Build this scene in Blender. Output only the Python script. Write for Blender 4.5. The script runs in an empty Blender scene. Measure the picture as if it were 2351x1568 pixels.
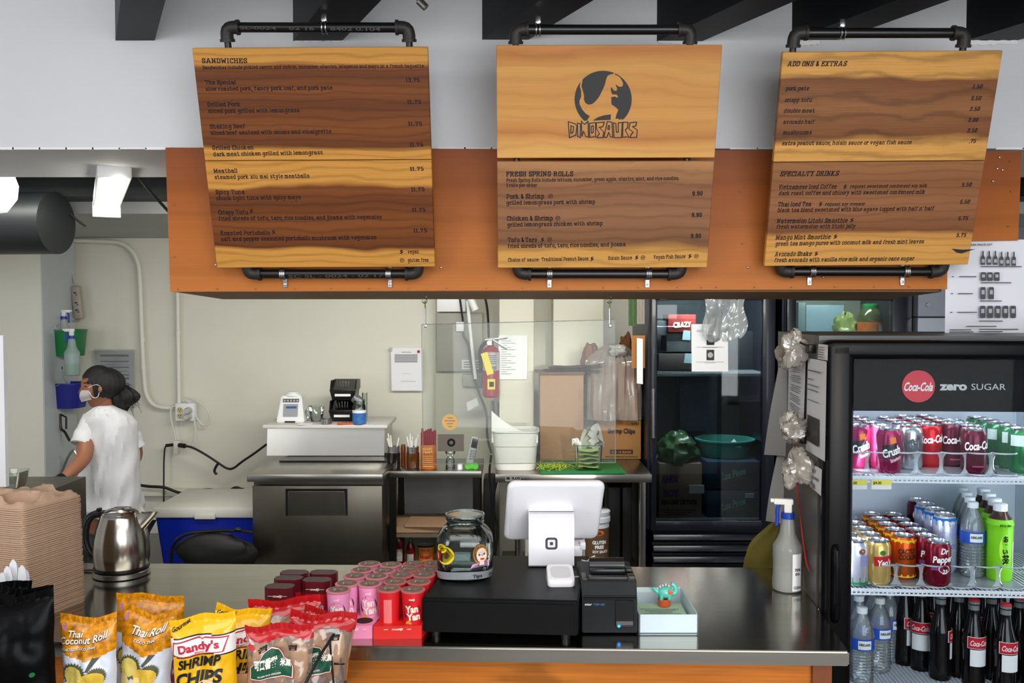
import bpy, bmesh, math, random
from mathutils import Vector, Matrix, noise as mnoise
R = math.radians
PI = math.pi
S = bpy.context.scene
C = S.collection
V = Vector
random.seed(7)

# ---------------------------------------------------------------- camera
EYE = 1.78
FOC = 2100.0
PITCH = math.atan(72 / FOC)
cam = bpy.data.cameras.new('camera'); cam.sensor_width = 36; cam.lens = FOC / 2351 * 36
cam.clip_start = .05
co = bpy.data.objects.new('camera', cam); C.objects.link(co)
co.location = (0, 0, EYE); co.rotation_euler = (PI/2 - PITCH, 0, 0)
S.camera = co
S.view_settings.view_transform = 'Standard'; S.view_settings.look = 'None'
S.view_settings.gamma = 1; S.view_settings.use_curve_mapping = False
S.view_settings.exposure = 0.0

# ---------------------------------------------------------------- world, sun, area lights
wd = bpy.data.worlds.new('sky'); S.world = wd; wd.use_nodes = True
wn = wd.node_tree.nodes; wl = wd.node_tree.links
wn['Background'].inputs[0].default_value = (.80, .88, 1, 1)
wn['Background'].inputs[1].default_value = 1.6

def area(name, loc, tgt, sx, sy, power, col=(1, 1, 1)):
    l = bpy.data.lights.new(name, 'AREA'); l.shape = 'RECTANGLE'; l.size = sx; l.size_y = sy
    l.energy = power; l.color = col
    o = bpy.data.objects.new(name, l); C.objects.link(o); o.location = loc
    o.rotation_euler = (V(tgt) - V(loc)).to_track_quat('-Z', 'Y').to_euler()
    return o
area('storefront_daylight', (1.2, -2.3, 1.75), (0.2, 3, 1.6), 3.6, 2.2, 126, (.96, .98, 1))
area('shop_ceiling_light', (.2, .9, 2.56), (.2, 1.6, 0), 3.0, 1.2, 36, (1, .99, .97))  # added fill from above to brighten upward-facing tops, not a fixture
area('left_window_daylight', (-3.2, -.6, 1.9), (.6, 2.6, 1.4), 1.6, 1.6, 45, (.96, .98, 1))  # added fill to brighten the sheets facing left, not a real window
area('kitchen_tube_light', (.15, 3.62, 2.16), (.1, 4.9, .9), 2.4, .2, 38, (1, .985, .92))
area('kitchen_tube_light_left', (-2.0, 3.55, 2.56), (-2.0, 4.7, .8), 1.4, .2, 25, (1, .985, .92))
sun = bpy.data.lights.new('low_sun', 'SUN'); sun.energy = .8; sun.angle = R(.8); sun.color = (1, .93, .82)
so = bpy.data.objects.new('low_sun', sun); C.objects.link(so); so.location = (1, -6, 3)
SUNDIR = V((-.15, 1, -.06))
so.rotation_euler = SUNDIR.to_track_quat('-Z', 'Y').to_euler()

# ---------------------------------------------------------------- helpers
FW = V((0, math.cos(PITCH), -math.sin(PITCH))); UP = V((0, math.sin(PITCH), math.cos(PITCH)))
O = V((0, 0, EYE))
def ray(px, py):
    return V(((px - 1175.5) / FOC, 0, 0)) + FW + UP * ((784 - py) / FOC)
def P(px, py, Y):
    d = ray(px, py); return O + d * (Y / d.y)
def PZ(px, py, z):
    d = ray(px, py); return O + d * ((z - EYE) / d.z)
def lin(c):
    return tuple(((x/255) / 12.92 if x/255 <= .04045 else ((x/255 + .055) / 1.055) ** 2.4) for x in c[:3]) + (1,)

_mats = {}
def M(name, col=(128, 128, 128), rough=.5, metal=0, var=0, scale=20, bump=0, stretch=None, emit=0, alpha=1, spec=.5, trans=0, coat=0, aniso=0, ior=1.45, sub=0, dirt=None):
    if name in _mats: return _mats[name]
    m = bpy.data.materials.new(name); m.use_nodes = True; nt = m.node_tree; N = nt.nodes; L = nt.links
    b = N['Principled BSDF']; c = lin(col)
    b.inputs['Base Color'].default_value = c; b.inputs['Roughness'].default_value = rough
    b.inputs['Metallic'].default_value = metal; b.inputs['Specular IOR Level'].default_value = spec
    b.inputs['Transmission Weight'].default_value = trans; b.inputs['IOR'].default_value = ior
    b.inputs['Coat Weight'].default_value = coat; b.inputs['Coat Roughness'].default_value = .08
    if sub: b.inputs['Subsurface Weight'].default_value = sub; b.inputs['Subsurface Scale'].default_value = .01
    if aniso: b.inputs['Anisotropic'].default_value = aniso
    if emit: b.inputs['Emission Color'].default_value = c; b.inputs['Emission Strength'].default_value = emit
    if alpha < 1: b.inputs['Alpha'].default_value = alpha
    if var or bump:
        tc = N.new('ShaderNodeTexCoord'); mp = N.new('ShaderNodeMapping'); nz = N.new('ShaderNodeTexNoise')
        nz.inputs['Scale'].default_value = scale; nz.inputs['Detail'].default_value = 5; nz.inputs['Roughness'].default_value = .6
        if stretch: mp.inputs['Scale'].default_value = stretch
        L.new(tc.outputs['Object'], mp.inputs[0]); L.new(mp.outputs[0], nz.inputs[0])
        if var:
            mx = N.new('ShaderNodeMapRange'); mx.inputs[1].default_value = .25; mx.inputs[2].default_value = .75
            mx.inputs[3].default_value = 1 - var; mx.inputs[4].default_value = 1 + var
            L.new(nz.outputs[0], mx.inputs[0])
            vm = N.new('ShaderNodeVectorMath'); vm.operation = 'SCALE'; vm.inputs[0].default_value = c[:3]
            L.new(mx.outputs[0], vm.inputs['Scale']); L.new(vm.outputs[0], b.inputs['Base Color'])
        if bump:
            bp = N.new('ShaderNodeBump'); bp.inputs['Strength'].default_value = bump; bp.inputs['Distance'].default_value = .004
            L.new(nz.outputs[0], bp.inputs['Height']); L.new(bp.outputs[0], b.inputs['Normal'])
    _mats[name] = m; return m

def glassy(name, col=(235, 245, 245), refl=1.0, rough=.03, ior=1.45, dens=0.0):
    """clear thin sheet: transparent with fresnel reflection; dens mixes in some milky diffuse"""
    if name in _mats: return _mats[name]
    m = bpy.data.materials.new(name); m.use_nodes = True; nt = m.node_tree; N = nt.nodes; L = nt.links
    N.remove(N['Principled BSDF']); out = N['Material Output']
    t = N.new('ShaderNodeBsdfTransparent'); t.inputs[0].default_value = lin(col)
    g = N.new('ShaderNodeBsdfGlossy'); g.inputs['Roughness'].default_value = rough
    fr = N.new('ShaderNodeFresnel'); fr.inputs[0].default_value = ior
    mt = N.new('ShaderNodeMath'); mt.operation = 'MULTIPLY'; mt.inputs[1].default_value = refl; mt.use_clamp = True
    L.new(fr.outputs[0], mt.inputs[0])
    mix = N.new('ShaderNodeMixShader'); L.new(mt.outputs[0], mix.inputs[0])
    if dens:
        d = N.new('ShaderNodeBsdfDiffuse'); d.inputs[0].default_value = lin(col)
        m2 = N.new('ShaderNodeMixShader'); m2.inputs[0].default_value = dens
        L.new(t.outputs[0], m2.inputs[1]); L.new(d.outputs[0], m2.inputs[2]); L.new(m2.outputs[0], mix.inputs[1])
    else: L.new(t.outputs[0], mix.inputs[1])
    L.new(g.outputs[0], mix.inputs[2]); L.new(mix.outputs[0], out.inputs[0])
    _mats[name] = m; return m

def wood(name, stops, grain=.25, wav=.06, seed=0, rough=.5, xs=1.2, coat=.0, freq=26, rings=0):
    """board wood: stops = [(height 0..1, srgb)], bands run along x, Generated coordinates"""
    m = bpy.data.materials.new(name); m.use_nodes = True; nt = m.node_tree; N = nt.nodes; L = nt.links
    b = N['Principled BSDF']; b.inputs['Roughness'].default_value = rough; b.inputs['Specular IOR Level'].default_value = .22; b.inputs['Coat Weight'].default_value = coat; b.inputs['Coat Roughness'].default_value = .25
    tc = N.new('ShaderNodeTexCoord'); sep = N.new('ShaderNodeSeparateXYZ'); L.new(tc.outputs['Generated'], sep.inputs[0])
    mp = N.new('ShaderNodeMapping'); mp.inputs['Location'].default_value = (seed * 3.7, seed * 1.3, seed * 2.1); mp.inputs['Scale'].default_value = (xs, 1, 1.6)
    L.new(tc.outputs['Generated'], mp.inputs[0])
    n1 = N.new('ShaderNodeTexNoise'); n1.inputs['Scale'].default_value = 1.8; n1.inputs['Detail'].default_value = 2; L.new(mp.outputs[0], n1.inputs[0])
    ma = N.new('ShaderNodeMath'); ma.operation = 'SUBTRACT'; ma.inputs[1].default_value = .5; L.new(n1.outputs[0], ma.inputs[0])
    mb = N.new('ShaderNodeMath'); mb.operation = 'MULTIPLY_ADD'; mb.inputs[1].default_value = wav * 4; L.new(ma.outputs[0], mb.inputs[0]); L.new(sep.outputs[2], mb.inputs[2])
    cr = N.new('ShaderNodeValToRGB'); L.new(mb.outputs[0], cr.inputs[0])
    e = cr.color_ramp.elements
    e[0].position = stops[0][0]; e[0].color = lin(stops[0][1]); e[1].position = stops[-1][0]; e[1].color = lin(stops[-1][1])
    for p, c in stops[1:-1]:
        q = e.new(p); q.color = lin(c)
    # growth rings: sine of the distorted height
    mr = N.new('ShaderNodeMath'); mr.operation = 'MULTIPLY'; mr.inputs[1].default_value = freq * 5
    L.new(mb.outputs[0], mr.inputs[0])
    n3 = N.new('ShaderNodeTexNoise'); n3.inputs['Scale'].default_value = 2.2; n3.inputs['Detail'].default_value = 4; L.new(mp.outputs[0], n3.inputs[0])
    ms = N.new('ShaderNodeMath'); ms.operation = 'MULTIPLY_ADD'; ms.inputs[1].default_value = 9 + rings * 22; L.new(n3.outputs[0], ms.inputs[0]); L.new(mr.outputs[0], ms.inputs[2])
    sn = N.new('ShaderNodeMath'); sn.operation = 'SINE'; L.new(ms.outputs[0], sn.inputs[0])
    mp2 = N.new('ShaderNodeMapping'); mp2.inputs['Scale'].default_value = (2.5, 10, 90); mp2.inputs['Location'].default_value = (seed, 0, 0); L.new(tc.outputs['Generated'], mp2.inputs[0])
    n2 = N.new('ShaderNodeTexNoise'); n2.inputs['Scale'].default_value = 1.5; n2.inputs['Detail'].default_value = 4; L.new(mp2.outputs[0], n2.inputs[0])
    k = N.new('ShaderNodeMath'); k.operation = 'MULTIPLY_ADD'; k.inputs[1].default_value = -.42
    s1 = N.new('ShaderNodeMath'); s1.operation = 'MULTIPLY_ADD'; s1.inputs[1].default_value = .5; s1.inputs[2].default_value = .5; L.new(sn.outputs[0], s1.inputs[0])
    s2 = N.new('ShaderNodeMath'); s2.operation = 'POWER'; s2.inputs[1].default_value = 4; L.new(s1.outputs[0], s2.inputs[0])
    L.new(s2.outputs[0], k.inputs[0]); L.new(n2.outputs[0], k.inputs[2])
    rg = N.new('ShaderNodeMapRange'); rg.inputs[1].default_value = .05; rg.inputs[2].default_value = .70; rg.inputs[3].default_value = 1 - grain; rg.inputs[4].default_value = 1 + grain * .6
    L.new(k.outputs[0], rg.inputs[0])
    vm = N.new('ShaderNodeVectorMath'); vm.operation = 'SCALE'; L.new(cr.outputs[0], vm.inputs[0]); L.new(rg.outputs[0], vm.inputs['Scale'])
    L.new(vm.outputs[0], b.inputs['Base Color'])
    _mats[name] = m; return m

WM = {}
def setM(o, m):
    o.matrix_basis = m; WM[o.name] = m
def tag(o, label=None, cat=None, group=None, kind=None):
    if label: o['label'] = label
    if cat: o['category'] = cat
    if group: o['group'] = group
    if kind: o['kind'] = kind
    return o
def thing(name, label, cat, loc=(0, 0, 0), rz=0, group=None, rot=None):
    o = bpy.data.objects.new(name, None); C.objects.link(o); o.empty_display_size = .05
    m = Matrix.Translation(V(loc)) @ (rot.to_4x4() if rot else Matrix.Rotation(rz, 4, 'Z'))
    setM(o, m); return tag(o, label, cat, group)
def copytree(o, loc=None, rz=None, label=None, group=None, parent=None):
    c = o.copy(); C.objects.link(c)
    if parent: c.parent = parent
    for k in [x for x in bpy.data.objects if x.parent == o] if not KIDS.get(o.name) else KIDS[o.name]:
        copytree(k, parent=c)
    if loc is not None:
        m = Matrix.Translation(V(loc)) @ Matrix.Rotation(rz or 0, 4, 'Z'); setM(c, m)
    if label: c['label'] = label
    if group: c['group'] = group
    return c
KIDS = {}

class MB:
    def __init__(s): s.b = bmesh.new()
    def box(s, c, d, rz=0, rot=None, bev=0, seg=2, mi=0):
        m = Matrix.Translation(V(c)) @ (rot.to_4x4() if rot else Matrix.Rotation(rz, 4, 'Z')) @ Matrix.Diagonal((*d, 1))
        r = bmesh.ops.create_cube(s.b, size=1, matrix=m); vs = r['verts']
        fs = list({f for v in vs for f in v.link_faces})
        if bev:
            es = list({e for v in vs for e in v.link_edges})
            q = bmesh.ops.bevel(s.b, geom=es, offset=bev, segments=seg, affect='EDGES', profile=.5)
            fs = q['faces']
        for f in fs:
            if f.is_valid: f.material_index = mi
        return s
    def hexa(s, pts, mi=0):   # 8 points: bottom 4 then top 4 (same winding)
        v = [s.b.verts.new(p) for p in pts]
        for f in ((3,2,1,0), (4,5,6,7), (0,1,5,4), (1,2,6,5), (2,3,7,6), (3,0,4,7)):
            s.b.faces.new([v[i] for i in f]).material_index = mi
        return s
    def slab(s, pts, thick, mi=0):   # planar polygon extruded along its normal*thick
        pts = [V(p) for p in pts]; n = sum(((pts[i] - pts[0]).cross(pts[i+1] - pts[0]) for i in range(1, len(pts)-1)), V((0,0,0))).normalized()
        a = [s.b.verts.new(p) for p in pts]; c = [s.b.verts.new(p + n*thick) for p in pts]; k = len(pts)
        s.b.faces.new(a[::-1]).material_index = mi; s.b.faces.new(c).material_index = mi
        for i in range(k): s.b.faces.new((a[i], a[(i+1) % k], c[(i+1) % k], c[i])).material_index = mi
        return s
    def poly(s, pts, mi=0):
        s.b.faces.new([s.b.verts.new(p) for p in pts]).material_index = mi; return s
    def lathe(s, prof, seg=24, c=(0, 0, 0), mat=None, mi=0, cap=True, a0=0, a1=2*PI, sq=0):
        full = abs(a1 - a0 - 2*PI) < 1e-6; n = seg if full else seg + 1; rings = []
        m = mat or Matrix.Identity(4)
        for r, z in prof:
            ring = []
            for i in range(n):
                a = a0 + (a1 - a0) * i / seg; x, y = math.cos(a), math.sin(a)
                if sq:
                    k = (abs(x)**sq + abs(y)**sq) ** (-1/sq); x *= k; y *= k
                ring.append(s.b.verts.new(m @ V((c[0] + r*x, c[1] + r*y, c[2] + z))))
            rings.append(ring)
        for j in range(len(rings)-1):
            for i in range(seg):
                k = (i+1) % n
                s.b.faces.new((rings[j][i], rings[j][k], rings[j+1][k], rings[j+1][i])).material_index = mi
        if cap and full:
            if prof[0][0] > 1e-5: s.b.faces.new(rings[0][::-1]).material_index = mi
            if prof[-1][0] > 1e-5 and not (prof[0][0] < .001 and len(prof) == 2 and prof[0][1] == prof[1][1]): s.b.faces.new(rings[-1]).material_index = mi
        return s
    def tube(s, pts, r, seg=8, mi=0, smooth=0, cap=True):
        pts = [V(p) for p in pts]
        if smooth:
            for _ in range(smooth):
                q = [pts[0]]
                for a, b in zip(pts, pts[1:]): q += [a.lerp(b, .25), a.lerp(b, .75)]
                pts = q + [pts[-1]]
        rr = r if isinstance(r, (list, tuple)) else None
        n = len(pts); prev = None; rings = []
        for i, p in enumerate(pts):
            t = (pts[min(i+1, n-1)] - pts[max(i-1, 0)]).normalized()
            if prev is None:
                u = t.cross(V((0, 0, 1)));
                if u.length < .1: u = t.cross(V((1, 0, 0)))
            else: u = prev - t * prev.dot(t)
            u.normalize(); prev = u; w = t.cross(u)
            rad = rr[0] + (rr[1]-rr[0]) * i / max(1, n-1) if rr else r
            rings.append([s.b.verts.new(p + u*rad*math.cos(2*PI*k/seg) + w*rad*math.sin(2*PI*k/seg)) for k in range(seg)])
        for a, b in zip(rings, rings[1:]):
            for k in range(seg): s.b.faces.new((a[k], a[(k+1) % seg], b[(k+1) % seg], b[k])).material_index = mi
        if cap: s.b.faces.new(rings[0][::-1]).material_index = mi; s.b.faces.new(rings[-1]).material_index = mi
        return s
    def grid(s, fn, nu, nv, mi=0, closed=False):
        g = [[s.b.verts.new(fn(i/nu, j/nv)) for j in range(nv+1)] for i in range(nu if closed else nu+1)]
        n = len(g)
        for i in range(nu):
            for j in range(nv):
                s.b.faces.new((g[i][j], g[(i+1) % n][j], g[(i+1) % n][j+1], g[i][j+1])).material_index = mi
        return s
    def ball(s, c, r, seg=16, sc=(1, 1, 1), mi=0, mat=None):
        m = Matrix.Translation(V(c)) @ (mat or Matrix.Identity(4)) @ Matrix.Diagonal((*[r*x for x in sc], 1))
        q = bmesh.ops.create_uvsphere(s.b, u_segments=seg, v_segments=max(6, seg//2), radius=1, matrix=m)
        for v in q['verts']:
            for f in v.link_faces: f.material_index = mi
        return s
    def lay(s, vf, fn, mi=0):
        vs = [s.b.verts.new(fn(x, y)) for x, y in vf[0]]
        for f in vf[1]:
            try: s.b.faces.new([vs[i] for i in f]).material_index = mi
            except ValueError: pass
        return s
    def build(s, name, mats, parent=None, smooth=True, world=False, label=None, kind=None, flat=False, recalc=True):
        if recalc: bmesh.ops.recalc_face_normals(s.b, faces=s.b.faces)
        if parent is not None and world: s.b.transform(WM[parent.name].inverted())
        me = bpy.data.meshes.new(name); s.b.to_mesh(me); s.b.free()
        if not isinstance(mats, (list, tuple)): mats = [mats]
        for m in mats: me.materials.append(m)
        o = bpy.data.objects.new(name, me); C.objects.link(o)
        if parent is not None: o.parent = parent; KIDS.setdefault(parent.name, []).append(o)
        if smooth and not flat:
            for p in me.polygons: p.use_smooth = True
            try: me.set_sharp_from_angle(angle=R(38))
            except Exception: pass
        WM[o.name] = WM[parent.name] if parent is not None else Matrix.Identity(4)
        return tag(o, label, kind=kind)

def solo(mb, name, mats, label, cat, group=None, kind=None, **k):
    """a one-mesh thing: geometry given in world coordinates, origin moved to its base"""
    bs = [v.co for v in mb.b.verts]
    lo = V((min(v.x for v in bs), min(v.y for v in bs), min(v.z for v in bs))); hi = V((max(v.x for v in bs), max(v.y for v in bs), max(v.z for v in bs)))
    c = V(((lo.x+hi.x)/2, (lo.y+hi.y)/2, lo.z)); mb.b.transform(Matrix.Translation(-c))
    o = mb.build(name, mats, **k); setM(o, Matrix.Translation(c)); return tag(o, label, cat, group, kind)

# ---- text: system sans through a text curve, and a slab-serif stroke face
_tc = {}
def sans(s, bold=0, shear=0, space=1):
    key = (s, bold, shear, space)
    if key in _tc: return _tc[key]
    cu = bpy.data.curves.new('t', 'FONT'); cu.body = s; cu.size = 1; cu.offset = bold; cu.shear = shear; cu.space_character = space; cu.resolution_u = 3
    o = bpy.data.objects.new('t', cu); C.objects.link(o); dg = bpy.context.evaluated_depsgraph_get(); dg.update()
    me = o.evaluated_get(dg).to_mesh(); vs = [(v.co.x, v.co.y) for v in me.vertices]; fs = [tuple(p.vertices) for p in me.polygons]
    o.evaluated_get(dg).to_mesh_clear(); bpy.data.objects.remove(o); bpy.data.curves.remove(cu)
    if vs:
        x0 = min(v[0] for v in vs); x1 = max(v[0] for v in vs); w = x1 - x0 or 1
    else: x0 = 0; w = 1
    _tc[key] = ([((x-x0)/w, y/.73) for x, y in vs], fs, w)   # x in 0..1, cap height 1
    return _tc[key]
GL = dict(a="17 28 48 57 54 63|56 26 15 14 23 43 54", b="0a 1a 13|17 28 48 57 54 43 23 14", c="56 57 48 28 17 14 23 43 54", d="4a 5a 53 63|57 48 28 17 14 23 43 54",
 e="16 56 57 48 28 17 14 23 43 54", f="5a 3a 29 23|18 48|13 33", g="57 48 28 17 15 24 44 55|68 58 51 40 20 11", h="0a 1a 13|17 28 48 57 53|03 23|43 63",
 i="08 18 13|03 23|1a 1a", j="18 28 21 10 00|2a 2a", k="0a 1a 13|48 15|35 53|03 23|43 63|38 58", l="0a 1a 13|03 23", m="08 18 13|17 28 38 47 43|47 58 68 77 73|03 23|33 53|63 83",
 n="08 18 13|17 28 48 57 53|03 23|43 63", o="28 48 57 54 43 23 14 17 28", p="08 18 10|17 28 48 57 54 43 23 14|00 20", q="68 58 50|57 48 28 17 14 23 43 54|40 60",
 r="08 18 13|16 27 38 48 47|03 33", s="57 48 28 17 26 45 54 43 23 14", t="2a 24 33 43 54|08 48", u="08 18 14 23 43 54|48 58 53 63", v="08 28|18 33 58|48 68",
 w="08 28|18 23 47 63 78|68 88", x="18 53|13 58|08 28|48 68|03 23|43 63", y="08 28|18 33|58 20 00|48 68", z="17 18 58 13 53 54",
 A="13 3a 4a 63|25 55|03 23|53 73", B="0a 4a 59 58 47 17|47 56 54 43 03|1a 13", C="5a 58|59 4a 2a 19 14 23 43 54", D="0a 3a 59 54 33 03|1a 13", E="58 5a 0a|1a 13|03 53 55|17 37|38 36",
 F="58 5a 0a|1a 13|17 37|38 36|03 23", G="5a 58|59 4a 2a 19 14 23 43 54 56|36 66", H="0a 2a|03 23|4a 6a|43 63|1a 13|5a 53|17 57", I="0a 2a|1a 13|03 23",
 J="2a 4a|3a 34 23 13 04", K="0a 2a|1a 13|03 23|5a 16|27 53|4a 6a|43 63", L="0a 2a|1a 13|03 53 55", M="0a 1a 44 7a 8a|1a 13|7a 73|03 23|63 83", N="0a 1a 53|5a 53|1a 13|03 23|4a 6a",
 O="2a 4a 59 54 43 23 14 19 2a", P="0a 4a 59 57 46 16|1a 13|03 23", R="0a 4a 59 58 47 17|1a 13|03 23|37 53 63", S="5a 58|59 4a 2a 19 18 27 46 55 54 43 23 14|15 13",
 T="08 0a 6a 68|3a 33|23 43", U="0a 2a|1a 14 23 43 54 5a|4a 6a", V="0a 2a|1a 33 5a|4a 6a", W="0a 2a|1a 23 48 63 7a|6a 8a", X="1a 53|13 5a|0a 2a|4a 6a|03 23|43 63", Y="0a 2a|1a 37 5a|4a 6a|37 33|23 43")
GL.update({'0': "2a 3a 49 44 33 23 14 19 2a", '1': "09 1a 13|03 23", '2': "18 19 2a 3a 49 48 13 43 44", '3': "19 2a 3a 49 48 37 27|37 46 44 33 23 14", '5': "4a 1a 17 37 46 44 33 23 14",
 '7': "18 1a 4a 23", '9': "47 36 26 17 19 2a 3a 49 44 33 23 14", '.': "13 13", ',': "13 12 01", ':': "14 14|17 17", '&': "56 33 23 14 15 38 39 2a 19 18 53", "'": "1a 18", '4': "33 3a 05 45", '6': "49 3a 2a 19 14 23 33 44 46 37 17", '8': "2a 3a 49 48 37 27 18 19 2a|27 16 14 23 33 44 46 37"})
_sl = {}
def slab_text(s, wt=1.4, shear=0):
    key = (s, wt, shear)
    if key in _sl: return _sl[key]
    vs = []; fs = []; x = 0
    for ch in s:
        if ch == ' ': x += 3.2; continue
        g = GL.get(ch, GL['o']); mx = 0
        for st in g.split('|'):
            pts = [(int(q[0], 16), int(q[1], 16) - 3) for q in st.split()]
            mx = max(mx, max(p[0] for p in pts))
            for a, b in zip(pts, pts[1:]):
                d = V((b[0]-a[0], b[1]-a[1])); l = d.length
                d = d/l if l > 0 else V((0, 1))
                n = V((-d.y, d.x)) * (wt/2); e = d * (wt/2 * (.75 if l > 0 else 1.25))
                w2 = n * (.82 if abs(d.x) > .9 else 1.1)
                q0 = V(a) - e; q1 = V(b) + e; k = len(vs)
                for q in (q0 - w2, q1 - w2, q1 + w2, q0 + w2): vs.append((q.x + x + q.y*shear, q.y))
                fs.append((k, k+1, k+2, k+3))
        x += mx + 1.75
    x0 = min(v[0] for v in vs); w = max(v[0] for v in vs) - x0
    _sl[key] = ([((a-x0)/w, b/7) for a, b in vs], fs, w/7); return _sl[key]

class Frame:
    """a plane: origin o, unit axes ex (right), ey (up), n out of the plane"""
    def __init__(s, o, ex, ey):
        s.o = V(o); s.ex = V(ex).normalized(); s.ey = (V(ey) - s.ex*V(ey).dot(s.ex)).normalized(); s.n = s.ex.cross(s.ey)
    def at(s, u, v, d=0): return s.o + s.ex*u + s.ey*v + s.n*d
    def px(s, px, py, d=0):
        r = ray(px, py); t = (s.o + s.n*d - O).dot(s.n) / r.dot(s.n); return O + r*t
    def uv(s, px, py):
        q = s.px(px, py) - s.o; return q.dot(s.ex), q.dot(s.ey)
    def rect(s, mb, u0, v0, u1, v1, d=0, mi=0): return mb.poly([s.at(u0, v0, d), s.at(u1, v0, d), s.at(u1, v1, d), s.at(u0, v1, d)], mi)
    def text(s, mb, vf, u, v, h, w=None, al='l', d=.0006, mi=0, ang=0, align_w=None):
        w = w or vf[2]*h/ (1 if vf in _sl.values() else .73)
        if al == 'c': u -= w/2
        if al == 'r': u -= w
        ca, sa = math.cos(ang), math.sin(ang)
        return mb.lay(vf, lambda x, y: s.at(u + x*w*ca - y*h*sa, v + x*w*sa + y*h*ca, d), mi)
    def ptext(s, mb, vf, x0, y0, x1, y1, hp, d=.0006, mi=0):
        """fit a line of text between two baseline pixels of the photograph; hp = cap height in px"""
        a = V(s.uv(x0, y0)); b = V(s.uv(x1, y1)); e = b - a; n = V((-e.y, e.x)).normalized()
        h = (V(s.uv(x0, y0 - hp)) - a).length
        return mb.lay(vf, lambda x, y: s.at(*(a + e*x + n*h*y), d), mi)
def cyl_map(c, r, z, ang, h, w, d=.0004, tilt=0):
    """text on a vertical cylinder, centred on the angle ang (0 = towards -Y), in local coordinates"""
    ct, st = math.cos(tilt), math.sin(tilt)
    def fn(x, y):
        u = (x - .5)*w; v = y*h - h/2; u, v = u*ct - v*st, u*st + v*ct
        a = ang + u/(r if not callable(r) else r(z+v)); rr = (r(z+v) if callable(r) else r) + d
        return V((c[0] + rr*math.sin(a), c[1] - rr*math.cos(a), c[2] + z + v))
    return fn
def square_uv(n=8, m=1):   # unit rectangle as a fine grid, for bending onto cylinders
    vs = [(i/n, j/m) for i in range(n+1) for j in range(m+1)]
    fs = [(i*(m+1)+j, (i+1)*(m+1)+j, (i+1)*(m+1)+j+1, i*(m+1)+j+1) for i in range(n) for j in range(m)]
    return (vs, fs, 1)
def fine(vf, cuts=4):
    q = bmesh.new(); vs = [q.verts.new((x, y, 0)) for x, y in vf[0]]
    for f in vf[1]:
        try: q.faces.new([vs[i] for i in f])
        except ValueError: pass
    bmesh.ops.triangulate(q, faces=q.faces)
    for _ in range(cuts): bmesh.ops.subdivide_edges(q, edges=[e for e in q.edges if e.calc_length() > .12], cuts=1, use_grid_fill=True)
    bmesh.ops.triangulate(q, faces=q.faces); q.verts.index_update()
    r = ([(v.co.x, v.co.y) for v in q.verts], [tuple(v.index for v in f.verts) for f in q.faces], vf[2]); q.free(); return r
def disc_uv(n=20):
    return ([(.5+.5*math.cos(2*PI*i/n), .5+.5*math.sin(2*PI*i/n)) for i in range(n)], [tuple(range(n))], 1)
def ring_uv(n=20, t=.18):
    vs = []
    for i in range(n):
        a = 2*PI*i/n
        for r in (.5, .5-t/2): vs.append((.5+r*math.cos(a), .5+r*math.sin(a)))
    return (vs, [(2*i, 2*((i+1) % n), 2*((i+1) % n)+1, 2*i+1) for i in range(n)], 1)
def crumple(c, rx, ry, rz, amp=.35, fr=3, seg=22, sd=0):
    b = MB()
    def fn(u, v):
        a = 2*PI*u; t = PI*(.03+.94*v); d = V((math.cos(a)*math.sin(t), math.sin(a)*math.sin(t), math.cos(t)))
        k = 1 + amp*(mnoise.noise(d*fr*.7 + V((sd*7.1, sd, 3))) * 1.1) - amp*.5*abs(mnoise.noise(d*fr*1.6 + V((sd, 5, sd*3)))) + amp*.12*mnoise.noise(d*fr*5 + V((sd, 5, sd)))
        return V(c) + V((d.x*rx, d.y*ry, d.z*rz))*k
    b.grid(fn, seg, seg//2*2, closed=True); return b
def rings(pw, ph, r, n=4):   # rounded rectangle points
    pts = []
    for cx, cy, a0 in ((pw/2-r, ph/2-r, 0), (-pw/2+r, ph/2-r, 90), (-pw/2+r, -ph/2+r, 180), (pw/2-r, -ph/2+r, 270)):
        for i in range(n+1):
            a = R(a0 + 90*i/n); pts.append((cx + r*math.cos(a), cy + r*math.sin(a)))
    return pts
# ---------------------------------------------------------------- common materials
m_wallw = M('white_painted_wall', (213, 214, 216), .75, var=.035, scale=1.6, bump=.12)
m_kwall = M('cream_kitchen_wall', (222, 219, 204), .5, var=.05, scale=.9, bump=.05)
m_kceil = M('grey_soffit', (170, 172, 172), .6, var=.04, scale=2)
m_black = M('black_paint', (20, 21, 24), .5, spec=.25, var=.15, scale=14, bump=.2)
m_pipe = M('black_iron', (15, 15, 16), .32, spec=.6, var=.1, scale=60)
m_cast = M('cast_fitting', (40, 36, 34), .5, var=.2, scale=90, bump=.25)
m_chrome = M('zinc_metal', (190, 190, 190), .25, 1)
m_steel = M('brushed_steel', (168, 165, 158), .30, 1, var=.10, scale=5, stretch=(1, 30, 30))
m_steeltop = M('steel_worktop', (186, 182, 173), .15, 1, var=.09, scale=3, stretch=(.6, 12, 12))
m_darksteel = M('dull_steel', (128, 123, 112), .36, 1, var=.12, scale=4, stretch=(1, 10, 1))
m_paper = M('white_paper', (236, 236, 238), .8)
m_paper2 = M('grey_white_paper', (214, 214, 214), .8)
m_ink = M('black_ink', (28, 26, 32), .7, spec=.2)
m_ink2 = M('grey_ink', (120, 120, 126), .8, spec=.2)
m_blk = M('black_plastic', (17, 17, 18), .35)
m_blkm = M('black_matte', (13, 13, 15), .6)
m_white = M('white_plastic', (236, 236, 236), .35)
m_rubber = M('black_rubber_cord', (12, 12, 13), .5)
m_cord = M('white_cord', (216, 214, 206), .5)
m_red = M('red', (190, 30, 34), .45)
m_yel = M('yellow', (232, 214, 60), .5)
m_green = M('green_plastic', (20, 106, 52), .4)
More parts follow.
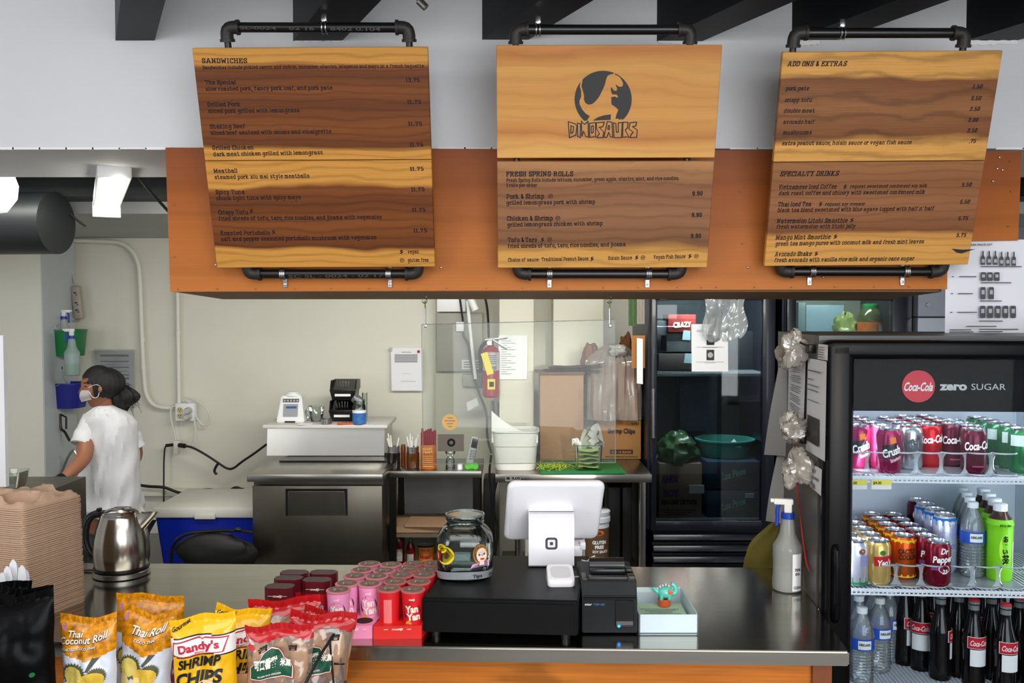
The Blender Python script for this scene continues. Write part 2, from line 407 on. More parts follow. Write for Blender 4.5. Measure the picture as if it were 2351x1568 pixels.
m_blue = M('blue_plastic', (22, 30, 120), .4)
m_card = M('cardboard', (156, 122, 92), .85, var=.05, scale=6)
m_film = glassy('clear_film', (225, 228, 228), 1.6, .12, 1.5, dens=.12)
m_clear = glassy('clear_glass', (246, 250, 250), 1.0, .02, 1.45)
m_pane = glassy('door_glass', (205, 212, 214), 1.0, .02, 1.5)

def struct(mb, name, m, **k):
    o = mb.build(name, m, **k); o['kind'] = 'structure'; return o

# ---------------------------------------------------------------- the room
YW = 2.8                       # face of the header wall over the serving hatch
ZH = P(300, 341, YW).z         # underside of the header
ZB = P(700, 92, YW).z          # underside of the ceiling beams
ZC = ZB + .27
struct(MB().box((0, 1.6, -.05), (8, 9.2, .1)), 'floor', M('grey_floor', (96, 92, 86), .5, var=.15, scale=4))
struct(MB().box((0, YW+.3, (ZH+ZC)/2), (7.2, .6, ZC-ZH)), 'wall_header', m_wallw)
struct(MB().box((-3.65, .15, 1.5), (.1, 5.9, 3.1)), 'wall_left', m_wallw)
struct(MB().box((3.65, .15, 1.5), (.1, 5.9, 3.1)), 'wall_right', m_wallw)
ce = struct(MB().box((0, .15, ZC+.05), (7.2, 5.9, .1)), 'ceiling', m_wallw)
# storefront wall behind the photographer with its window openings
b = MB(); b.box((0, -2.8, .25), (7.2, .12, .5)).box((0, -2.8, 2.8), (7.2, .12, .3))
for x in (-3.5, -2.2, -.9, 3.1, 3.55): b.box((x, -2.8, 1.6), (.16, .12, 2.3))
b.box((-2.85, -2.8, 1.6), (1.3, .10, 2.3))
struct(b, 'wall_front', m_wallw)
b = MB(); b.box((-3.0, -9, 3), (10.0, .2, 6)).box((5.4, -9, 3), (5.6, .2, 6)).box((2.3, -9, .8), (.7, .2, 1.6)).box((2.3, -9, 4.4), (.7, .2, 3.4)).box((2.3, -9, 2.62), (.7, .2, .24))  # added unseen blocker; its gap lets the sun reach only a narrow patch
struct(b, 'wall_outside', M('street_grey', (150, 152, 156), .8))
struct(MB().box((0, -7, -.08), (14, 8, .06)), 'pavement', M('pavement_grey', (150, 148, 144), .8))
# kitchen shell
YK = 5.7
struct(MB().box((.3, YK+.05, 1.45), (7.4, .1, 3.1)), 'wall_kitchen', m_kwall)
struct(MB().box((-3.65, 4.5, 1.45), (.1, 2.8, 3.1)), 'wall_kitchen_left', m_kwall)
struct(MB().box((3.7, 4.5, 1.45), (.1, 2.8, 3.1)), 'wall_kitchen_right', m_kwall)
struct(MB().box((0, 4.5, 2.95), (7.4, 2.8, .1)), 'ceiling', M('dark_ceiling', (38, 38, 38), .8))
struct(MB().box((0, 3.44, 1.0), (.01, .01, .01)), 'trim_1', m_kwall) if False else None
pa = P(94, 600, 5.25)
struct(MB().box(((pa.x-3.6)/2, 5.44, 1.12), (pa.x+3.6, .38, 2.24)), 'wall_partition', M('partition_white', (226, 224, 212), .55, var=.04, scale=1.2))
b = MB(); b.box((pa.x+.004, 5.44, 1.12), (.008, .385, 2.235)); struct(b, 'trim_7', M('cool_alcove_panel', (188, 193, 197), .4, var=.05, scale=2), smooth=False)  # added panel: the alcove side's cool shade is put into its colour
zs = P(300, 547, YK).z
struct(MB().box((-.2, (YK+4.25)/2, zs+.10), (6.9, YK-4.25, .20)), 'trim_1', m_kceil)
# column beside the electrical niche, two painted faces
for nm, x0, x1, y in (('trim_2', 1146, 1226, 5.35), ('trim_3', 1270, 1386, 5.45)):
    a = P(x0, 800, y).x; c = P(x1, 800, y).x
    struct(MB().box(((a+c)/2, (y+YK)/2, 1.3), (c-a, YK-y, 2.6), bev=.006), nm, M('cream_column', (212, 209, 191), .5, var=.04, scale=2))
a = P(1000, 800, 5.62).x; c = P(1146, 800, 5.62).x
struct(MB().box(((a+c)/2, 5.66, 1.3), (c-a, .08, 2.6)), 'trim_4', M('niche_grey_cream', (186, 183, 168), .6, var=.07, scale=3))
# wall rail low on the kitchen wall
a = P(330, 1130, 5.67)
struct(MB().box((a.x+.5, 5.67, a.z), (2.2, .06, .045), bev=.01), 'trim_5', M('rail_cream', (226, 222, 206), .5))
zb = P(345, 1226, 5.68).z
struct(MB().box((-1.9, 5.685, zb/2), (3.0, .03, zb)), 'baseboard_back', M('wall_base_grey', (150, 148, 138), .6))

# ceiling beams: parts of the ceiling, running askew to the wall
DX = -986 / FOC
bx = [(265, 355), (673, 785), (1107, 1213), (1508, 1612), (1818, 1925), (2218, 2335)]
for i, (x0, x1) in enumerate(bx):
    a = P(x0, 90, YW).x; c = P(x1, 90, YW).x; t = 3.0
    pts = []
    for z in (ZB + random.uniform(-.004, .004), ZC):
        for q, y in ((a, YW), (c, YW), (c, YW - t), (a, YW - t)):
            pts.append(V((q + DX*(y-YW), y, z)))
    o = MB().hexa(pts).build('beam', m_black, ce, smooth=False)
# torn plaster under one beam end
b = MB()
for px0, px1, yy in ((676, 788, 92), (1510, 1600, 96), (1822, 1882, 99), (2226, 2336, 98)):
    n = 12; up = []; dn = []
    for i in range(n+1):
        x = px0 + (px1-px0)*i/n
        up.append(P(x, yy-5+random.uniform(-2, 2), YW-.004)); dn.append(P(x, yy+random.uniform(1, 7), YW-.004))
    for i in range(n): b.poly([up[i], up[i+1], dn[i+1], dn[i]])
b.build('plaster_edge', M('chipped_plaster', (232, 232, 230), .8), bpy.data.objects['wall_header'], smooth=False)
# cracked paint line along the header's lower edge
b = MB()
for i in range(40):
    x = -30 + i*61; 
    if 448 < x < 980 or 1140 < x < 1620 or 1780 < x < 2240: continue
    b.box(P(x+30, 341, YW-.001), (.085, .004, random.uniform(.004, .008)))
b.build('paint_edge', M('flaking_paint', (236, 236, 236), .7), bpy.data.objects['wall_header'], smooth=False)

# ---------------------------------------------------------------- plywood fascia
YF = YW - .02
m_ply = wood('orange_plywood', [(0, (186, 110, 44)), (.4, (172, 96, 34)), (.7, (158, 84, 28)), (1, (134, 70, 32))], grain=.12, wav=.1, seed=3, rough=.5, coat=.0, freq=4)
m_plye = M('plywood_edge', (134, 96, 56), .6, var=.1, scale=20, stretch=(1, 1, 30))
fa = P(385, 341, YF); fb = P(396, 670, YF); fc = P(2168, 664, YF); fd = P(2338, 350, YF)
fe = P(2330, 553, YF); fh = P(2170, 556, YF)
yb = YF + .52
outer = [fa, fb, fc, fh, fe, fd]
b = MB(); b.slab([V((p.x, YF, p.z)) for p in outer], -.018 if False else .018)
fas = b.build('trim_6', m_ply, smooth=False); fas['kind'] = 'structure'
# underside and left return of the boxed fascia
zb1 = P(512, 687, yb).z; xb1 = P(512, 687, yb).x
b = MB(); b.hexa([V((fb.x, YF+.019, fb.z)), V((fc.x, YF+.019, fb.z)), V((fc.x+.05, yb, zb1)), V((xb1, yb, zb1)),
                  V((fb.x, YF+.019, fb.z+.016)), V((fc.x, YF+.019, fb.z+.016)), V((fc.x+.05, yb, zb1+.016)), V((xb1, yb, zb1+.016))])
b.build('soffit_board', m_plye, fas, smooth=False)
b = MB(); b.hexa([V((fa.x, YF+.019, fb.z+.017)), V((fa.x+.018, YF+.019, fb.z+.017)), V((xb1+.018, yb, zb1+.017)), V((xb1, yb, zb1+.017)),
                  V((fa.x, YF+.019, ZH-.002)), V((fa.x+.018, YF+.019, ZH-.002)), V((xb1+.018, yb, ZH-.002)), V((xb1, yb, ZH-.002))])
b.build('side_board', m_plye, fas, smooth=False)
b = MB()
for x in list(range(415, 2160, 88)):
    q = P(x + random.uniform(-8, 8), 664 - (x-396)*.0034, YF-.0215); b.lathe([(.0022, 0), (.0022, .0014)], 8, mat=Matrix.Translation(q) @ Matrix.Rotation(PI/2, 4, 'X'))
for x, y in ((400, 590), (398, 470), (2320, 370), (2322, 440), (2316, 520), (1705, 560), (1062, 420), (1700, 440), (1610, 660)):
    b.lathe([(.0025, 0), (.0025, .0014)], 8, mat=Matrix.Translation(P(x, y, YF-.0215)) @ Matrix.Rotation(PI/2, 4, 'X'))
b.build('nail', m_plye, fas, kind='stuff')
b = MB()
for x, y in ((495, 608), (1012, 614), (1224, 617), (1529, 614), (2024, 612), (1890, 636), (2295, 361), (2290, 387), (2302, 390), (2280, 416), (1718, 614)):
    b.lathe([(.003, 0), (.003, .002), (.001, .003)], 8, mat=Matrix.Translation(P(x, y, YF-.0215)) @ Matrix.Rotation(PI/2, 4, 'X'))
b.build('screw', m_chrome, fas, kind='stuff')

# ---------------------------------------------------------------- serving counter
ZT = .98
def CT(px, py): return PZ(px, py, ZT)
k0 = CT(1951, 1496); k1 = CT(1812, 1303); k2 = CT(350, 1293); k3 = CT(780, 1483)
dfr = (k3 - k0).normalized(); dbk = (k2 - k1).normalized()
L0 = k0 + dfr*2.9; L1 = k1 + dbk*2.75
ctr = thing('serving_counter', 'long serving counter with stainless steel top and orange wood front panel', 'counter', (0, k0.y, 0))
lip = .036
for q in (k0, k1, L1, L0): q.z = ZT
b = MB(); b.hexa([p - V((0, 0, lip)) for p in (L0, k0, k1, L1)] + [L0, k0, k1, L1]); bmesh.ops.bevel(b.b, geom=list(b.b.edges), offset=.004, segments=2, affect='EDGES')
b.build('worktop', m_steeltop, ctr, world=True)
back = V((0, .035, 0)); pr = CT(1915, 1500); pr.y = k0.y + .035
wdir = (k0 - L0).normalized(); nrm = V((-wdir.y, wdir.x, 0))
q0 = L0 + nrm*.03; q1 = k0 + nrm*.03 - wdir*.035
m_front = wood('counter_front_wood', [(0, (186, 110, 38)), (.5, (196, 120, 46)), (1, (184, 106, 38))], grain=.38, wav=.3, seed=5, freq=3, rings=.25, xs=3, rough=.4)
b = MB(); b.hexa([V((p.x, p.y, z)) for z in (.1, ZT-lip-.001) for p in (q0, q1, q1+nrm*.02, q0+nrm*.02)]); b.build('front_panel', m_front, ctr, world=True, smooth=False)
b = MB()
for z0 in (.08,): b.hexa([V((p.x, p.y, z)) for z in (.02, ZT-lip-.001) for p in (q1-wdir*.0+nrm*-.012-wdir*.045, q1+nrm*-.012, q1+nrm*.03, q1+nrm*.03-wdir*.045)])
b.build('end_trim', M('reddish_trim_wood', (120, 62, 28), .45, var=.2, scale=30, stretch=(20, 20, 1)), ctr, world=True, smooth=False)
b = MB(); b.hexa([V((p.x, p.y, z)) for z in (.0, ZT-lip-.002) for p in (q0+nrm*.03, q1+nrm*.03-wdir*.06, q1+nrm*.55-wdir*.06, q0+nrm*.55)])
b.build('carcass', m_blkm, ctr, world=True, smooth=False)

# ---------------------------------------------------------------- menu signs
def mf(px0, y0, y1):  # clamp helper
    return None
YT, YBm = 2.52, 2.70
def frame_from(tl, tr, bl):
    a = P(*tl, YT); c = P(*tr, YT); d = P(*bl, YBm)
    return Frame(d, c - a, a - d), a, c, d
def leaf(fr, mb, x, y, s=1):
    u, v = fr.uv(x, y); k = .0068*s
    f = lambda a, c: fr.at(u + a*k, v + c*k, .0006)
    mb.poly([f(*q) for q in ((-.9, -.9), (-.2, -.7), (.5, -.2), (.6, .3), (.0, .1), (-.6, -.4))])
    mb.poly([f(*q) for q in ((-.7, .1), (-.6, .7), (0, 1.0), (.8, .9), (.2, .7), (0, .2), (-.2, -.05), (-.5, -.1))])
    mb.poly([f(*q) for q in ((-.75, -.95), (-.95, -.8), (-.6, -.5), (-.5, -.6))])
def gf(fr, mb, x, y):
    u, v = fr.uv(x, y); r = .0068
    mb.lay(ring_uv(18, .2), lambda a, c: fr.at(u + (a-.5)*2*r, v + (c-.5)*2*r, .0006))
    vf = slab_text('GF', 1.3); mb.lay(vf, lambda a, c: fr.at(u + (a-.5)*r*1.1, v + (c-.5)*r*.75, .0006))
m_print = M('burnt_print', (30, 22, 32), .6, spec=.3)
def sign(idx, tl, tr, bl, splitL, lab, upper_mat, lower_mat, gap, pipes):
    fr, A, Cc, D = frame_from(tl, tr, bl)
    W = (Cc - A).length; Hh = (A - D).dot(fr.ey)
    vs = (V(fr.uv(tl[0] + 5, splitL)))[1]
    root = thing('menu_sign', lab, 'sign', fr.at(W/2, 0, 0), 0, None)
    n = fr.n; th = .019
    def board(v0, v1, mat, dz):
        # mesh whose local axes follow the board so that the grain runs along it
        bb = MB(); bb.box((W/2, v0 + (v1-v0)/2, -th/2), (W, v1-v0, th), bev=.0015, seg=1)
        fm = Matrix((fr.ex, fr.ey, fr.n)).transposed().to_4x4()
        # store axes so x along, z up in Generated
        bb.b.transform(Matrix.Rotation(PI/2, 4, 'X'))
        o = bb.build('board', mat, root, smooth=False)
        o.matrix_basis = WM[root.name].inverted() @ (Matrix.Translation(fr.o) @ fm @ Matrix.Rotation(-PI/2, 4, 'X'))
        WM[o.name] = WM[root.name] @ o.matrix_basis
        return o
    up = board(vs + gap/2, Hh, upper_mat, 0); lo = board(0, vs - gap/2, lower_mat, 0)
    # pipe loop: nipples, elbows, bars, clamps
    tx0, tx1, ty, bx0, bx1, by, tcl, bcl = pipes
    r = .0135; back = -.012 - r
    u0 = fr.uv(tx0, 110)[0]; u1 = fr.uv(tx1, 110)[0]
    ut0, vt0 = fr.uv(tx0, ty); ut1, vt1 = fr.uv(tx1, ty); ub0, vb0 = fr.uv(bx0, by); ub1, vb1 = fr.uv(bx1, by)
    for u, v, s in ((ut0, vt0, 1), (ut1, vt1, -1)):
        b = MB(); b.tube([fr.at(u, Hh-.03, back), fr.at(u, v-.03, back)], .0095, 12); b.build('pipe_nipple', m_pipe, root, world=True)
        b = MB(); b.tube([fr.at(u, v-.036, back), fr.at(u, v-.016, back), fr.at(u+s*.004, v-.004, back), fr.at(u+s*.016, v, back), fr.at(u+s*.034, v, back)], .0175, 14, smooth=1)
        b.tube([fr.at(u, v-.038, back), fr.at(u, v-.03, back)], .0205, 14); b.tube([fr.at(u+s*.028, v, back), fr.at(u+s*.036, v, back)], .0205, 14)
        b.build('elbow', m_cast, root, world=True)
    b = MB(); b.tube([fr.at(ut0+.034, vt0, back), fr.at(ut1-.034, vt1, back)], r, 16); b.build('top_pipe', m_pipe, root, world=True)
    for u, v, s in ((ub0, vb0, 1), (ub1, vb1, -1)):
        b = MB(); b.tube([fr.at(u, .02, back), fr.at(u, v+.03, back), fr.at(u, v+.012, back), fr.at(u+s*.005, v+.003, back), fr.at(u+s*.018, v, back), fr.at(u+s*.036, v, back)], .0175, 14, smooth=1)
        b.tube([fr.at(u+s*.03, v, back), fr.at(u+s*.038, v, back)], .0205, 14)
        b.build('elbow', m_cast, root, world=True)
    b = MB(); b.tube([fr.at(ub0+.034, vb0, back), fr.at(ub1-.034, vb1, back)], r, 16); b.build('bottom_pipe', m_pipe, root, world=True)
    for px in tcl:
        u = fr.uv(px, ty)[0]; v = vt0 + (vt1-vt0)*(u-ut0)/(ut1-ut0); b = MB()
        for du in (-.005, .005): b.tube([fr.at(u+du, v + (r+.003)*math.cos(t), back + (r+.003)*math.sin(t)) for t in [k*PI/8 for k in range(17)]], .0022, 8)
        b.box(fr.at(u, v+r+.012, back), (.014, .004, .022), bev=.001)
        b.build('pipe_clamp', m_chrome, root, world=True)
    for px in bcl:
        u = fr.uv(px, by)[0]; v = vb0 + (vb1-vb0)*(u-ub0)/(ub1-ub0); b = MB()
        def strap(t):
            return fr.at(0, (r+.0022)*math.cos(t), (r+.0022)*math.sin(t)) - fr.o
        c0 = fr.at(u, v, back)
        for du in (-.0055, 0, .0055): b.tube([c0 + fr.ex*du + strap(t) for t in [k*PI/8 for k in range(9)]], .003, 8)
        wallp = c0.y; yy = YF - .021
        for s in (1, -1):
            e = c0 + fr.ey*(s*(r+.002)); b.tube([e, V((e.x, yy-.002, e.z))], .0035, 6)
            b.box((e.x, yy-.0015, e.z + s*.012), (.013, .002, .026), bev=.0009, seg=1); 
            b.lathe([(.0045, 0), (.004, .002), (.001, .003)], 10, mat=Matrix.Translation((e.x, yy-.0025, e.z + s*.015)) @ Matrix.Rotation(PI/2, 4, 'X'))
        b.build('pipe_clamp', m_chrome, root, world=True)
    return root, fr, up, lo

LT = (196, 138, 62); LT2 = (206, 150, 76); DK = (98, 52, 20); DK2 = (122, 68, 28)
wl_up = wood('left_upper_board', [(0, LT), (.08, LT), (.13, DK), (.3, DK2), (.5, DK), (.62, DK2), (.76, DK), (.84, DK2), (.88, LT), (1, LT)], seed=1, wav=.03, freq=18)
wl_lo = wood('left_lower_board', [(0, LT), (.16, LT), (.2, DK), (.4, DK2), (.6, DK), (.74, DK2), (.79, LT), (1, LT)], seed=2, wav=.045, freq=16)
wc_up = wood('centre_upper_board', [(0, (216, 164, 90)), (.12, (208, 152, 84)), (.2, (188, 124, 66)), (.35, (206, 148, 80)), (.6, (200, 140, 74)), (.8, (206, 150, 80)), (.92, (184, 118, 60)), (1, (194, 132, 70))], seed=4, wav=.05, grain=.10, freq=10)
wc_lo = wood('centre_lower_board', [(0, (208, 154, 80)), (.16, (200, 146, 74)), (.24, (122, 82, 52)), (.5, (144, 100, 68)), (.75, (134, 90, 60)), (.88, (154, 108, 70)), (1, (178, 128, 82))], seed=6, wav=.05, grain=.22, freq=12)
wr_up = wood('right_upper_board', [(0, LT2), (.16, LT2), (.24, (120, 74, 40)), (.5, (140, 92, 54)), (.74, (118, 72, 40)), (.78, LT2), (1, LT2)], seed=8, wav=.05, freq=7, rings=.15, grain=.34)
wr_lo = wood('right_lower_board', [(0, LT2), (.2, LT2), (.3, (196, 138, 70)), (.34, (124, 78, 46)), (.6, (148, 98, 62)), (.8, (134, 86, 52)), (1, (152, 102, 62))], seed=9, wav=.04, freq=16, grain=.18)
sg1, f1, u1_, l1_ = sign(1, (449, 110), (990, 107), (498, 615), 369.5, 'left menu sign of two stained planks headed SANDWICHES on black pipe frame', wl_up, wl_lo, .002, (513, 936, 63, 565, 958, 634, (741,), (645, 890)))
sg2, f2, u2_, l2_ = sign(2, (1128, 104), (1647, 103), (1143, 615), 367, 'middle sign of pale dinosaur logo plank over FRESH SPRING ROLLS plank', wc_up, wc_lo, .010, (1184, 1590, 68, 1190, 1566, 634, (1236,), (1263, 1492)))
sg3, f3, u3_, l3_ = sign(3, (1779, 120), (2284, 116), (1755, 611), 372.5, 'right menu sign headed ADD ONS & EXTRAS and SPECIALTY DRINKS', wr_up, wr_lo, .002, (1830, 2226, 76, 1797, 2172, 629, (1940,), (1871, 2088)))
mp_ = M('stencil_grey', (58, 58, 60), .5)
def pipe_text(root, fr, s, x0, y0, x1, y1, hp):
    b = MB(); fr.ptext(b, sans(s, .02), x0, y0, x1, y1, hp, -.0118); b.build('stencil_lettering', mp_, root, world=True, smooth=False, recalc=False)
pipe_text(sg1, f1, 'SL-0024    02 16     8402 0.104', 548, 67, 872, 71, 8)
pipe_text(sg1, f1, 'SC SL - 0024 - 02 17', 660, 640, 880, 638, 7)
def lines(fr, parent_up, parent_lo, rows, split, shear=0, wt=1.42):
    bu, bl = MB(), MB()
    for r_ in rows:
        if r_[0] == 'leaf': leaf(fr, bu if r_[2] < split else bl, r_[1], r_[2]); continue
        if r_[0] == 'gf': gf(fr, bu if r_[2] < split else bl, r_[1], r_[2]); continue
        s, x0, y0, x1, y1, h = r_
        fr.ptext(bu if y0 < split else bl, slab_text(s, wt, shear), x0, y0, x1, y1, h)
    root = parent_up.parent
    if len(bu.b.verts):
        o = bu.build('lettering', m_print, None, smooth=False, recalc=False); o.parent = parent_up; o.matrix_basis = WM[parent_up.name].inverted()
    else: bu.b.free()
    o = bl.build('lettering', m_print, None, smooth=False, recalc=False); o.parent = parent_lo; o.matrix_basis = WM[parent_lo.name].inverted()
H1, H2, H3 = 9.2, 8.2, 6.6
rowsL = [('SANDWICHES', 464, 144.3, 568, 144, 9.6), ('Sandwiches include pickled carrot and daikon, cucumber, cilantro, jalapenos and mayo on a french baguette.', 465.7, 158.6, 975, 154.5, 7),
 ('The Special', 471, 193.5, 542, 193, 8.6), ('slow roasted pork, fancy pork loaf, and pork pate', 472.6, 208, 763.6, 205, H2), ('12.75', 931.5, 187.9, 963.4, 187.5, 8),
 ('Grilled Pork', 476.5, 244, 552.5, 243.3, 8.6), ('sliced pork grilled with lemongrass', 478.5, 258.8, 687.8, 256.9, H2), ('11.75', 934.9, 237.9, 966.8, 237.5, 8),
 ('Shaking Beef', 482.3, 294.6, 563.5, 293.8, 8.6), ('sliced beef sauteed with onions and vinaigrette', 484, 309.2, 761, 305.4, H2), ('11.75', 937, 288.2, 969, 287.8, 8),
 ('Grilled Chicken', 488, 343.4, 582.6, 342.6, 8.6), ('dark meat chicken grilled with lemongrass', 490, 358.2, 741.4, 353.6, H2), ('11.75', 940.5, 336.7, 971.6, 336.3, 8),
 ('Meatball', 491, 396.7, 545.6, 396, 8.6), ('steamed pork xiu mai style meatballs', 493, 410.7, 710.8, 407.4, H2), ('11.75', 941, 391.8, 973, 391.3, 8),
 ('Spicy Tuna', 495.8, 445.2, 562.7, 444.6, 8.6), ('chunk light tuna with spicy mayo', 497, 459, 691, 456.4, H2), ('11.75', 943.8, 438.9, 975, 438.3, 8),
 ('Crispy Tofu', 501.5, 491.9, 570, 491.2, 8.6), ('leaf', 578, 485), ('fried shreds of tofu, taro, rice noodles, and jicama with vegenaise', 503, 505.7, 876.7, 501.9, H2), ('11.75', 946, 486, 977.5, 485.5, 8),
 ('Roasted Portobello', 506.6, 539, 620, 538.2, 8.6), ('leaf', 629, 533), ('salt and pepper seasoned portobello mushroom with vegenaise', 508, 553, 864, 548.6, H2), ('11.75', 949, 533.2, 980.5, 532.6, 8),
 ('vegan', 936, 581.2, 961.6, 580.8, 7.4), ('leaf', 922.6, 578.4), ('gluten free', 936.6, 600.8, 984, 600.3, 7.4), ('gf', 923.4, 597.6)]
lines(f1, u1_, l1_, rowsL, 369)
rowsC = [('FRESH SPRING ROLLS', 1162, 404.6, 1316, 403.8, 10), ('Fresh Spring Rolls include lettuce, cucumber, green apple, cilantro, mint, and rice noodles.', 1162.7, 417.6, 1559, 412.6, 7.2), ('2 rolls per order', 1162.7, 428.8, 1233, 428.2, 6.8),
 ('Pork & Shrimp', 1163, 455.4, 1249.5, 454.6, H1), ('gf', 1264, 450.3), ('grilled lemongrass pork with shrimp', 1163, 469.4, 1366.4, 467, H2), ('9.90', 1589, 448.5, 1613, 448, 8.4),
 ('Chicken & Shrimp', 1164, 505.9, 1269, 505, H1), ('gf', 1280.7, 500.6), ('grilled lemongrass chicken with shrimp', 1164.8, 519.9, 1383.5, 516.4, H2), ('9.90', 1587.7, 497.7, 1611.4, 497.2, 8.4),
 ('Tofu & Taro', 1165.8, 555.2, 1233, 554.5, H1), ('leaf', 1246.5, 550.9), ('gf', 1261.8, 549.8), ('fried shreds of tofu, taro, rice noodles, and jicama', 1166, 569, 1436.4, 564.4, H2), ('9.90', 1585.7, 546, 1609.4, 545.5, 8.4),
 ('Choice of sauce:', 1166.6, 600.2, 1238, 599.4, 7.4), ('Traditional Peanut Sauce', 1243, 599, 1351, 597, 7.4), ('leaf', 1360, 594.5), ('Hoisin Sauce', 1396, 596.3, 1451, 595, 7.4), ('leaf', 1462.6, 591.7), ('gf', 1476, 591.2),
 ('Vegan Fish Sauce', 1500.4, 593.9, 1573.7, 591.9, 7.4), ('leaf', 1584.6, 588.6), ('gf', 1598.7, 588)]
rowsR = [('ADD ONS & EXTRAS', 1806.6, 151.5, 1945, 150.8, 10), ('pork pate', 1802.7, 207, 1857.6, 206.6, H2), ('1.50', 2232, 203, 2256, 202.6, 8), ('crispy tofu', 1801.5, 233.5, 1864, 233, H2), ('2.50', 2228, 229.6, 2253, 229.2, 8),
 ('double meat', 1799.4, 258.2, 1870.4, 257.7, H2), ('3.50', 2225, 254.1, 2250, 253.7, 8), ('avocado half', 1798, 283.9, 1871, 283.3, H2), ('2.00', 2221.8, 279.2, 2246, 278.8, 8), ('mushrooms', 1796.9, 308.2, 1864, 307.7, H2), ('2.50', 2219.5, 303.6, 2243.8, 303.2, 8),
 ('extra peanut sauce, hoisin sauce or vegan fish sauce', 1795.3, 332.9, 2093, 330.3, H2), ('.75', 2224, 327.8, 2241, 327.4, 8),
 ('SPECIALTY DRINKS', 1790, 404.2, 1926.8, 402.8, 10), ('Vietnamese Iced Coffee', 1788, 433.8, 1921, 432.4, H1), ('leaf', 1941, 429), ('request sweetened condensed soy milk', 1951, 431, 2128, 429.2, 6.6), ('5.50', 2207, 428.2, 2231, 427.7, 8), ('dark roast coffee and chicory with sweetened condensed milk', 1787.6, 447.7, 2123, 444.3, H2),
 ('Thai Iced Tea', 1786, 473.5, 1862, 472.7, H1), ('leaf', 1884.5, 469), ('request soy creamer', 1894, 472, 1986, 471, 6.6), ('5.50', 2203, 467.2, 2227, 466.7, 8), ("black tea blend sweetened with blue agave topped with half n' half", 1785, 486.6, 2145.5, 482, H2),
 ('Watermelon Litchi Smoothie', 1783.6, 511.8, 1946, 510.4, H1), ('leaf', 1956.6, 505.8), ('5.75', 2199, 505.2, 2222.6, 504.7, 8), ('fresh watermelon with litchi jelly', 1782, 524.5, 1964.5, 522.8, H2),
 ('Mango Mint Smoothie', 1780, 549.6, 1907, 548, H1), ('leaf', 1918.9, 543.6), ('5.75', 2194.9, 543.5, 2218.6, 543, 8), ('green tea mango puree with coconut milk and fresh mint leaves', 1779.4, 563.4, 2121.4, 557.9, H2),
 ('Avocado Shake', 1778, 587.9, 1863.4, 586.7, H1), ('leaf', 1874.7, 583), ('fresh avocado with vanilla rice milk and organic cane sugar', 1777.5, 601, 2099, 597, H2)]
lines(f3, u3_, l3_, rowsR, 372, shear=.22)
lines(f2, u2_, l2_, rowsC, 360)
# dark knot at the right end of the lowest plank
b = MB(); b.poly([f3.px(x, y, .0005) for x, y in ((2184, 571), (2210, 573), (2240, 572), (2222, 577), (2208, 582), (2196, 580), (2190, 575))])
o = b.build('knot', M('dark_knot', (40, 34, 44), .6), None, smooth=False, recalc=False); o.parent = l3_; o.matrix_basis = WM[l3_.name].inverted()
# logo on the middle plank, traced in the plane of the board
Z6 = lambda x, y: (1090 + x/3.918, 20 + y/3.918)
cxx, cyy, rr = 1155, 815, 257
def arc(a0, a1, n=16): return [(cxx + rr*math.sin(R(a0 + (a1-a0)*i/n)), cyy - rr*math.cos(R(a0 + (a1-a0)*i/n))) for i in range(n+1)]
b = MB()
regs = [arc(-46, 23, 20) + [(1240, 587), (1212, 592), (1192, 608), (1180, 640), (1172, 680), (1150, 730), (1120, 790), (1085, 835), (1055, 858), (1020, 863), (993, 845), (982, 815), (984, 785), (972, 735), (960, 700), (965, 668)],
 arc(-52, -139, 18) + [(1010, 1005), (1035, 965), (1000, 945), (965, 905), (943, 860), (941, 830), (958, 790), (955, 735), (945, 700)],
 arc(24, 130, 22) + [(1330, 1000), (1320, 992), (1300, 1000), (1290, 988), (1265, 990), (1275, 950), (1292, 910), (1270, 888), (1230, 860), (1228, 795), (1262, 790), (1283, 802), (1288, 788), (1275, 772), (1235, 770), (1225, 740), (1226, 700), (1250, 735), (1272, 740), (1283, 722), (1265, 680), (1300, 703), (1328, 700), (1336, 672), (1315, 630), (1295, 608), (1262, 592)],
 [(1060, 1008), (1085, 990), (1110, 975), (1165, 958), (1225, 950), (1222, 1000), (1140, 1003)]]
def tri_fill(bm_, pts):
    import mathutils
    from mathutils.geometry import tessellate_polygon
    vs = [bm_.verts.new(p) for p in pts]
    for t in tessellate_polygon([[V(p) for p in pts]]):
        try: bm_.faces.new([vs[i] for i in t])
        except ValueError: pass
for rg in regs: tri_fill(b.b, [f2.px(*Z6(x, y), .0006) for x, y in rg])
def outline(mb, fr, pts, w=.0011):
    q = [V(fr.uv(*Z6(x, y))) for x, y in pts]; k = len(q)
    for i in range(k):
        a, c = q[i], q[(i+1) % k]; e = (c-a).normalized(); n = V((-e.y, e.x))*w; e = e*w*.6
        mb.poly([fr.at(*(p), .0006) for p in (a-e-n, c+e-n, c+e+n, a-e+n)])
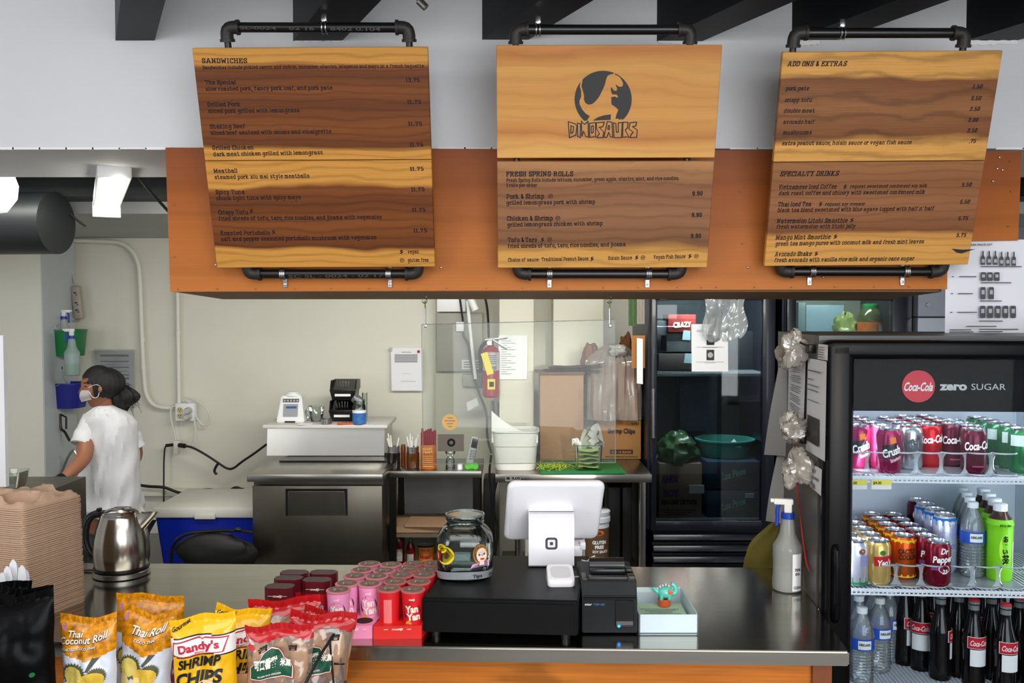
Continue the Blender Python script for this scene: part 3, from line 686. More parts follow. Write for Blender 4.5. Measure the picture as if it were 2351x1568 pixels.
for L_ in ([(840, 1015), (905, 1035), (918, 1060), (908, 1135), (850, 1160)], [(865, 1050), (888, 1060), (882, 1110), (862, 1120)],
           [(922, 1028), (950, 1035), (948, 1158), (925, 1150)], [(958, 1010), (985, 1040), (1018, 1010), (1022, 1155), (998, 1150), (978, 1100), (962, 1145)],
           [(1030, 1030), (1085, 1022), (1085, 1150), (1032, 1155)], [(1045, 1058), (1065, 1050), (1064, 1110), (1048, 1118)],
           [(1092, 1025), (1165, 1018), (1150, 1060), (1118, 1065), (1160, 1110), (1150, 1158), (1095, 1158), (1120, 1120), (1095, 1080)],
           [(1190, 1015), (1232, 1018), (1240, 1155), (1218, 1150), (1205, 1110), (1185, 1155), (1160, 1155)], [(1200, 1050), (1212, 1050), (1210, 1085), (1195, 1085)],
           [(1245, 1025), (1268, 1030), (1272, 1110), (1290, 1110), (1290, 1025), (1325, 1022), (1318, 1158), (1252, 1158)],
           [(1332, 1020), (1378, 1020), (1372, 1070), (1352, 1090), (1388, 1155), (1355, 1150), (1345, 1155), (1328, 1155)],
           [(1395, 1025), (1455, 1018), (1448, 1052), (1418, 1060), (1460, 1090), (1455, 1155), (1395, 1158), (1408, 1125), (1425, 1110), (1385, 1080)]):
    outline(b, f2, L_)
    outline(b, f2, [(x+4, y+4) for x, y in L_], .0006)
o = b.build('logo_print', M('logo_black', (48, 46, 46), .6), None, smooth=False, recalc=False, label='black dinosaur in circle over jagged word DINOSAURS'); o.parent = u2_; o.matrix_basis = WM[u2_.name].inverted()
# stubs of pipe seen in the gap of the middle sign
b = MB()
for x in (1186, 1577): q = f2.px(x, 364, -.022); b.tube([q + V((0, 0, -.02)), q + V((0, 0, .02))], .0095, 10)
b.build('pipe_stub', m_pipe, sg2, world=True, kind='stuff')
# ================================================================ ON THE COUNTER
def pos(px, py, z): return PZ(px, py, z)
# ---- electric kettle
p = CT(280, 1318)
kt = thing('electric_kettle', 'brushed steel electric kettle with black handle on the counter', 'kettle', p)
b = MB(); b.lathe([(.078, 0), (.082, .003), (.082, .016), (.078, .019)], 40); b.build('power_base', m_steel, kt)
b = MB(); b.lathe([(.074, .019), (.080, .021), (.080, .027), (.075, .029)], 40); b.build('black_ring', m_blk, kt)
m_kettle = M('kettle_steel', (196, 190, 180), .2, 1, var=.05, scale=3, stretch=(1, 1, 40))
b = MB(); b.lathe([(.076, .029), (.080, .05), (.081, .075), (.078, .11), (.071, .145), (.060, .178), (.056, .186), (.052, .188)], 48); b.build('body', m_kettle, kt)
b = MB(); b.lathe([(.055, .187), (.052, .192), (.040, .198), (.030, .201), (.028, .199), (.016, .199), (.013, .203), (.0001, .204)], 40); b.build('lid', M('lid_steel', (200, 196, 190), .18, 1), kt)
b = MB()
def spout(u, v):
    a = (u-.5)*2.0; r = .053 + .052*v**1.3; w = (1 - (abs(u-.5)*2)**2*.6)
    return V((.045*math.cos(a) + (.018 + .05*v)*w, (.045 - .012*v)*math.sin(a)*(1-.35*v), .122 + .062*v + .006*w*v))
b.grid(spout, 14, 8); b.build('spout', m_kettle, kt)
b = MB(); b.tube([(-.052, 0, .183), (-.075, 0, .184), (-.098, -.004, .172), (-.108, -.006, .14), (-.108, -.006, .10), (-.096, -.004, .068), (-.078, 0, .05)], .0125, 12, smooth=2); b.box((-.058, 0, .187), (.05, .026, .014), bev=.004); b.box((-.066, 0, .198), (.012, .016, .008), bev=.002)
b.build('handle', m_blk, kt)
b = MB(); b.tube([(-.08, .02, .006), (-.12, .03, .004), (-.2, .02, .004), (-.3, .08, .004)], .0035, 8, smooth=2); b.build('cord', m_rubber, kt)

# ---- stack of moulded pulp cup carriers
Fc = CT(60, 1432); Rc = CT(197, 1378)
ed = (Rc - Fc); aa = math.atan2(ed.y, ed.x); sz = .205
cen = Fc + V((math.cos(aa), math.sin(aa), 0))*sz/2 + V((math.cos(aa+PI/2), math.sin(aa+PI/2), 0))*sz/2
m_pulp = M('brown_pulp', (188, 156, 130), .9, var=.06, scale=60, bump=.3)
def ordw(n):
    u = ['', 'first', 'second', 'third', 'fourth', 'fifth', 'sixth', 'seventh', 'eighth', 'ninth', 'tenth', 'eleventh', 'twelfth', 'thirteenth', 'fourteenth', 'fifteenth', 'sixteenth', 'seventeenth', 'eighteenth', 'nineteenth']
    if n < 20: return u[n]
    t_ = {2: 'twent', 3: 'thirt', 4: 'fort', 5: 'fift'}[n//10]; return t_ + 'ieth' if n % 10 == 0 else t_ + 'y-' + u[n % 10]
def tray_mesh(hi):
    b = MB(); n = 22
    def fn(u, v):
        x = (u-.5)*sz; y = (v-.5)*sz
        ex = max(abs(x), abs(y)) / (sz/2)
        # four wells; webs rise between them
        cx = .046 if x > 0 else -.046; cy = .046 if y > 0 else -.046
        d = math.hypot(x-cx, y-cy); web = max(0, min(1, (d-.030)/.014)); c = math.hypot(x, y)
        h = hi*(web*(.62 + .38*(abs(abs(x)-.0) < .02 or abs(y) < .02)))
        if ex > .86: h = hi*max(0, (1-ex)/.14)*.55
        cr = sz*.46; k = 1 if ex < .9 else 1 - .03*(min(abs(x), abs(y))/(sz/2))**4
        return V((x*k, y*k, h))
    b.grid(fn, n, n)
    bmesh.ops.solidify(b.b, geom=list(b.b.faces), thickness=-.0028) if False else None
    # outer rim lip, the edge that shows in the stack
    pts = rings(sz+.004, sz+.004, .02, 3)
    vb = [b.b.verts.new((x, y, -.0016)) for x, y in pts]; vt = [b.b.verts.new((x, y, .0020)) for x, y in pts]; vi = [b.b.verts.new((x*.93, y*.93, .0034)) for x, y in pts]; vj = [b.b.verts.new((x*.93, y*.93, -.0010)) for x, y in pts]
    k = len(pts)
    for i in range(k):
        j = (i+1) % k
        b.b.faces.new((vb[i], vb[j], vt[j], vt[i])); b.b.faces.new((vt[i], vt[j], vi[j], vi[i])); b.b.faces.new((vj[i], vj[j], vb[j], vb[i]))
    return b
NT = 54; step = .0054
first = None
for i in range(NT):
    top = i >= NT-2
    ln = V((-.010, .004, 0))*(i/NT) + V((random.uniform(-.0012, .0012), random.uniform(-.0012, .0012), 0))
    loc = V((cen.x, cen.y, ZT + .0018 + i*step)) + ln; rz = aa + random.uniform(-.012, .012)
    lab = 'brown moulded pulp cup carrier, topmost of the tall stack' if i == NT-1 else 'brown pulp cup carrier, %s from the top of the tall stack' % ordw(NT-i)
    if first is None:
        o = tray_mesh(.030).build('cup_carrier', m_pulp); first = o; tag(o, lab, 'cup carrier')
    else: o = first.copy(); C.objects.link(o); o['label'] = lab
    if i < NT-1: o['group'] = 'cup carriers in the stack'
    elif 'group' in o: del o['group']
    setM(o, Matrix.Translation(loc) @ Matrix.Rotation(rz, 4, 'Z') @ Matrix.Rotation(random.uniform(-.004, .004), 4, 'X'))

# ---- cash drawer
ZD = 1.08
b = MB(); cr = [PZ(970, 1371, ZD), PZ(1327, 1379, ZD), PZ(1353, 1276, ZD), PZ(1047, 1275, ZD)]
dr = thing('cash_drawer', 'wide black metal cash drawer under the register', 'cash drawer', ((cr[0].x+cr[1].x)/2, cr[0].y+.12, ZT))
b.hexa([V((p.x, p.y, .994)) for p in cr] + cr); bmesh.ops.bevel(b.b, geom=list(b.b.edges), offset=.003, segments=2, affect='EDGES')
m_drw = M('drawer_black', (11, 11, 12), .45, spec=.2, var=.1, scale=300, bump=.05)
b.build('body', m_drw, dr, world=True)
e = (cr[1]-cr[0]).normalized(); nn = V((e.y, -e.x, 0)); 
b = MB(); a0 = cr[0] + e*.006; a1 = cr[1] - e*.010
b.hexa([V((p.x, p.y, z)) for z in (.999, 1.070) for p in (a0+nn*.004, a1+nn*.004, a1-nn*.004, a0-nn*.004)]); b.build('drawer_front', m_drw, dr, world=True, smooth=False)
b = MB()
for q in (cr[0]+e*.03-nn*.02, cr[1]-e*.03-nn*.02, cr[2]-e*.03-nn*-.02, cr[3]+e*.03-nn*-.02): b.lathe([(.011, 0), (.013, .014)], 14, c=(q.x, q.y, ZT))
b.build('feet', m_blk, dr, world=True, kind='stuff')

# ---- tip jar
p = PZ(1068, 1322, ZD)
tj = thing('tip_jar', 'clear glass tip jar with stickers and duct tape on the cash drawer', 'jar', p)
prof = [(.058, .0), (.066, .006), (.0725, .02), (.0735, .05), (.0735, .095), (.071, .112), (.060, .126), (.049, .134), (.047, .140), (.050, .146), (.047, .150), (.050, .156), (.051, .160), (.050, .164)]
m_jar = glassy('jar_glass', (232, 240, 238), 1.5, .03, 1.5)
b = MB(); b.lathe(prof, 48, sq=3.2, cap=False); b.lathe([(r-.003, z+.004) for r, z in prof[:-1]] + [(.047, .164)], 48, sq=3.2, cap=False); b.lathe([(.0001, .004), (.058, .004)], 24); b.build('glass_body', m_jar, tj)
b = MB(); b.lathe([(.0475, .160), (.0515, .1625), (.0515, .1655), (.0475, .1672), (.0465, .164)], 40); b.lathe([(.0492, .146), (.0512, .1475), (.0495, .150)], 40, cap=False); b.build('rim', glassy('rim_glass', (226, 232, 230), 2.2, .05, 1.5, dens=.22), tj)
def sqr(r): return lambda z: r
def jar_pt(a, z, d=.0006, r=.0735):
    x, y = math.sin(a), -math.cos(a); k = (abs(x)**3.2 + abs(y)**3.2)**(-1/3.2)
    return V((x*k*(r+d), y*k*(r+d), z))
m_tape = M('duct_tape', (168, 172, 176), .35, .4, var=.12, scale=40, bump=.4)
b = MB(); b.grid(lambda u, v: jar_pt(-1.25 + 2.7*u, .008 + .02*v + .004*math.sin(2*u), .0004, .0715 + .003*v), 30, 2); b.build('tape_band', m_tape, tj)
def stick(nm, a, z, s, parts, lab):
    bb = MB(); ms = []
    for mcol, pts, lay in parts:
        m = M('sticker_%d_%d_%d' % mcol, mcol, .6)
        if m not in ms: ms.append(m)
        vs = [bb.b.verts.new(jar_pt(a + x*s/.0735, z + y*s, .001 + lay*.0005)) for x, y in pts]
        for k in range(1, len(vs)-1):
            bb.b.faces.new((vs[0], vs[k], vs[k+1])).material_index = ms.index(m)
    bb.build(nm, ms, tj, smooth=False, label=lab, recalc=False)
def ell(cx, cy, rx, ry, rot=0, n=16): return [(cx + rx*math.cos(t)*math.cos(rot) - ry*math.sin(t)*math.sin(rot), cy + rx*math.cos(t)*math.sin(rot) + ry*math.sin(t)*math.cos(rot)) for t in [2*PI*i/n for i in range(n)]]
Yl = (222, 190, 20); Rd = (150, 12, 24); Bk = (60, 30, 10)
stick('sticker', -.62, .072, .024, [(Yl, ell(0, 0, .95, .98), 0), (Yl, ell(-.4, .7, .6, .5), 0), (Bk, ell(-.35, .75, .22, .07, .4), 1), (Bk, ell(.15, .0, .2, .35), 1), (Bk, ell(-.45, .25, .08, .3, .5), 1), (Bk, ell(.4, .55, .06, .4, .7), 1), (Bk, ell(-.45, -.45, .1, .3, .4), 1), (Rd, ell(-.85, -.15, .42, .62), 1)], 'round yellow face sticker with red heart')
Hr = (150, 104, 44); Sk = (238, 214, 196); Pk = (226, 160, 200)
stick('sticker', .56, .070, .026, [(Hr, ell(0, .25, .72, 1.0), 0), (Pk, [(-.95, -1.15), (.85, -1.0), (.8, -.35), (.3, -.55), (-.2, -.6), (-.75, -.75)], 1), (Sk, ell(.08, .15, .48, .72), 1), (Sk, [(-.15, -.85), (.3, -.8), (.25, -.3), (-.1, -.3)], 2), (Hr, [(-.6, .3), (-.4, .75), (.1, 1.05), (.6, .75), (.45, .55), (-.1, .45)], 2), ((40, 50, 60), ell(-.15, .2, .07, .1), 2), ((40, 50, 60), ell(.3, .28, .07, .1), 2), ((190, 50, 40), ell(.12, -.22, .2, .1), 2), (Sk, [(.7, .0), (1.05, .25), (1.0, .1), (.85, -.15), (.65, -.2)], 2)], 'sticker of brown-haired woman in pink top')
b = MB()
for s, a, w in (('Tips', .45, .020), ('Thx', .95, .016)):
    vf = sans(s, .02); b.lay(vf, lambda x, y: jar_pt(a + (x-.5)*w/.07, .015 + y*.009 + .003*x, .0012, .0745))
b.build('handwriting', m_ink, tj, smooth=False, recalc=False)

# ---- register stand with tablet, customer side seen from behind
q = PZ(1266, 1303, ZD); wn_ = .124
rg = thing('register_stand', 'white point of sale tablet stand seen from behind', 'register', q)
m_sq = M('white_gloss', (238, 236, 240), .22, coat=.3)
bb = MB()
prof = [(0, .006), (0, .118), (.006, .134), (.022, .146), (.05, .15), (.075, .16), (.08, .152), (.055, .138), (.03, .13), (.02, .118), (.03, .03), (.12, .018), (.12, .002), (.004, .002)]
pl = [V((-wn_/2, y, z)) for y, z in prof]; pr2 = [V((wn_/2, y, z)) for y, z in prof]; k = len(prof)
a = [bb.b.verts.new(v) for v in pl]; c = [bb.b.verts.new(v) for v in pr2]
for i in range(k): bb.b.faces.new((a[i], a[(i+1) % k], c[(i+1) % k], c[i]))
from mathutils.geometry import tessellate_polygon
for s_, vv, pp in ((0, a, pl), (1, c, pr2)):
    for t in tessellate_polygon([pp]): bb.b.faces.new([vv[i] for i in t])
bb.build('stand_neck', m_sq, rg, smooth=True)
tl, tr, br, bl = P(1150, 1109, 2.47), P(1374, 1108, 2.50), P(1387, 1238, 2.60), P(1172, 1235, 2.56)
exx = (tr - tl).normalized(); cc = (tl+tr+br+bl)/4; wv = ((tr-tl).length + (br-bl).length)/2; hv = ((tl-bl).length + (tr-br).length)/2; eyy = ((tl-bl) + (tr-br)).normalized()
frt = Frame(cc, exx, eyy)
bb = MB(); pts = rings(wv, hv, .02, 5)
bb.b.free(); bb = MB(); bb.slab([frt.at(x, y, -.006) for x, y in pts], -.014) if False else None
lay = []
for d_, in_ in ((.007, .010), (.004, .004), (0, .001), (-.006, 0), (-.012, .002), (-.014, .006)):
    lay.append([bb.b.verts.new(frt.at(x*(1-in_*2/wv), y*(1-in_*2/hv), d_)) for x, y in pts])
for l0, l1 in zip(lay, lay[1:]):
    for i in range(len(pts)): j = (i+1) % len(pts); bb.b.faces.new((l0[i], l0[j], l1[j], l1[i]))
bb.b.faces.new(lay[0]); bb.b.faces.new(lay[-1][::-1])
bb.build('tablet_case', m_sq, rg, world=True)
bb = MB(); bb.lay(disc_uv(4), lambda x, y: frt.at((x-.5)*.2, (y-.5)*.16, -.0146)); bb.build('screen', m_blk, rg, world=True, smooth=False)
bb = MB(); bb.box((wn_/2-.018, -.0, .146), (.001, .001, .001)) if False else None; bb.box((0.0, .012, .1505), (.122, .004, .0016)); bb.build('seam', M('seam_grey', (90, 90, 92), .6), rg)
bb = MB()
def sqlogo(x, y, s, mi, r): bb.b.faces.new([bb.b.verts.new((x+u*1, -.0006-mi*.0003, y+v)) for u, v in rings(s, s, r, 4)]).material_index = mi
sqlogo(0, .066, .033, 0, .008); sqlogo(0, .066, .021, 1, .0035); sqlogo(0, .066, .0085, 2, .0015)
bb.build('emblem', [M('logo_grey', (66, 66, 74), .5), m_sq, M('logo_grey2', (60, 60, 62), .5)], rg, smooth=False, recalc=False, label='dark rounded square emblem')
bb = MB(); bb.box((.072, .07, .036), (.032, .075, .03), bev=.004); bb.box((.088, .05, .05), (.016, .04, .02), bev=.003); bb.build('hub', m_sq, rg)
q2 = PZ(1372, 1310, ZD) ; bb = MB(); bb.tube([rg.matrix_basis.translation + V((.085, .03, .012)), P(1350, 1290, 2.47), P(1352, 1283, 2.5), P(1366, 1276, 2.5)], .0022, 8, smooth=2); bb.build('cable', m_cord, rg, world=True)
# ---- card reader
q = PZ(1288, 1347, ZD)
rd = thing('card_reader', 'small white square card reader in front of the register stand', 'card reader', q + V((0, .03, 0)), R(2))
bb = MB(); s = .070
pts = rings(s, s, .012, 4); lay = []
for z, k, ty in ((0, .96, 0), (.003, 1, 0), (.012, 1, 0), (.016, .985, 0), (.0175, .95, 0)):
    lay.append([bb.b.verts.new((x*k, y*k, z + (y/s+.5)*.022*(z/.0175))) for x, y in pts])
for l0, l1 in zip(lay, lay[1:]):
    for i in range(len(pts)): j = (i+1) % len(pts); bb.b.faces.new((l0[i], l0[j], l1[j], l1[i]))
bb.b.faces.new(lay[0][::-1]); bb.b.faces.new(lay[-1]); bb.build('body', m_sq, rd)
bb = MB(); bb.b.faces.new([bb.b.verts.new((x, y, .0182 + (y/s+.5)*.022)) for x, y in rings(.05, .05, .012, 4)]); bb.build('tap_area', M('pale_grey_plastic', (214, 212, 214), .4), rd, smooth=False)
bb = MB(); bb.tube([(.034, .02, .01), (.06, .03, .008), (.085, .03, .004), (.10, .045, .004)], .002, 8, smooth=2); bb.build('cable', m_cord, rd)

# ---- receipt printer
q = CT(1400, 1457); wp = .136
pr_ = thing('receipt_printer', 'black receipt printer beside the cash drawer', 'printer', q)
m_prn = M('printer_black', (24, 25, 28), .5, spec=.25, var=.06, scale=300, bump=.05)
prof = [(.0, .004), (.002, .088), (.012, .092), (.018, .128), (.16, .138), (.19, .13), (.19, .004)]
bb = MB(); a = [bb.b.verts.new((-wp/2, y, z)) for y, z in prof]; c = [bb.b.verts.new((wp/2, y, z)) for y, z in prof]; k = len(prof)
for i in range(k): bb.b.faces.new((a[i], a[(i+1) % k], c[(i+1) % k], c[i]))
bb.b.faces.new(a[::-1]); bb.b.faces.new(c); bmesh.ops.bevel(bb.b, geom=list(bb.b.edges), offset=.002, segments=2, affect='EDGES'); bb.build('body', m_prn, pr_)
bb = MB(); bb.tube([(-.043, .10, .146), (.046, .10, .146)], .019, 20); bb.box((.0015, .072, .140), (.089, .03, .014), bev=.004); bb.build('roll_cover', M('printer_gloss', (26, 26, 28), .25), pr_)
bb = MB(); bb.box((.0, .035, .131), (.100, .018, .010), bev=.002); bb.box((.056, .036, .132), (.018, .03, .014), bev=.002); bb.box((.056, .085, .139), (.016, .03, .008), bev=.002); bb.box((-.06, .045, .131), (.012, .05, .008), bev=.002); bb.build('paper_exit', M('printer_edge', (52, 50, 46), .35), pr_)
bb = MB(); bb.box((.036, -.001, .052), (.045, .003, .066), bev=.001, seg=1); bb.build('control_recess', M('recess_black', (8, 8, 10), .3), pr_)
bb = MB(); bb.box((.036, -.004, .030), (.042, .004, .010), bev=.001, seg=1); bb.build('control_strip', M('strip_grey', (84, 84, 86), .4), pr_)
bb = MB(); bb.ball((.022, -.005, .023), .0042, 12, (1, .5, 1)); bb.build('indicator_light', M('blue_led', (40, 150, 255), .4, emit=1.6), pr_)
bb = MB(); bb.lay(sans('star', .03), lambda x, y: V((-.062+x*.018, -.0006, .073+y*.006))); bb.build('lettering', M('pale_lettering', (200, 210, 216), .5), pr_, smooth=False, recalc=False)
bb = MB(); bb.lay(sans('TSP100', .0), lambda x, y: V((-.041+x*.028, -.0006, .0725+y*.0055))); bb.build('lettering', M('blue_lettering', (70, 130, 190), .5), pr_, smooth=False, recalc=False)

# ---- frosted tray with slips, dinosaur planter
f0 = CT(1467, 1457); f1_ = CT(1603, 1457); wt_ = f1_.x - f0.x; dt = .225; ht = .050
ty = thing('frosted_tray', 'frosted white open tray of green slips beside the printer', 'tray', ((f0.x+f1_.x)/2, f0.y, ZT))
m_fr = M('frosted_acrylic', (206, 222, 228), .35, alpha=.86)
bb = MB(); t_ = .003
bb.box((0, dt/2, .003), (wt_, dt, .004)); bb.box((0, t_/2, ht/2), (wt_, t_, ht)); bb.box((0, dt-t_/2, ht/2), (wt_, t_, ht)); bb.box((-wt_/2+t_/2, dt/2, ht/2), (t_, dt, ht)); bb.box((wt_/2-t_/2, dt/2, ht/2), (t_, dt, ht))
bb.build('shell', m_fr, ty, smooth=False)
pg = M('pale_green_paper', (186, 216, 186), .85)
slips = []
for i in range(4):
    bb = MB(); w2 = .13; d2 = .13 + .01*i
    bb.grid(lambda u, v: V(((u-.5)*w2, (v-.5)*d2, .0004*math.sin(7*u+i) + .002*v*u)), 6, 6)
    o = bb.build('paper_slip', pg); setM(o, Matrix.Translation((ty.matrix_basis.translation.x + random.uniform(-.002, .002), f0.y + .10 + .004*i, ZT + .008 + i*.003)) @ Matrix.Rotation(random.uniform(-.02, .02), 4, 'Z'))
    tag(o, 'pale green printed slip, topmost in the frosted tray' if i == 3 else 'pale green slip lying under the top one in the frosted tray', 'paper', None if i == 3 else 'slips in the frosted tray')
    if i == 3:
        bb = MB()
        for r_ in range(7): bb.box((-.0, .02 - .012*r_, .0035), (.10 - .02*(r_ % 3), .0022, .0004))
        bb.build('printing', M('green_grey_ink', (96, 120, 104), .8), o, kind='stuff')
q = PZ(1525, 1390, ZT+.02)
dn = thing('dinosaur_planter', 'small teal dinosaur figurine with white spikes on orange pot', 'figurine', V((q.x, q.y, ZT+.0185)))
m_teal = M('teal_glaze', (92, 196, 180), .3, coat=.3); m_org = M('orange_pot', (226, 96, 50), .5)
bb = MB(); bb.lathe([(.014, 0), (.016, .002), (.0172, .019), (.0165, .020), (.015, .018)], 24); bb.build('pot', m_org, dn)
bb = MB(); bb.ball((.003, 0, .037), .02, 20, (1.15, .85, .8)); bb.tube([(-.012, 0, .036), (-.020, 0, .040), (-.027, 0, .046)], [.009, .004], 12, smooth=1); bb.ball((-.0275, 0, .047), .005, 12, (1.1, 1, .8))
bb.tube([(.018, 0, .034), (.028, 0, .034), (.031, 0, .045), (.026, 0, .056), (.018, 0, .06)], [.008, .005], 10, smooth=2)
for x, y in ((-.009, -.009), (.012, -.009), (-.009, .009), (.012, .009)): bb.tube([(x, y, .034), (x, y, .019)], [.006, .005], 10)
bb.build('body', m_teal, dn)
bb = MB(); bb.ball((.013, -.0165, .042), .0062, 12, (1, .25, 1)); bb.build('ear_patch', m_org, dn)
for i, (x, z) in enumerate(((-.018, .046), (-.011, .051), (-.004, .054), (.004, .0555), (.012, .053))):
    bb = MB(); bb.lathe([(.0022, 0), (.0001, .006)], 8, c=(x, 0, z-.001)); bb.build('spike', M('cream_spike', (240, 236, 220), .5), dn)

# ---- trigger spray bottles
def spray(loc, s, liquid, head, body_c, lab, lf=.35, rz=0, group=None, tag_=None, coll=(20, 50, 150)):
    t = thing('spray_bottle', lab, 'spray bottle', loc, rz, group)
    prof = [(.034, 0), (.040, .004), (.0415, .015), (.0395, .06), (.0415, .118), (.040, .130), (.028, .150), (.0225, .165), (.019, .195), (.016, .208), (.016, .216)]
    m = glassy('bottle_%d_%d_%d' % body_c, body_c, .8, .25, 1.4, dens=.42)
    bb = MB(); bb.lathe([(r*s, z*s) for r, z in prof], 28, sq=0); bb.build('bottle', m, t)
    if liquid: bb = MB(); bb.lathe([(.033*s, .003*s), (.0395*s, .016*s), (.038*s, .06*s), (.0385*s, (.13*lf+.01)*s)], 24); bb.build('liquid', M('liquid_%d_%d_%d' % liquid, liquid, .3, alpha=.8), t)
    hm = M('spray_%d_%d_%d' % head, head, .4); cm = M('spray_%d_%d_%d' % coll, coll, .4)
    bb = MB(); bb.lathe([(.0185*s, .206*s), (.0185*s, .222*s), (.013*s, .224*s)], 20); bb.build('collar', cm, t)
    bb = MB(); bb.box((0, .0, .240*s), (.022*s, .020*s, .036*s), bev=.004*s); bb.box((-.012*s, 0, .254*s), (.055*s, .018*s, .018*s), bev=.005*s); bb.tube([(-.038*s, 0, .256*s), (-.048*s, 0, .256*s)], .006*s, 12); bb.build('spray_head', hm, t)
    bb = MB(); bb.tube([(-.024*s, 0, .247*s), (-.03*s, 0, .23*s), (-.028*s, 0, .205*s), (-.031*s, 0, .185*s)], .0055*s, 10, smooth=1); bb.build('trigger', cm, t)
    return t
q = CT(1807, 1354)
sb = spray(q, 1.0, (200, 204, 200), (232, 230, 222), (196, 198, 192), 'large translucent spray bottle with blue trigger at the counter end', .3, R(-12), coll=(24, 56, 160))
bb = MB(); fn = cyl_map((0, 0, 0), lambda z: .0415, .06, .62, .105, .030); bb.lay(square_uv(6, 3), fn); bb.build('label_strip', m_paper, sb)
bb = MB()
for s_, z, w in (('70%', .068, .020), ('IPA', .056, .016), ('CLEAN', .018, .026)):
    bb.lay(sans(s_, .03), cyl_map((0, 0, 0), lambda z_: .0415, z, .66, .008, w, .001))
bb.build('handwriting', m_ink, sb, smooth=False, recalc=False)

# ---- snack cups (biscuit dip cups) and their trays
LZ = 1.09
pinks = [[(777, 1355), (797, 1340), (815, 1323), (831, 1309), (848, 1295)], [None, (849, 1341), (865, 1324), (882, 1311), (897, 1297)]]
reds = [[(893, 1352), (907, 1336), (922, 1321), (937, 1308), (950, 1295)], [(948, 1354), (962, 1336), (973, 1320), (983, 1308), (994, 1294)]]
m_pink = M('cup_pink', (238, 150, 196), .4); m_redc = M('cup_red', (214, 26, 36), .4)
m_lidr = M('lid_rim_pink', (214, 130, 138), .45); m_lidr2 = M('lid_rim_red', (196, 104, 104), .45)
m_lidp = M('lid_print', (116, 90, 78), .4, var=.5, scale=110); m_gold = M('biscuit_yellow', (224, 164, 60), .5); m_choc = M('chocolate_brown', (70, 36, 24), .5)
m_cream = M('print_cream', (244, 232, 214), .5); m_ink3 = M('print_dark', (46, 34, 60), .5)
def cup(pt, col, front, lab, grp, plain=False):
    q = PZ(pt[0], pt[1], LZ); z0 = ZT + .006
    t = thing('snack_cup', lab, 'snack cup', V((q.x, q.y, z0)), R(random.uniform(-9, 9) if not front else 6), grp)
    h = LZ - z0; rb, rt = .0225, .0285
    rf = lambda z: rb + (rt-rb)*z/h
    bb = MB(); bb.lathe([(rb, 0), (rt, h)], 32); bb.build('cup', m_pink if col == 'pink' else m_redc, t)
    bb = MB(); bb.lathe([(rt+.0005, h-.003), (rt+.002, h-.001), (rt+.002, h+.001), (rt-.001, h+.002)], 32); bb.build('lid', m_lidr if col == 'pink' else m_lidr2, t)
    bb = MB(); bb.lathe([(.0001, 0), (rt-.004, 0)], 24, c=(0, 0, h+.0024)); bb.build('lid_picture', m_lidp, t)
    bb = MB(); vf = slab_text('yan', 1.6)
    for w_, dy in ((.026, .003), (.022, -.007)): bb.lay(vf, lambda x, y: V(((x-.5)*w_, dy + y*.0065 - .002, h+.003)))
    bb.build('lid_lettering', m_cream, t, smooth=False, recalc=False)
    if front:
        bb = MB(); off = -.1 if not plain else .9
        if plain and col == 'red':
            bb.lay(square_uv(6, 2), cyl_map((0, 0, 0), rf, .055, -.1, .06, .020), 0)
            bb.lay(square_uv(6, 2), cyl_map((0, 0, 0), rf, .017, -.1, .012, .020), 1)
        else:
            bb.lay(disc_uv(24), cyl_map((0, 0, 0), rf, .056, off, .050, .046, .0003), 2)
            for s_, z, w, dx in (('Yan', .064, .032, -.05), ('Yan', .045, .034, .12)):
                bb.lay(sans(s_, .05), cyl_map((0, 0, 0), rf, z, off+dx, .017, w, .0006, .1), 1)
            bb.lay(disc_uv(16), cyl_map((0, 0, 0), rf, .020, off-.35, .030, .018, .0009), 3)
            bb.lay(disc_uv(16), cyl_map((0, 0, 0), rf, .014, off+.35, .022, .026, .0009), 4)
            bb.lay(sans('meiji', .03), cyl_map((0, 0, 0), rf, .088, off, .005, .014, .0006), 1)
        bb.build('label_print', [M('faint_red_print', (236, 120, 120), .5), m_cream, m_ink3, m_gold, m_choc], t, smooth=False, recalc=False)
    return t
rown = ['front', 'second', 'third', 'fourth', 'rear']
for ci, cs in enumerate(pinks):
    for ri, pt in enumerate(cs):
        if pt: cup(pt, 'pink', ri < 2, 'pink dip snack cup, %s in the %s pink column' % (rown[ri], ['left', 'right'][ci]), 'pink snack cups', plain=False)
for ci, cs in enumerate(reds):
    for ri, pt in enumerate(cs):
        cup(pt, 'red', ri < 1, 'red dip snack cup, %s in the %s red column' % (rown[ri], ['left', 'right'][ci]), 'red snack cups', plain=(ci == 0))
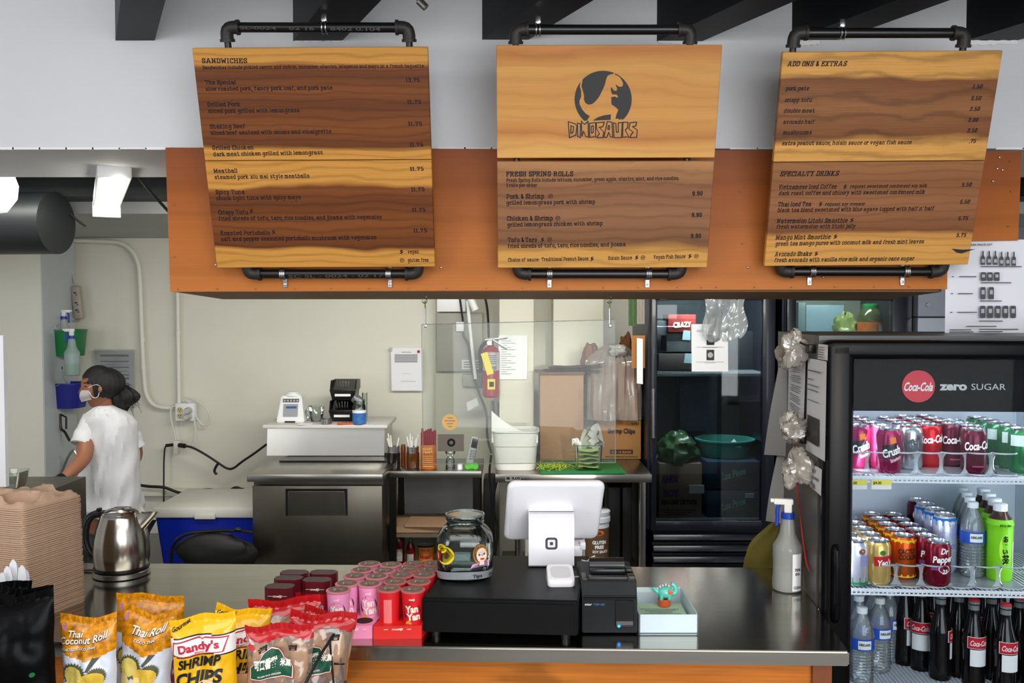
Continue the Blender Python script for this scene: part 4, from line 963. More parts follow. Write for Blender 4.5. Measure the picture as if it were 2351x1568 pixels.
def cup_tray(x0, x1, col, lab, hole):
    m = M('tray_' + col, (236, 140, 178) if col == 'pink' else (222, 32, 26), .5)
    a = PZ(x0, 1468, ZT); c = PZ(x1, 1466, ZT); zt = 1.012; dd = V((.042, .285, 0)) if col == 'pink' else V((.046, .285, 0))
    t = thing('cup_tray', lab, 'display tray', (a+c)/2)
    n_ = 1; bb = MB()
    up = V((0, 0, zt-ZT))
    bb.poly([a, c, c+up, a+up]); bb.poly([a, a+up, a+up+dd, a+dd]); bb.poly([c, c+dd, c+up+dd, c+up]); bb.poly([a+dd, a+up+dd, c+up+dd, c+dd]); 
    bb.build('sides', m, t, world=True, smooth=False)
    bb = MB(); bb.poly([a+up, c+up, c+up+dd, a+up+dd]); bb.build('top_card', m, t, world=True, smooth=False)
    if hole:
        h_ = PZ(hole[0], hole[1], zt); bb = MB(); bb.lathe([(.0001, 0), (.0215, 0)], 28, c=(h_.x, h_.y, zt+.0006)); bb.build('cup_hole', M('hole_dark', (44, 16, 20), .8), t, world=True, label='dark empty cup hole')
    bb = MB(); ex = (c-a).normalized(); mid = (a+c)/2 + V((0, -.0008, .022))
    bb.lay(sans('meiji', .03), lambda x, y: mid + ex*((x-.5)*.026) + V((0, 0, y*.005)))
    for sx in (-1, 1): bb.poly([mid + ex*(sx*.028+k) + V((0, 0, z)) for k, z in ((-.005, .001), (.005, .001), (.005, .0025), (-.005, .0025))])
    bb.build('lettering', m_cream, t, world=True, smooth=False, recalc=False)
cup_tray(766, 855, 'pink', 'pink cardboard cup tray with one empty hole', (836, 1425))
cup_tray(857, 968, 'red', 'bright red cardboard cup tray under the red cups', None)

# ---- biscuit cartons
def carton(px, py, lab, front):
    zt = 1.088; q = PZ(px, py, zt); w = .072; d = .045; h = zt - ZT
    t = thing('biscuit_carton', lab, 'snack box', V((q.x, q.y, ZT)), R(-3), 'dark red biscuit cartons')
    c_ = .013; pts = [(-w/2+c_, -d/2), (w/2-c_, -d/2), (w/2, -d/2+c_), (w/2, d/2-c_), (w/2-c_, d/2), (-w/2+c_, d/2), (-w/2, d/2-c_), (-w/2, -d/2+c_)]
    bb = MB(); a = [bb.b.verts.new((x, y, 0)) for x, y in pts]; c = [bb.b.verts.new((x, y, h)) for x, y in pts]; mlo = [bb.b.verts.new((x, y, h-.032)) for x, y in pts]
    for i in range(8):
        j = (i+1) % 8; bb.b.faces.new((a[i], a[j], mlo[j], mlo[i])).material_index = 0; bb.b.faces.new((mlo[i], mlo[j], c[j], c[i])).material_index = 1
    bb.b.faces.new(a[::-1]); bb.b.faces.new(c).material_index = 2
    bb.build('box', [M('carton_red', (176, 14, 34), .35), M('carton_maroon', (92, 14, 26), .35), M('carton_top', (74, 54, 54), .35, var=.5, scale=50)], t, smooth=False)
    bb = MB(); bb.lay(sans('meiji', .03), lambda x, y: V(((x-.5)*.022, -d/2-.0006, h-.022+y*.006)))
    for sx in (-1, 1): bb.poly([V((sx*.018+k, -d/2-.0006, h-.02+z)) for k, z in ((-.006, 0), (.006, 0), (.006, .001), (-.006, .001))])
    bb.lay(slab_text('HELLO', 1.6), lambda x, y: V(((x-.5)*.044, -d/2-.0006, .034+y*.012)), 0)
    bb.lay(slab_text('PANDA', 1.6), lambda x, y: V(((x-.5)*.044, -d/2-.0006, .018+y*.012)), 0)
    bb.build('lettering', m_cream, t, smooth=False, recalc=False)
carton(643, 1345, 'maroon biscuit carton, front of the left column', True)
carton(663, 1326, 'maroon biscuit carton, middle of the left column', False)
carton(676, 1313, 'maroon biscuit carton, rear of the left column', False)
carton(728, 1330, 'maroon biscuit carton, front of the right column', True)
carton(743, 1313, 'maroon biscuit carton, rear of the right column', False)

# ================================================================ SNACK BAGS AND THEIR WIRE RACK
ZR = .86
rk = thing('wire_snack_rack', 'black wire rack holding snack bags before the counter', 'wire rack', (-.62, 1.97, ZR))
ra = []
def rod(pts, r=.0028, nm='rod'):
    bb = MB(); bb.tube(pts, r, 8); bb.build(nm, M('rack_black', (20, 20, 22), .35), rk, world=True)
xr = P(775, 1440, 1.98)
top = xr
rod([P(776, 1442, 1.98), P(738, 1500, 1.91), P(690, 1590, 1.84)], .0032)
rod([P(772, 1444, 1.98), P(786, 1540, 1.98), P(800, 1640, 1.98)], .0028)
rod([P(757, 1470, 1.95), P(766, 1568, 1.95), P(775, 1650, 1.95)], .0024)
rod([P(768, 1524, 1.95), P(790, 1524, 1.97)], .0024)
bb = MB(); c_ = P(788, 1572, 1.98); bb.tube([c_ + V((.011*math.cos(t), 0, .009*math.sin(t))) for t in [k*PI/6 for k in range(13)]], .0022, 6); bb.build('ring', M('rack_black', (20, 20, 22), .35), rk, world=True)
for y in (1.76, 1.82, 1.88, 1.94, 2.0, 2.06): rod([V((-1.12, y, ZR)), V((-.34, y, ZR))], .0024)
for x in (-1.12, -.34): rod([V((x, 1.74, ZR)), V((x, 2.08, ZR))], .003); rod([V((x, 1.74, ZR)), V((x, 1.74, .3))], .004); rod([V((x, 2.08, ZR)), V((x, 2.08, .3))], .004)
rod([V((-1.12, 1.74, ZR+.03)), V((-.34, 1.74, ZR+.03))], .0028)

def bag(name, lab, cat, px, pytop, Y, w, h, T, colf, mats, prints=(), rz=0, tilt=0, group=None, sd=0, lean=0, nu=40, nv=80, wrk=.010, partname='pouch', gloss=.25):
    """pillow pouch standing on the rack: px = centre, pytop = top edge"""
    top = P(px, pytop, Y); loc = V((top.x, Y, max(ZR+.003, top.z - h)))
    h = top.z - loc.z if top.z - h < ZR + .003 else h
    rot = Matrix.Rotation(rz, 3, 'Z') @ Matrix.Rotation(tilt, 3, 'Y') @ Matrix.Rotation(lean, 3, 'X')
    t = thing(name, lab, cat, loc, group=group, rot=rot)
    def surf(u, v, s=-1, d=0):
        x = (u-.5)*w*(1 - .06*math.sin(PI*v)**2); z = v*h
        e = max(0, 1-abs(2*u-1)**2.6)**.55 * max(0, 1-abs(2*min(v/.93, 1)-1)**3.2)**.6
        n = mnoise.noise(V((u*3.1+sd, v*4.3, sd*2.7)))*wrk*(.3+e) + mnoise.noise(V((u*9+sd, v*11, sd)))*wrk*.35
        crimp = .0012*math.sin(u*70) if v > .94 else 0
        sag = .016*mnoise.noise(V((u*2.2+sd, 1.3, sd)))*v + (.05*w*abs(2*u-1)**2*(v > .5)*(v-.5)*2*.6)
        return V((x + .004*mnoise.noise(V((v*5, sd, 0))), s*(T/2*e + n*e) + s*d + crimp + (v-.93)*.0, z + sag*1.0 - (.0)))
    for s in (-1, 1):
        if s > 0: nu, nv = 16, 24
        bb = MB(); g = [[bb.b.verts.new(surf(i/nu, j/nv, s)) for j in range(nv+1)] for i in range(nu+1)]
        for i in range(nu):
            for j in range(nv):
                f = bb.b.faces.new((g[i][j], g[i+1][j], g[i+1][j+1], g[i][j+1])); f.material_index = colf((i+.5)/nu, (j+.5)/nv)
        bb.build(partname if s < 0 else 'pouch_back', mats, t)
    pbs = {}
    for item in prints:
        nm, m, vf, u0, v0, hh, ww, ang = item[:8]; vf = fine(vf) if nm in ('picture', 'green_label', 'brand_panel') else vf; d = item[8] if len(item) > 8 else .0012
        bb, ml, _ = pbs.setdefault(nm, (MB(), [], 0))
        if m not in ml: ml.append(m)
        ca, sa = math.cos(ang), math.sin(ang)
        def fn(x, y):
            a_ = x*ww*ca - y*hh*sa; c_ = x*ww*sa + y*hh*ca
            return surf(min(.999, max(.001, u0 + a_/w)), min(.999, max(.001, v0 + c_/h)), -1, d)
        bb.lay(vf, fn, ml.index(m))
    for nm, (bb, ml, _) in pbs.items(): bb.build(nm, ml, t, smooth=False, recalc=False)
    return t
def S_(n): return square_uv(n, n)
def poly_uv(pts):
    from mathutils.geometry import tessellate_polygon
    return (pts, [tuple(t) for t in tessellate_polygon([[V((x, y, 0)) for x, y in pts]])], 1)
def spiky(n=26, a=.5, d=.09):
    return poly_uv([(.5 + (a - (d if i % 2 else 0))*math.cos(2*PI*i/(2*n)), .5 + (a - (d if i % 2 else 0))*math.sin(2*PI*i/(2*n))) for i in range(2*n)])
m_bgold = M('bag_gold', (204, 132, 12), .3, var=.75, scale=75, coat=.3); m_bwhite = M('bag_white', (214, 218, 228), .3, coat=.4)
m_dur = M('durian_green', (84, 84, 50), .6); m_dfl = M('durian_flesh', (212, 190, 96), .5); m_dfl2 = M('durian_yellow', (222, 182, 60), .5); m_seed = M('roll_cream', (226, 200, 130), .5); m_stem = M('durian_stem', (74, 76, 66), .6)
def thai(px, pt, Y, lab, rz, sd, txt, w=.118, tilt=0, h=.24):
    def cf(u, v): return 0 if v > .665 + .022*math.cos(u*2*PI) else 1
    pr = [('lettering', m_ink3, sans(s, .05, .35), u-.006, v-.006, hh, ww, .16, .0012) for s, u, v, hh, ww in txt] + [('lettering', m_cream, sans(s, .02, .35), u, v, hh, ww, .16, .0024) for s, u, v, hh, ww in txt]
    pr += [('picture', m_dur, spiky(), .06, .37, .055, .062, .2), ('picture', m_dfl, spiky(12, .36, .02), .05, .37, .055, .06, .2, .002), ('picture', m_stem, poly_uv([(0, 0), (.16, -.03), (.9, 1), (.45, 1.05)]), .50, .555, .026, .034, 0),
           ('picture', m_dur, spiky(), .50, .42, .04, .045, 0), ('picture', m_dfl2, disc_uv(16), .38, .34, .04, .062, .3, .0018), ('picture', m_seed, disc_uv(14), .10, .33, .03, .022, .1, .0026), ('picture', m_seed, disc_uv(14), .34, .33, .025, .022, .1, .003),
           ('crest', M('crest_pink', (190, 120, 140), .5), disc_uv(12), .06, .86, .016, .012, .2)]
    return bag('snack_pouch', lab, 'snack bag', px, pt, Y, w, h, .05, cf, [m_bgold, m_bwhite], pr, rz, tilt, 'gold and white coconut roll pouches', sd)
thai(204, 1418, 1.93, 'gold and white coconut roll pouch at the left front', R(3), 1.1, [('Thai', .20, .825, .013, .032), ('Coconut Roll', .03, .755, .014, .104), ('ROASTED COCO THAI', .05, .705, .005, .075)])
thai(326, 1398, 1.98, 'gold and white roll pouch right of the front one, leaning', R(-8), 2.3, [('Thai Roll', .28, .80, .017, .078), ('COCO THAI', .35, .745, .006, .05)], w=.124, tilt=R(4), h=.25)
thai(335, 1372, 2.07, 'gold and white roll pouch furthest back, twisted top', R(6), 4.7, [('Thai Roll', .6, .74, .016, .045)], w=.15, tilt=R(2), h=.27)
m_by = M('bag_yellow', (240, 182, 16), .25, coat=.5, var=.06, scale=8); m_bw2 = M('bag_bandwhite', (236, 228, 226), .3, coat=.4); m_bk2 = M('bag_black', (22, 18, 18), .4)
def dandy(px, pt, Y, lab, rz, sd, tilt, w=.140):
    def cf(u, v):
        b0 = .675 + .02*(1-u); return 1 if b0 < v < b0+.15 else (2 if (b0-.012 < v <= b0 or b0+.15 <= v < b0+.162) else 0)
    rim = poly_uv([(0, .15), (.04, .95), (.3, 1), (.5, 1.08), (.75, 1), (1, .95), (.9, .05), (.5, .0), (.12, .0)])
    pr = [('brand_panel', M('brand_red', (196, 40, 60), .5), rim, .03, .682, .033, .125, .0, .0010), ('brand_panel', m_bw2, rim, .055, .692, .028, .118, .0, .0018),
          ('lettering', M('brand_red2', (190, 30, 54), .5), sans("Dandy's", .04), .15, .722, .016, .088, .02, .0026), ('lettering', M('brand_red2', (190, 30, 54), .5), sans('BRAND', .02), .42, .697, .0035, .02, .0, .0026),
          ('lettering', m_bk2, sans('SHRIMP', .035, .2), .12, .575, .020, .096, .03, .0026), ('lettering', m_by, sans('FLAVORED', .03), .36, .545, .005, .042, .03, .0030),
          ('lettering', m_bk2, sans('CHIPS', .04, .2), .08, .43, .026, .106, .03, .0026), ('lettering', m_bk2, sans('Gourmet', .03, .3), .05, .90, .009, .042, .35, .0026),
          ('picture', M('prawn_orange', (206, 120, 60), .5), disc_uv(18), .2, .25, .035, .09, .2, .0018), ('picture', M('prawn_light', (236, 190, 140), .5), disc_uv(18), .45, .26, .04, .05, .4, .0024)]
    return bag('chip_bag', lab, 'snack bag', px, pt, Y, w, .235, .06, cf, [m_by, m_bw2, m_bk2], pr, rz, tilt, 'yellow shrimp chip bags', sd)
dandy(477, 1414, 1.90, 'yellow shrimp chip bag in front, brand panel fully visible', R(2), 3.3, R(-3), w=.138)
dandy(540, 1395, 2.0, 'yellow shrimp chip bag half hidden behind the front one', R(12), 6.1, R(5), w=.12)
bag('chip_bag', 'maroon snack bag half hidden between pouch and yellow bag', 'snack bag', 405, 1440, 1.99, .08, .2, .04, lambda u, v: 0 if v > .35 else 1, [M('bag_maroon', (92, 20, 32), .3, coat=.4, var=.2, scale=50), M('onion_gold', (196, 128, 60), .5, var=.5, scale=60)],
    [('lettering', m_cream, sans('Original', .03, .3), .3, .66, .008, .05, .2)], R(-5), sd=7.2)
m_rice = M('rice_biscuit', (226, 180, 120), .7, var=.15, scale=50, bump=.3); m_bred = M('bag_red', (178, 18, 24), .22, coat=.5); m_rgreen = M('label_green', (14, 78, 54), .5)
m_bclr = glassy('bag_clear', (245, 235, 225), 2.2, .12, 1.5, dens=.14)
bell = poly_uv([(.0, .0), (1, .0), (1, .38), (.9, .55), (.78, .62), (.66, .9), (.5, 1.0), (.34, .9), (.22, .62), (.1, .55), (0, .38)])
def rice(px, pt, Y, lab, rz, sd, tilt, w=.135, h=.225, crackers=True):
    def cf(u, v): return 0 if v > .875 + .02*math.sin(u*9+sd) else 1
    pr = [('green_label', M('label_rim', (196, 40, 44), .5), bell, .06, .52, .066, .098, .0, .0012), ('green_label', m_cream, bell, .072, .527, .063, .094, 0, .0018), ('green_label', m_rgreen, bell, .085, .536, .059, .090, 0, .0024),
          ('lettering', m_cream, sans('可口香甜', .05), .15, .635, .016, .048, .0, .0032), ('lettering', m_cream, sans('米菓', .04), .53, .635, .011, .024, .0, .0032), ('lettering', m_cream, sans('BIN-BIN RICE CRACKER', .02), .2, .555, .0035, .05, 0, .0032),
          ('lettering', m_ink, sans('可口', .06), .22, .83, .014, .012, -1.4, .0032), ('lettering', m_ink, sans('可口', .06), .66, .83, .014, .012, -1.5, .0032), ('seal', m_red, disc_uv(14), .04, .80, .012, .017, 0, .0028)]
    t = bag('rice_cracker_bag', lab, 'snack bag', px, pt, Y, w, h, .055, cf, [m_bred, m_bclr], pr, rz, tilt, 'rice cracker bags', sd, wrk=.014)
    for i in range(3):
        for j in range(2):
            bb = MB(); bb.ball((-.038 + .038*i, .006*j, h*(.19+.46*j)), 1, 16, (.021, .012, h*.22)); bb.build('rice_cracker', m_rice, t)
    return t
rice(642, 1432, 1.90, 'front rice cracker bag with large green bell label', R(3), 1.7, 0, w=.142)
rice(700, 1408, 1.96, 'rice cracker bag second from the front, leaning right', R(16), 2.9, R(9), w=.145, h=.26)
rice(668, 1378, 2.05, 'rice cracker bag at the back with red crimped top', R(8), 5.3, R(-3), w=.16, h=.28)
rice(728, 1398, 2.03, 'rice cracker bag at the right rear beside the pink cups', R(-14), 8.4, R(7), w=.12, h=.27)
m_bb = M('bag_foil_black', (6, 6, 7), .34, spec=.13)
m_lime = M('print_lime', (160, 170, 60), .5)
def blk(px, pt, Y, lab, rz, sd, tilt, w, h=.27):
    bag('black_snack_bag', lab, 'snack bag', px, pt, Y, w, h, .07, lambda u, v: 0, [m_bb], [('lettering', m_lime, sans('WITH EGG', .03), .12, .30, .007, .05, .15), ('lettering', m_lime, sans('of salted egg', .03), .62, .28, .006, .045, .2), ('picture', m_green, disc_uv(12), .8, .4, .01, .012, .3)], rz, tilt, 'black snack bags', sd)
blk(20, 1372, 1.86, 'black foil snack bag nearest the lens, bottom left', R(4), 1.2, R(-2), .20)
blk(30, 1352, 1.94, 'black foil snack bag, middle of the three at left', R(-5), 3.8, R(1), .17)
blk(-10, 1338, 2.02, 'black foil snack bag, rearmost of the three at left', R(3), 5.8, 0, .16)

# ---- cutlery cup with plastic cutlery
q = P(22, 1352, 2.13)
bb = MB(); bb.lathe([(.045, ZT), (.05, ZT+.11), (.048, ZT+.11)], 24, c=(q.x, q.y+.06, 0))
solo(bb, 'cutlery_cup', M('lime_green_plastic', (110, 180, 50), .5), 'lime green cup holding white plastic cutlery', 'cup')
m_cut = M('cutlery_white', (236, 236, 240), .3)
for i, (px, py, tp, ln_) in enumerate(((4, 1315, .3, .16), (16, 1300, -.1, .15), (30, 1285, .2, .17), (38, 1300, .15, .14), (50, 1298, .1, .15), (58, 1308, .25, .14), (8, 1330, -.3, .13))):
    e = P(px, py, 2.13 + .008*(i % 4)); bb = MB(); bx_ = V((e.x - .05*tp, e.y + .01, ZT + .02)) ; d = (e - bx_)
    w_ = [.003, .004, .0045, .009, .0105, .008, .002]; 
    zz = [0, .3, .55, .7, .85, .95, 1.0]
    lft = [bx_ + d*z + V((-w, 0, 0)) for w, z in zip(w_, zz)]; rgt = [bx_ + d*z + V((w, 0, 0)) for w, z in zip(w_, zz)]
    bb.slab(lft + rgt[::-1], .0016)
    solo(bb, 'plastic_cutlery', m_cut, ['white plastic knife at the far left of the green cup', 'white plastic knife left of the tallest one', 'tallest white plastic knife leaning right in the green cup', 'short white plastic knife beside the tallest one', 'white plastic spoon handle right of the middle', 'rightmost white plastic utensil in the green cup', 'lowest white plastic utensil leaning left'][i], 'cutlery', 'white plastic cutlery', smooth=False)
# ================================================================ KITCHEN
def pbox(mb, x0, y0, x1, y1, Y, d, bev=0, mi=0):
    """box whose front face covers pixels x0..x1, y0..y1 at depth Y, d deep"""
    a = P(x0, y1, Y); c = P(x1, y0, Y)
    return mb.box(((a.x+c.x)/2, Y + d/2, (a.z+c.z)/2), (c.x-a.x, d, c.z-a.z), bev=bev, mi=mi)
def ptube(mb, pts, Y, r, seg=8, sm=2):
    return mb.tube([P(x, y, (Y if len(q) == 0 else q[0])) for x, y, *q in pts], r, seg, smooth=sm)
WALLY = YK - .004
# ---- overhead black beams, duct, lamp
b = MB(); b.box((-.2, 4.14, 2.40), (6.8, .20, .24)); solo(b, 'steel_beam', m_black, 'black painted steel beam across the kitchen ceiling, lower one', 'beam', smooth=False)
b = MB(); b.box((-.2, 3.94, 2.47), (6.8, .10, .20)); solo(b, 'steel_beam', m_black, 'black painted beam edge above the lower steel beam', 'beam', smooth=False)
b = MB(); b.box((-.2, 3.75, 2.56), (6.8, .08, .26)).box((-1.6, 3.6, 2.62), (.4, .3, .2)); solo(b, 'joist', M('dark_grey_joist', (62, 60, 58), .7, var=.3, scale=6), 'dark grey joist above the black beams', 'beam', smooth=False)
e = P(130, 512, 4.0); r_ = .135
b = MB(); b.lathe([(r_, 0), (r_, -1.4)], 40, mat=Matrix.Translation((e.x, 4.0, e.z)) @ Matrix.Rotation(R(90), 4, 'Y') @ Matrix.Rotation(R(8), 4, 'X'))
solo(b, 'round_duct', M('duct_black', (30, 33, 36), .45), 'large round black ventilation duct at upper left', 'duct')
zl = 2.275 - .02
l0_ = P(256, 430, 3.45); l1_ = P(245, 486, 4.05)
la = thing('tube_lamp', 'lit white fluorescent ceiling fixture left of the wooden fascia', 'ceiling light', l0_)
dv = l1_ - l0_; dv = V((dv.x, dv.y, 0)); 
b = MB(); m_em = M('lamp_glow', (255, 253, 240), .5, emit=7)
A0 = V((l1_.x, l1_.y, l1_.z)) - dv.normalized()*1.0; A1 = l1_.copy()
for k in (-.018, .018): b.tube([A0 + V((k, 0, 0)), A1 + V((k, 0, 0))], .019, 16)
b.build('diffuser', m_em, la, world=True)
b = MB(); b.box((A0+A1)/2 + V((0, 0, .04)), (.11, 1.0, .045), rz=math.atan2(dv.y, dv.x)-PI/2, bev=.006); b.box(A1 + V((0, 0, .01)), (.115, .012, .07), rz=math.atan2(dv.y, dv.x)-PI/2, bev=.003)
b.build('housing', m_white, la, world=True)
b = MB(); q = P(-18, 425, 3.5); b.lathe([(.0001, -.11), (.05, -.10), (.085, -.05), (.09, 0), (.07, .06)], 28, c=(q.x, q.y, q.z)); 
solo(b, 'globe_lamp', M('globe_glow', (235, 240, 245), .4, emit=.8), 'white round lamp shade cut by the left picture edge', 'ceiling light')
b = MB(); ptube(b, [(312, 398, 3.5), (345, 440, 3.55), (400, 500, 3.6)], 3.5, .006); solo(b, 'ceiling_cable', m_rubber, 'black cable slanting down beside the ceiling light', 'cable')
b = MB(); ptube(b, [(150, 478, 4.1), (172, 502, 4.1), (196, 519, 4.1)], 4.1, .005); solo(b, 'ceiling_cable', m_rubber, 'short black cable hanging beside the round duct', 'cable')
b = MB(); b.tube([P(925, -40, 2.4), P(975, 12, 2.4)], .007, 10); b.tube([P(962, 2, 2.4), P(978, 18, 2.4)], .010, 10); solo(b, 'spotlight_arm', M('dull_metal', (110, 108, 106), .35, .9), 'dull metal rod poking from the ceiling above the left sign', 'fitting')

# ---- conduits
b = MB(); ptube(b, [(-40, 549), (100, 551), (240, 554), (288, 558), (318, 596), (322, 660), (326, 780), (331, 870), (334, 905), (350, 930), (372, 936), (402, 937)], 5.66, .0135, 12, 2)
for x, y in ((64, 553), (141, 553)): b.box(P(x, y+3, 5.66), (.02, .04, .06), bev=.004)
for x, y in ((327, 780), (329, 843)): b.tube([P(x, y-4, 5.66), P(x, y+4, 5.66)], .0165, 12)
solo(b, 'electrical_conduit', M('painted_conduit', (226, 224, 212), .4), 'white painted conduit bending down the kitchen wall to the outlet', 'pipe')
b = MB(); ptube(b, [(405, 600), (408, 700), (411, 928)], 5.66, .0125, 12, 0); b.tube([P(409, 760, 5.66), P(409, 768, 5.66)], .0165, 12); solo(b, 'electrical_conduit', M('painted_conduit', (226, 224, 212), .4), 'straight white conduit rising from the outlet box', 'pipe')
ob = thing('outlet_box', 'white surface outlet box with two sockets on the kitchen wall', 'outlet', P(424, 947, 5.66))
b = MB(); pbox(b, 402, 926, 446, 967, 5.62, .07, .006); b.build('box', m_white, ob, world=True)
for x, y in ((413, 941), (413, 955)):
    b = MB(); c_ = P(x, y, 5.617); b.lathe([(.017, 0), (.017, .004)], 20, mat=Matrix.Translation(c_) @ Matrix.Rotation(PI/2, 4, 'X')); b.build('socket', M('socket_ivory', (206, 186, 130), .5), ob, world=True)
    b = MB(); 
    for dx in (-.006, .006): b.box(c_ + V((dx, -.005, .004)), (.003, .002, .009))
    b.box(c_ + V((0, -.005, -.008)), (.005, .002, .005)); b.build('slots', m_blk, ob, world=True, kind='stuff')
for i, (x, y) in enumerate(((432, 943), (431, 957))):
    b = MB(); c_ = P(x, y, 5.60); b.lathe([(.022, 0), (.022, .02), (.014, .045)], 16, mat=Matrix.Translation(c_ + V((0, .01, 0))) @ Matrix.Rotation(PI/2, 4, 'X')); solo(b, 'power_plug', M('plug_grey', (190, 190, 186), .5), 'grey plug in the %s right socket of the outlet box' % ('upper', 'lower')[i], 'plug')
for i, (pts, lab) in enumerate(([[(444, 930), (420, 914), (440, 914), (468, 930), (484, 955), (478, 975), (466, 978), (455, 966), (447, 950), (440, 925)], 'white cable loop hanging right of the outlet box'],
        [[(402, 932), (393, 935), (391, 955), (398, 985), (404, 1015)], 'white cable falling left of the outlet box'],
        [[(446, 962), (449, 985), (450, 1000), (444, 1020), (438, 1032)], 'grey cable dangling under the outlet box'])):
    b = MB(); ptube(b, pts, 5.63, .006); solo(b, 'white_cable', m_cord, lab, 'cable')
b = MB(); pbox(b, 398, 1012, 408, 1044, 5.60, .05, .005); pbox(b, 406, 1012, 413, 1028, 5.60, .05, .005); solo(b, 'cube_tap', m_cord, 'white multi plug adapter hanging on a cable', 'adapter')
b = MB(); ptube(b, [(381, 1024), (378, 1030), (376, 1060), (376, 1100), (376, 1152)], 5.62, .005); b.tube([P(381, 1023, 5.62), P(397, 1021, 5.62)], .010, 10); solo(b, 'black_cable', m_rubber, 'thin black cable dropping behind the blue cooler', 'cable')
b = MB(); ptube(b, [(424, 1024), (440, 1026), (470, 1042), (500, 1062), (520, 1076), (535, 1077), (555, 1060), (580, 1044), (612, 1020)], 5.5, .007); b.tube([P(412, 1022, 5.55), P(424, 1024, 5.52)], .014, 10); ptube(b, [(502, 1062), (493, 1076), (492, 1084), (498, 1089)], 5.5, .008); solo(b, 'black_cable', m_rubber, 'black cable sagging from the adapter to the steel prep fridge', 'cable')
b = MB(); ptube(b, [(310, 1112), (340, 1117), (378, 1118), (400, 1128), (425, 1135), (450, 1128), (480, 1123), (500, 1128), (516, 1134), (540, 1120), (560, 1124)], 5.6, .009); solo(b, 'black_cable', m_rubber, 'thick black cable lying along the wall rail', 'cable')
b = MB(); ptube(b, [(520, 1140), (530, 1124), (545, 1118), (558, 1128), (536, 1126), (534, 1142)], 5.5, .010); solo(b, 'black_cable', m_rubber, 'coiled black cable end left of the prep fridge', 'cable')
ps = thing('power_strip', 'beige power strip hanging on its cord on the wall', 'power strip', P(178, 695, 5.6))
b = MB(); b.tube([P(153, 560, 5.62), P(156, 590, 5.62), P(167, 640, 5.60), P(171, 655, 5.6)], .004, 8, smooth=1); ptube(b, [(186, 731), (182, 737), (160, 738)], 5.6, .006); b.build('cord', M('beige_cord', (168, 160, 148), .5), ps, world=True)
rot_ = Matrix.Rotation(R(-5), 3, 'Y')
b = MB(); c_ = P(178, 695, 5.6); b.box(c_, (.058, .04, .208), rot=Matrix.Rotation(R(6), 3, 'Y').to_4x4() if False else Matrix.Rotation(R(-6), 3, 'Y'), bev=.016, seg=3); b.build('casing', M('beige_strip', (164, 154, 142), .5), ps, world=True)
for i, dz in enumerate((.06, .0, -.045)):
    b = MB(); b.box(c_ + V((-dz*.1, -.022, dz)), (.014, .003, .007)); b.box(c_ + V((-dz*.1+.01, -.022, dz-.012)), (.006, .003, .006)); b.build('socket_slot', m_blk, ps, world=True, kind='stuff')

# ---- left alcove: buckets, spray bottles, soap fittings
def bucket(x0, y0, x1, y1, Y, col, lab):
    a = P(x0, y0, Y); c = P(x1, y0, Y); w = (c.x-a.x)/2; h = a.z - P(x0, y1, Y).z; cx = (a.x+c.x)/2
    t = thing('wall_bucket', lab, 'bucket', (cx, Y+w*.7, a.z-h))
    m = M('bucket_%d_%d_%d' % col, col, .35)
    b = MB(); b.lathe([(w*.82, 0), (w*.97, h*.93), (w*1.0, h*.94), (w*1.0, h), (w*.94, h), (w*.78, .01)], 32, sq=3); b.build('body', m, t)
    b = MB(); b.tube([(-w*.6, -w*.95, h*.98), (-w*.3, -w*1.02, h*.9), (-w*.05, -w*1.0, h*.98)], .004, 8, smooth=1); b.build('clip', m_chrome, t)
    return t
bucket(102, 757, 181, 818, 5.40, (18, 116, 60), 'green plastic bucket hung on the wall at left')
bucket(108, 880, 184, 938, 5.40, (28, 34, 128), 'dark blue plastic bucket hung below the green one')
q = P(148, 812, 5.46); spray(V((q.x, q.y, q.z+.0)), 1.0, None, (240, 240, 240), (226, 230, 228), 'clear spray bottle standing in the green bucket', coll=(30, 60, 160), rz=R(180))
q = P(166, 862, 5.22); spray(V((q.x, q.y, q.z)), 1.02, (52, 158, 74), (240, 240, 240), (206, 226, 222), 'spray bottle of green liquid hooked on the green bucket', .42, coll=(30, 60, 160))
q = P(138, 925, 5.46); spray(V((q.x, q.y, q.z)), .98, None, (226, 230, 232), (214, 222, 226), 'spray bottle with blue trigger standing in the blue bucket', coll=(20, 50, 140), rz=R(20))
for i, (x, y) in enumerate(((117, 738), (117, 878))):
    t = thing('wall_hook_rack', 'white hook plate with wire hoop above the %s bucket' % ('green', 'blue')[i], 'hook', P(x, y, 5.5))
    b = MB(); pbox(b, x-15, y-10, x+8, y+2, 5.5, .01, .002); b.build('plate', m_white, t, world=True)
    b = MB(); ptube(b, [(x-12, y, 5.44), (x-14, y+6, 5.4), (x+2, y+18, 5.38), (x+16, y+12, 5.4), (x+18, y+4, 5.44)], 5.4, .003); b.build('wire_hoop', m_chrome, t, world=True)
t = thing('soap_dispenser', 'small white soap box with metal lever under the blue bucket', 'dispenser', P(130, 972, 5.5))
b = MB(); pbox(b, 119, 952, 137, 992, 5.44, .1, .004); b.build('box', m_white, t, world=True)
b = MB(); ptube(b, [(138, 950, 5.42), (139, 985, 5.42), (148, 990, 5.4), (160, 1012, 5.38)], 5.4, .008, sm=1); ptube(b, [(140, 952, 5.42), (152, 958, 5.4), (152, 985, 5.4)], 5.4, .006, sm=0); b.build('lever', M('dark_metal', (70, 66, 60), .4, .8), t, world=True)
t = thing('faucet', 'chrome faucet spout behind the worker at left', 'faucet', P(160, 1010, 5.35)); b = MB(); ptube(b, [(130, 1120, 5.4), (150, 1060, 5.4), (168, 1030, 5.35), (176, 1045, 5.35)], 5.35, .009); b.build('spout', m_chrome, t, world=True)

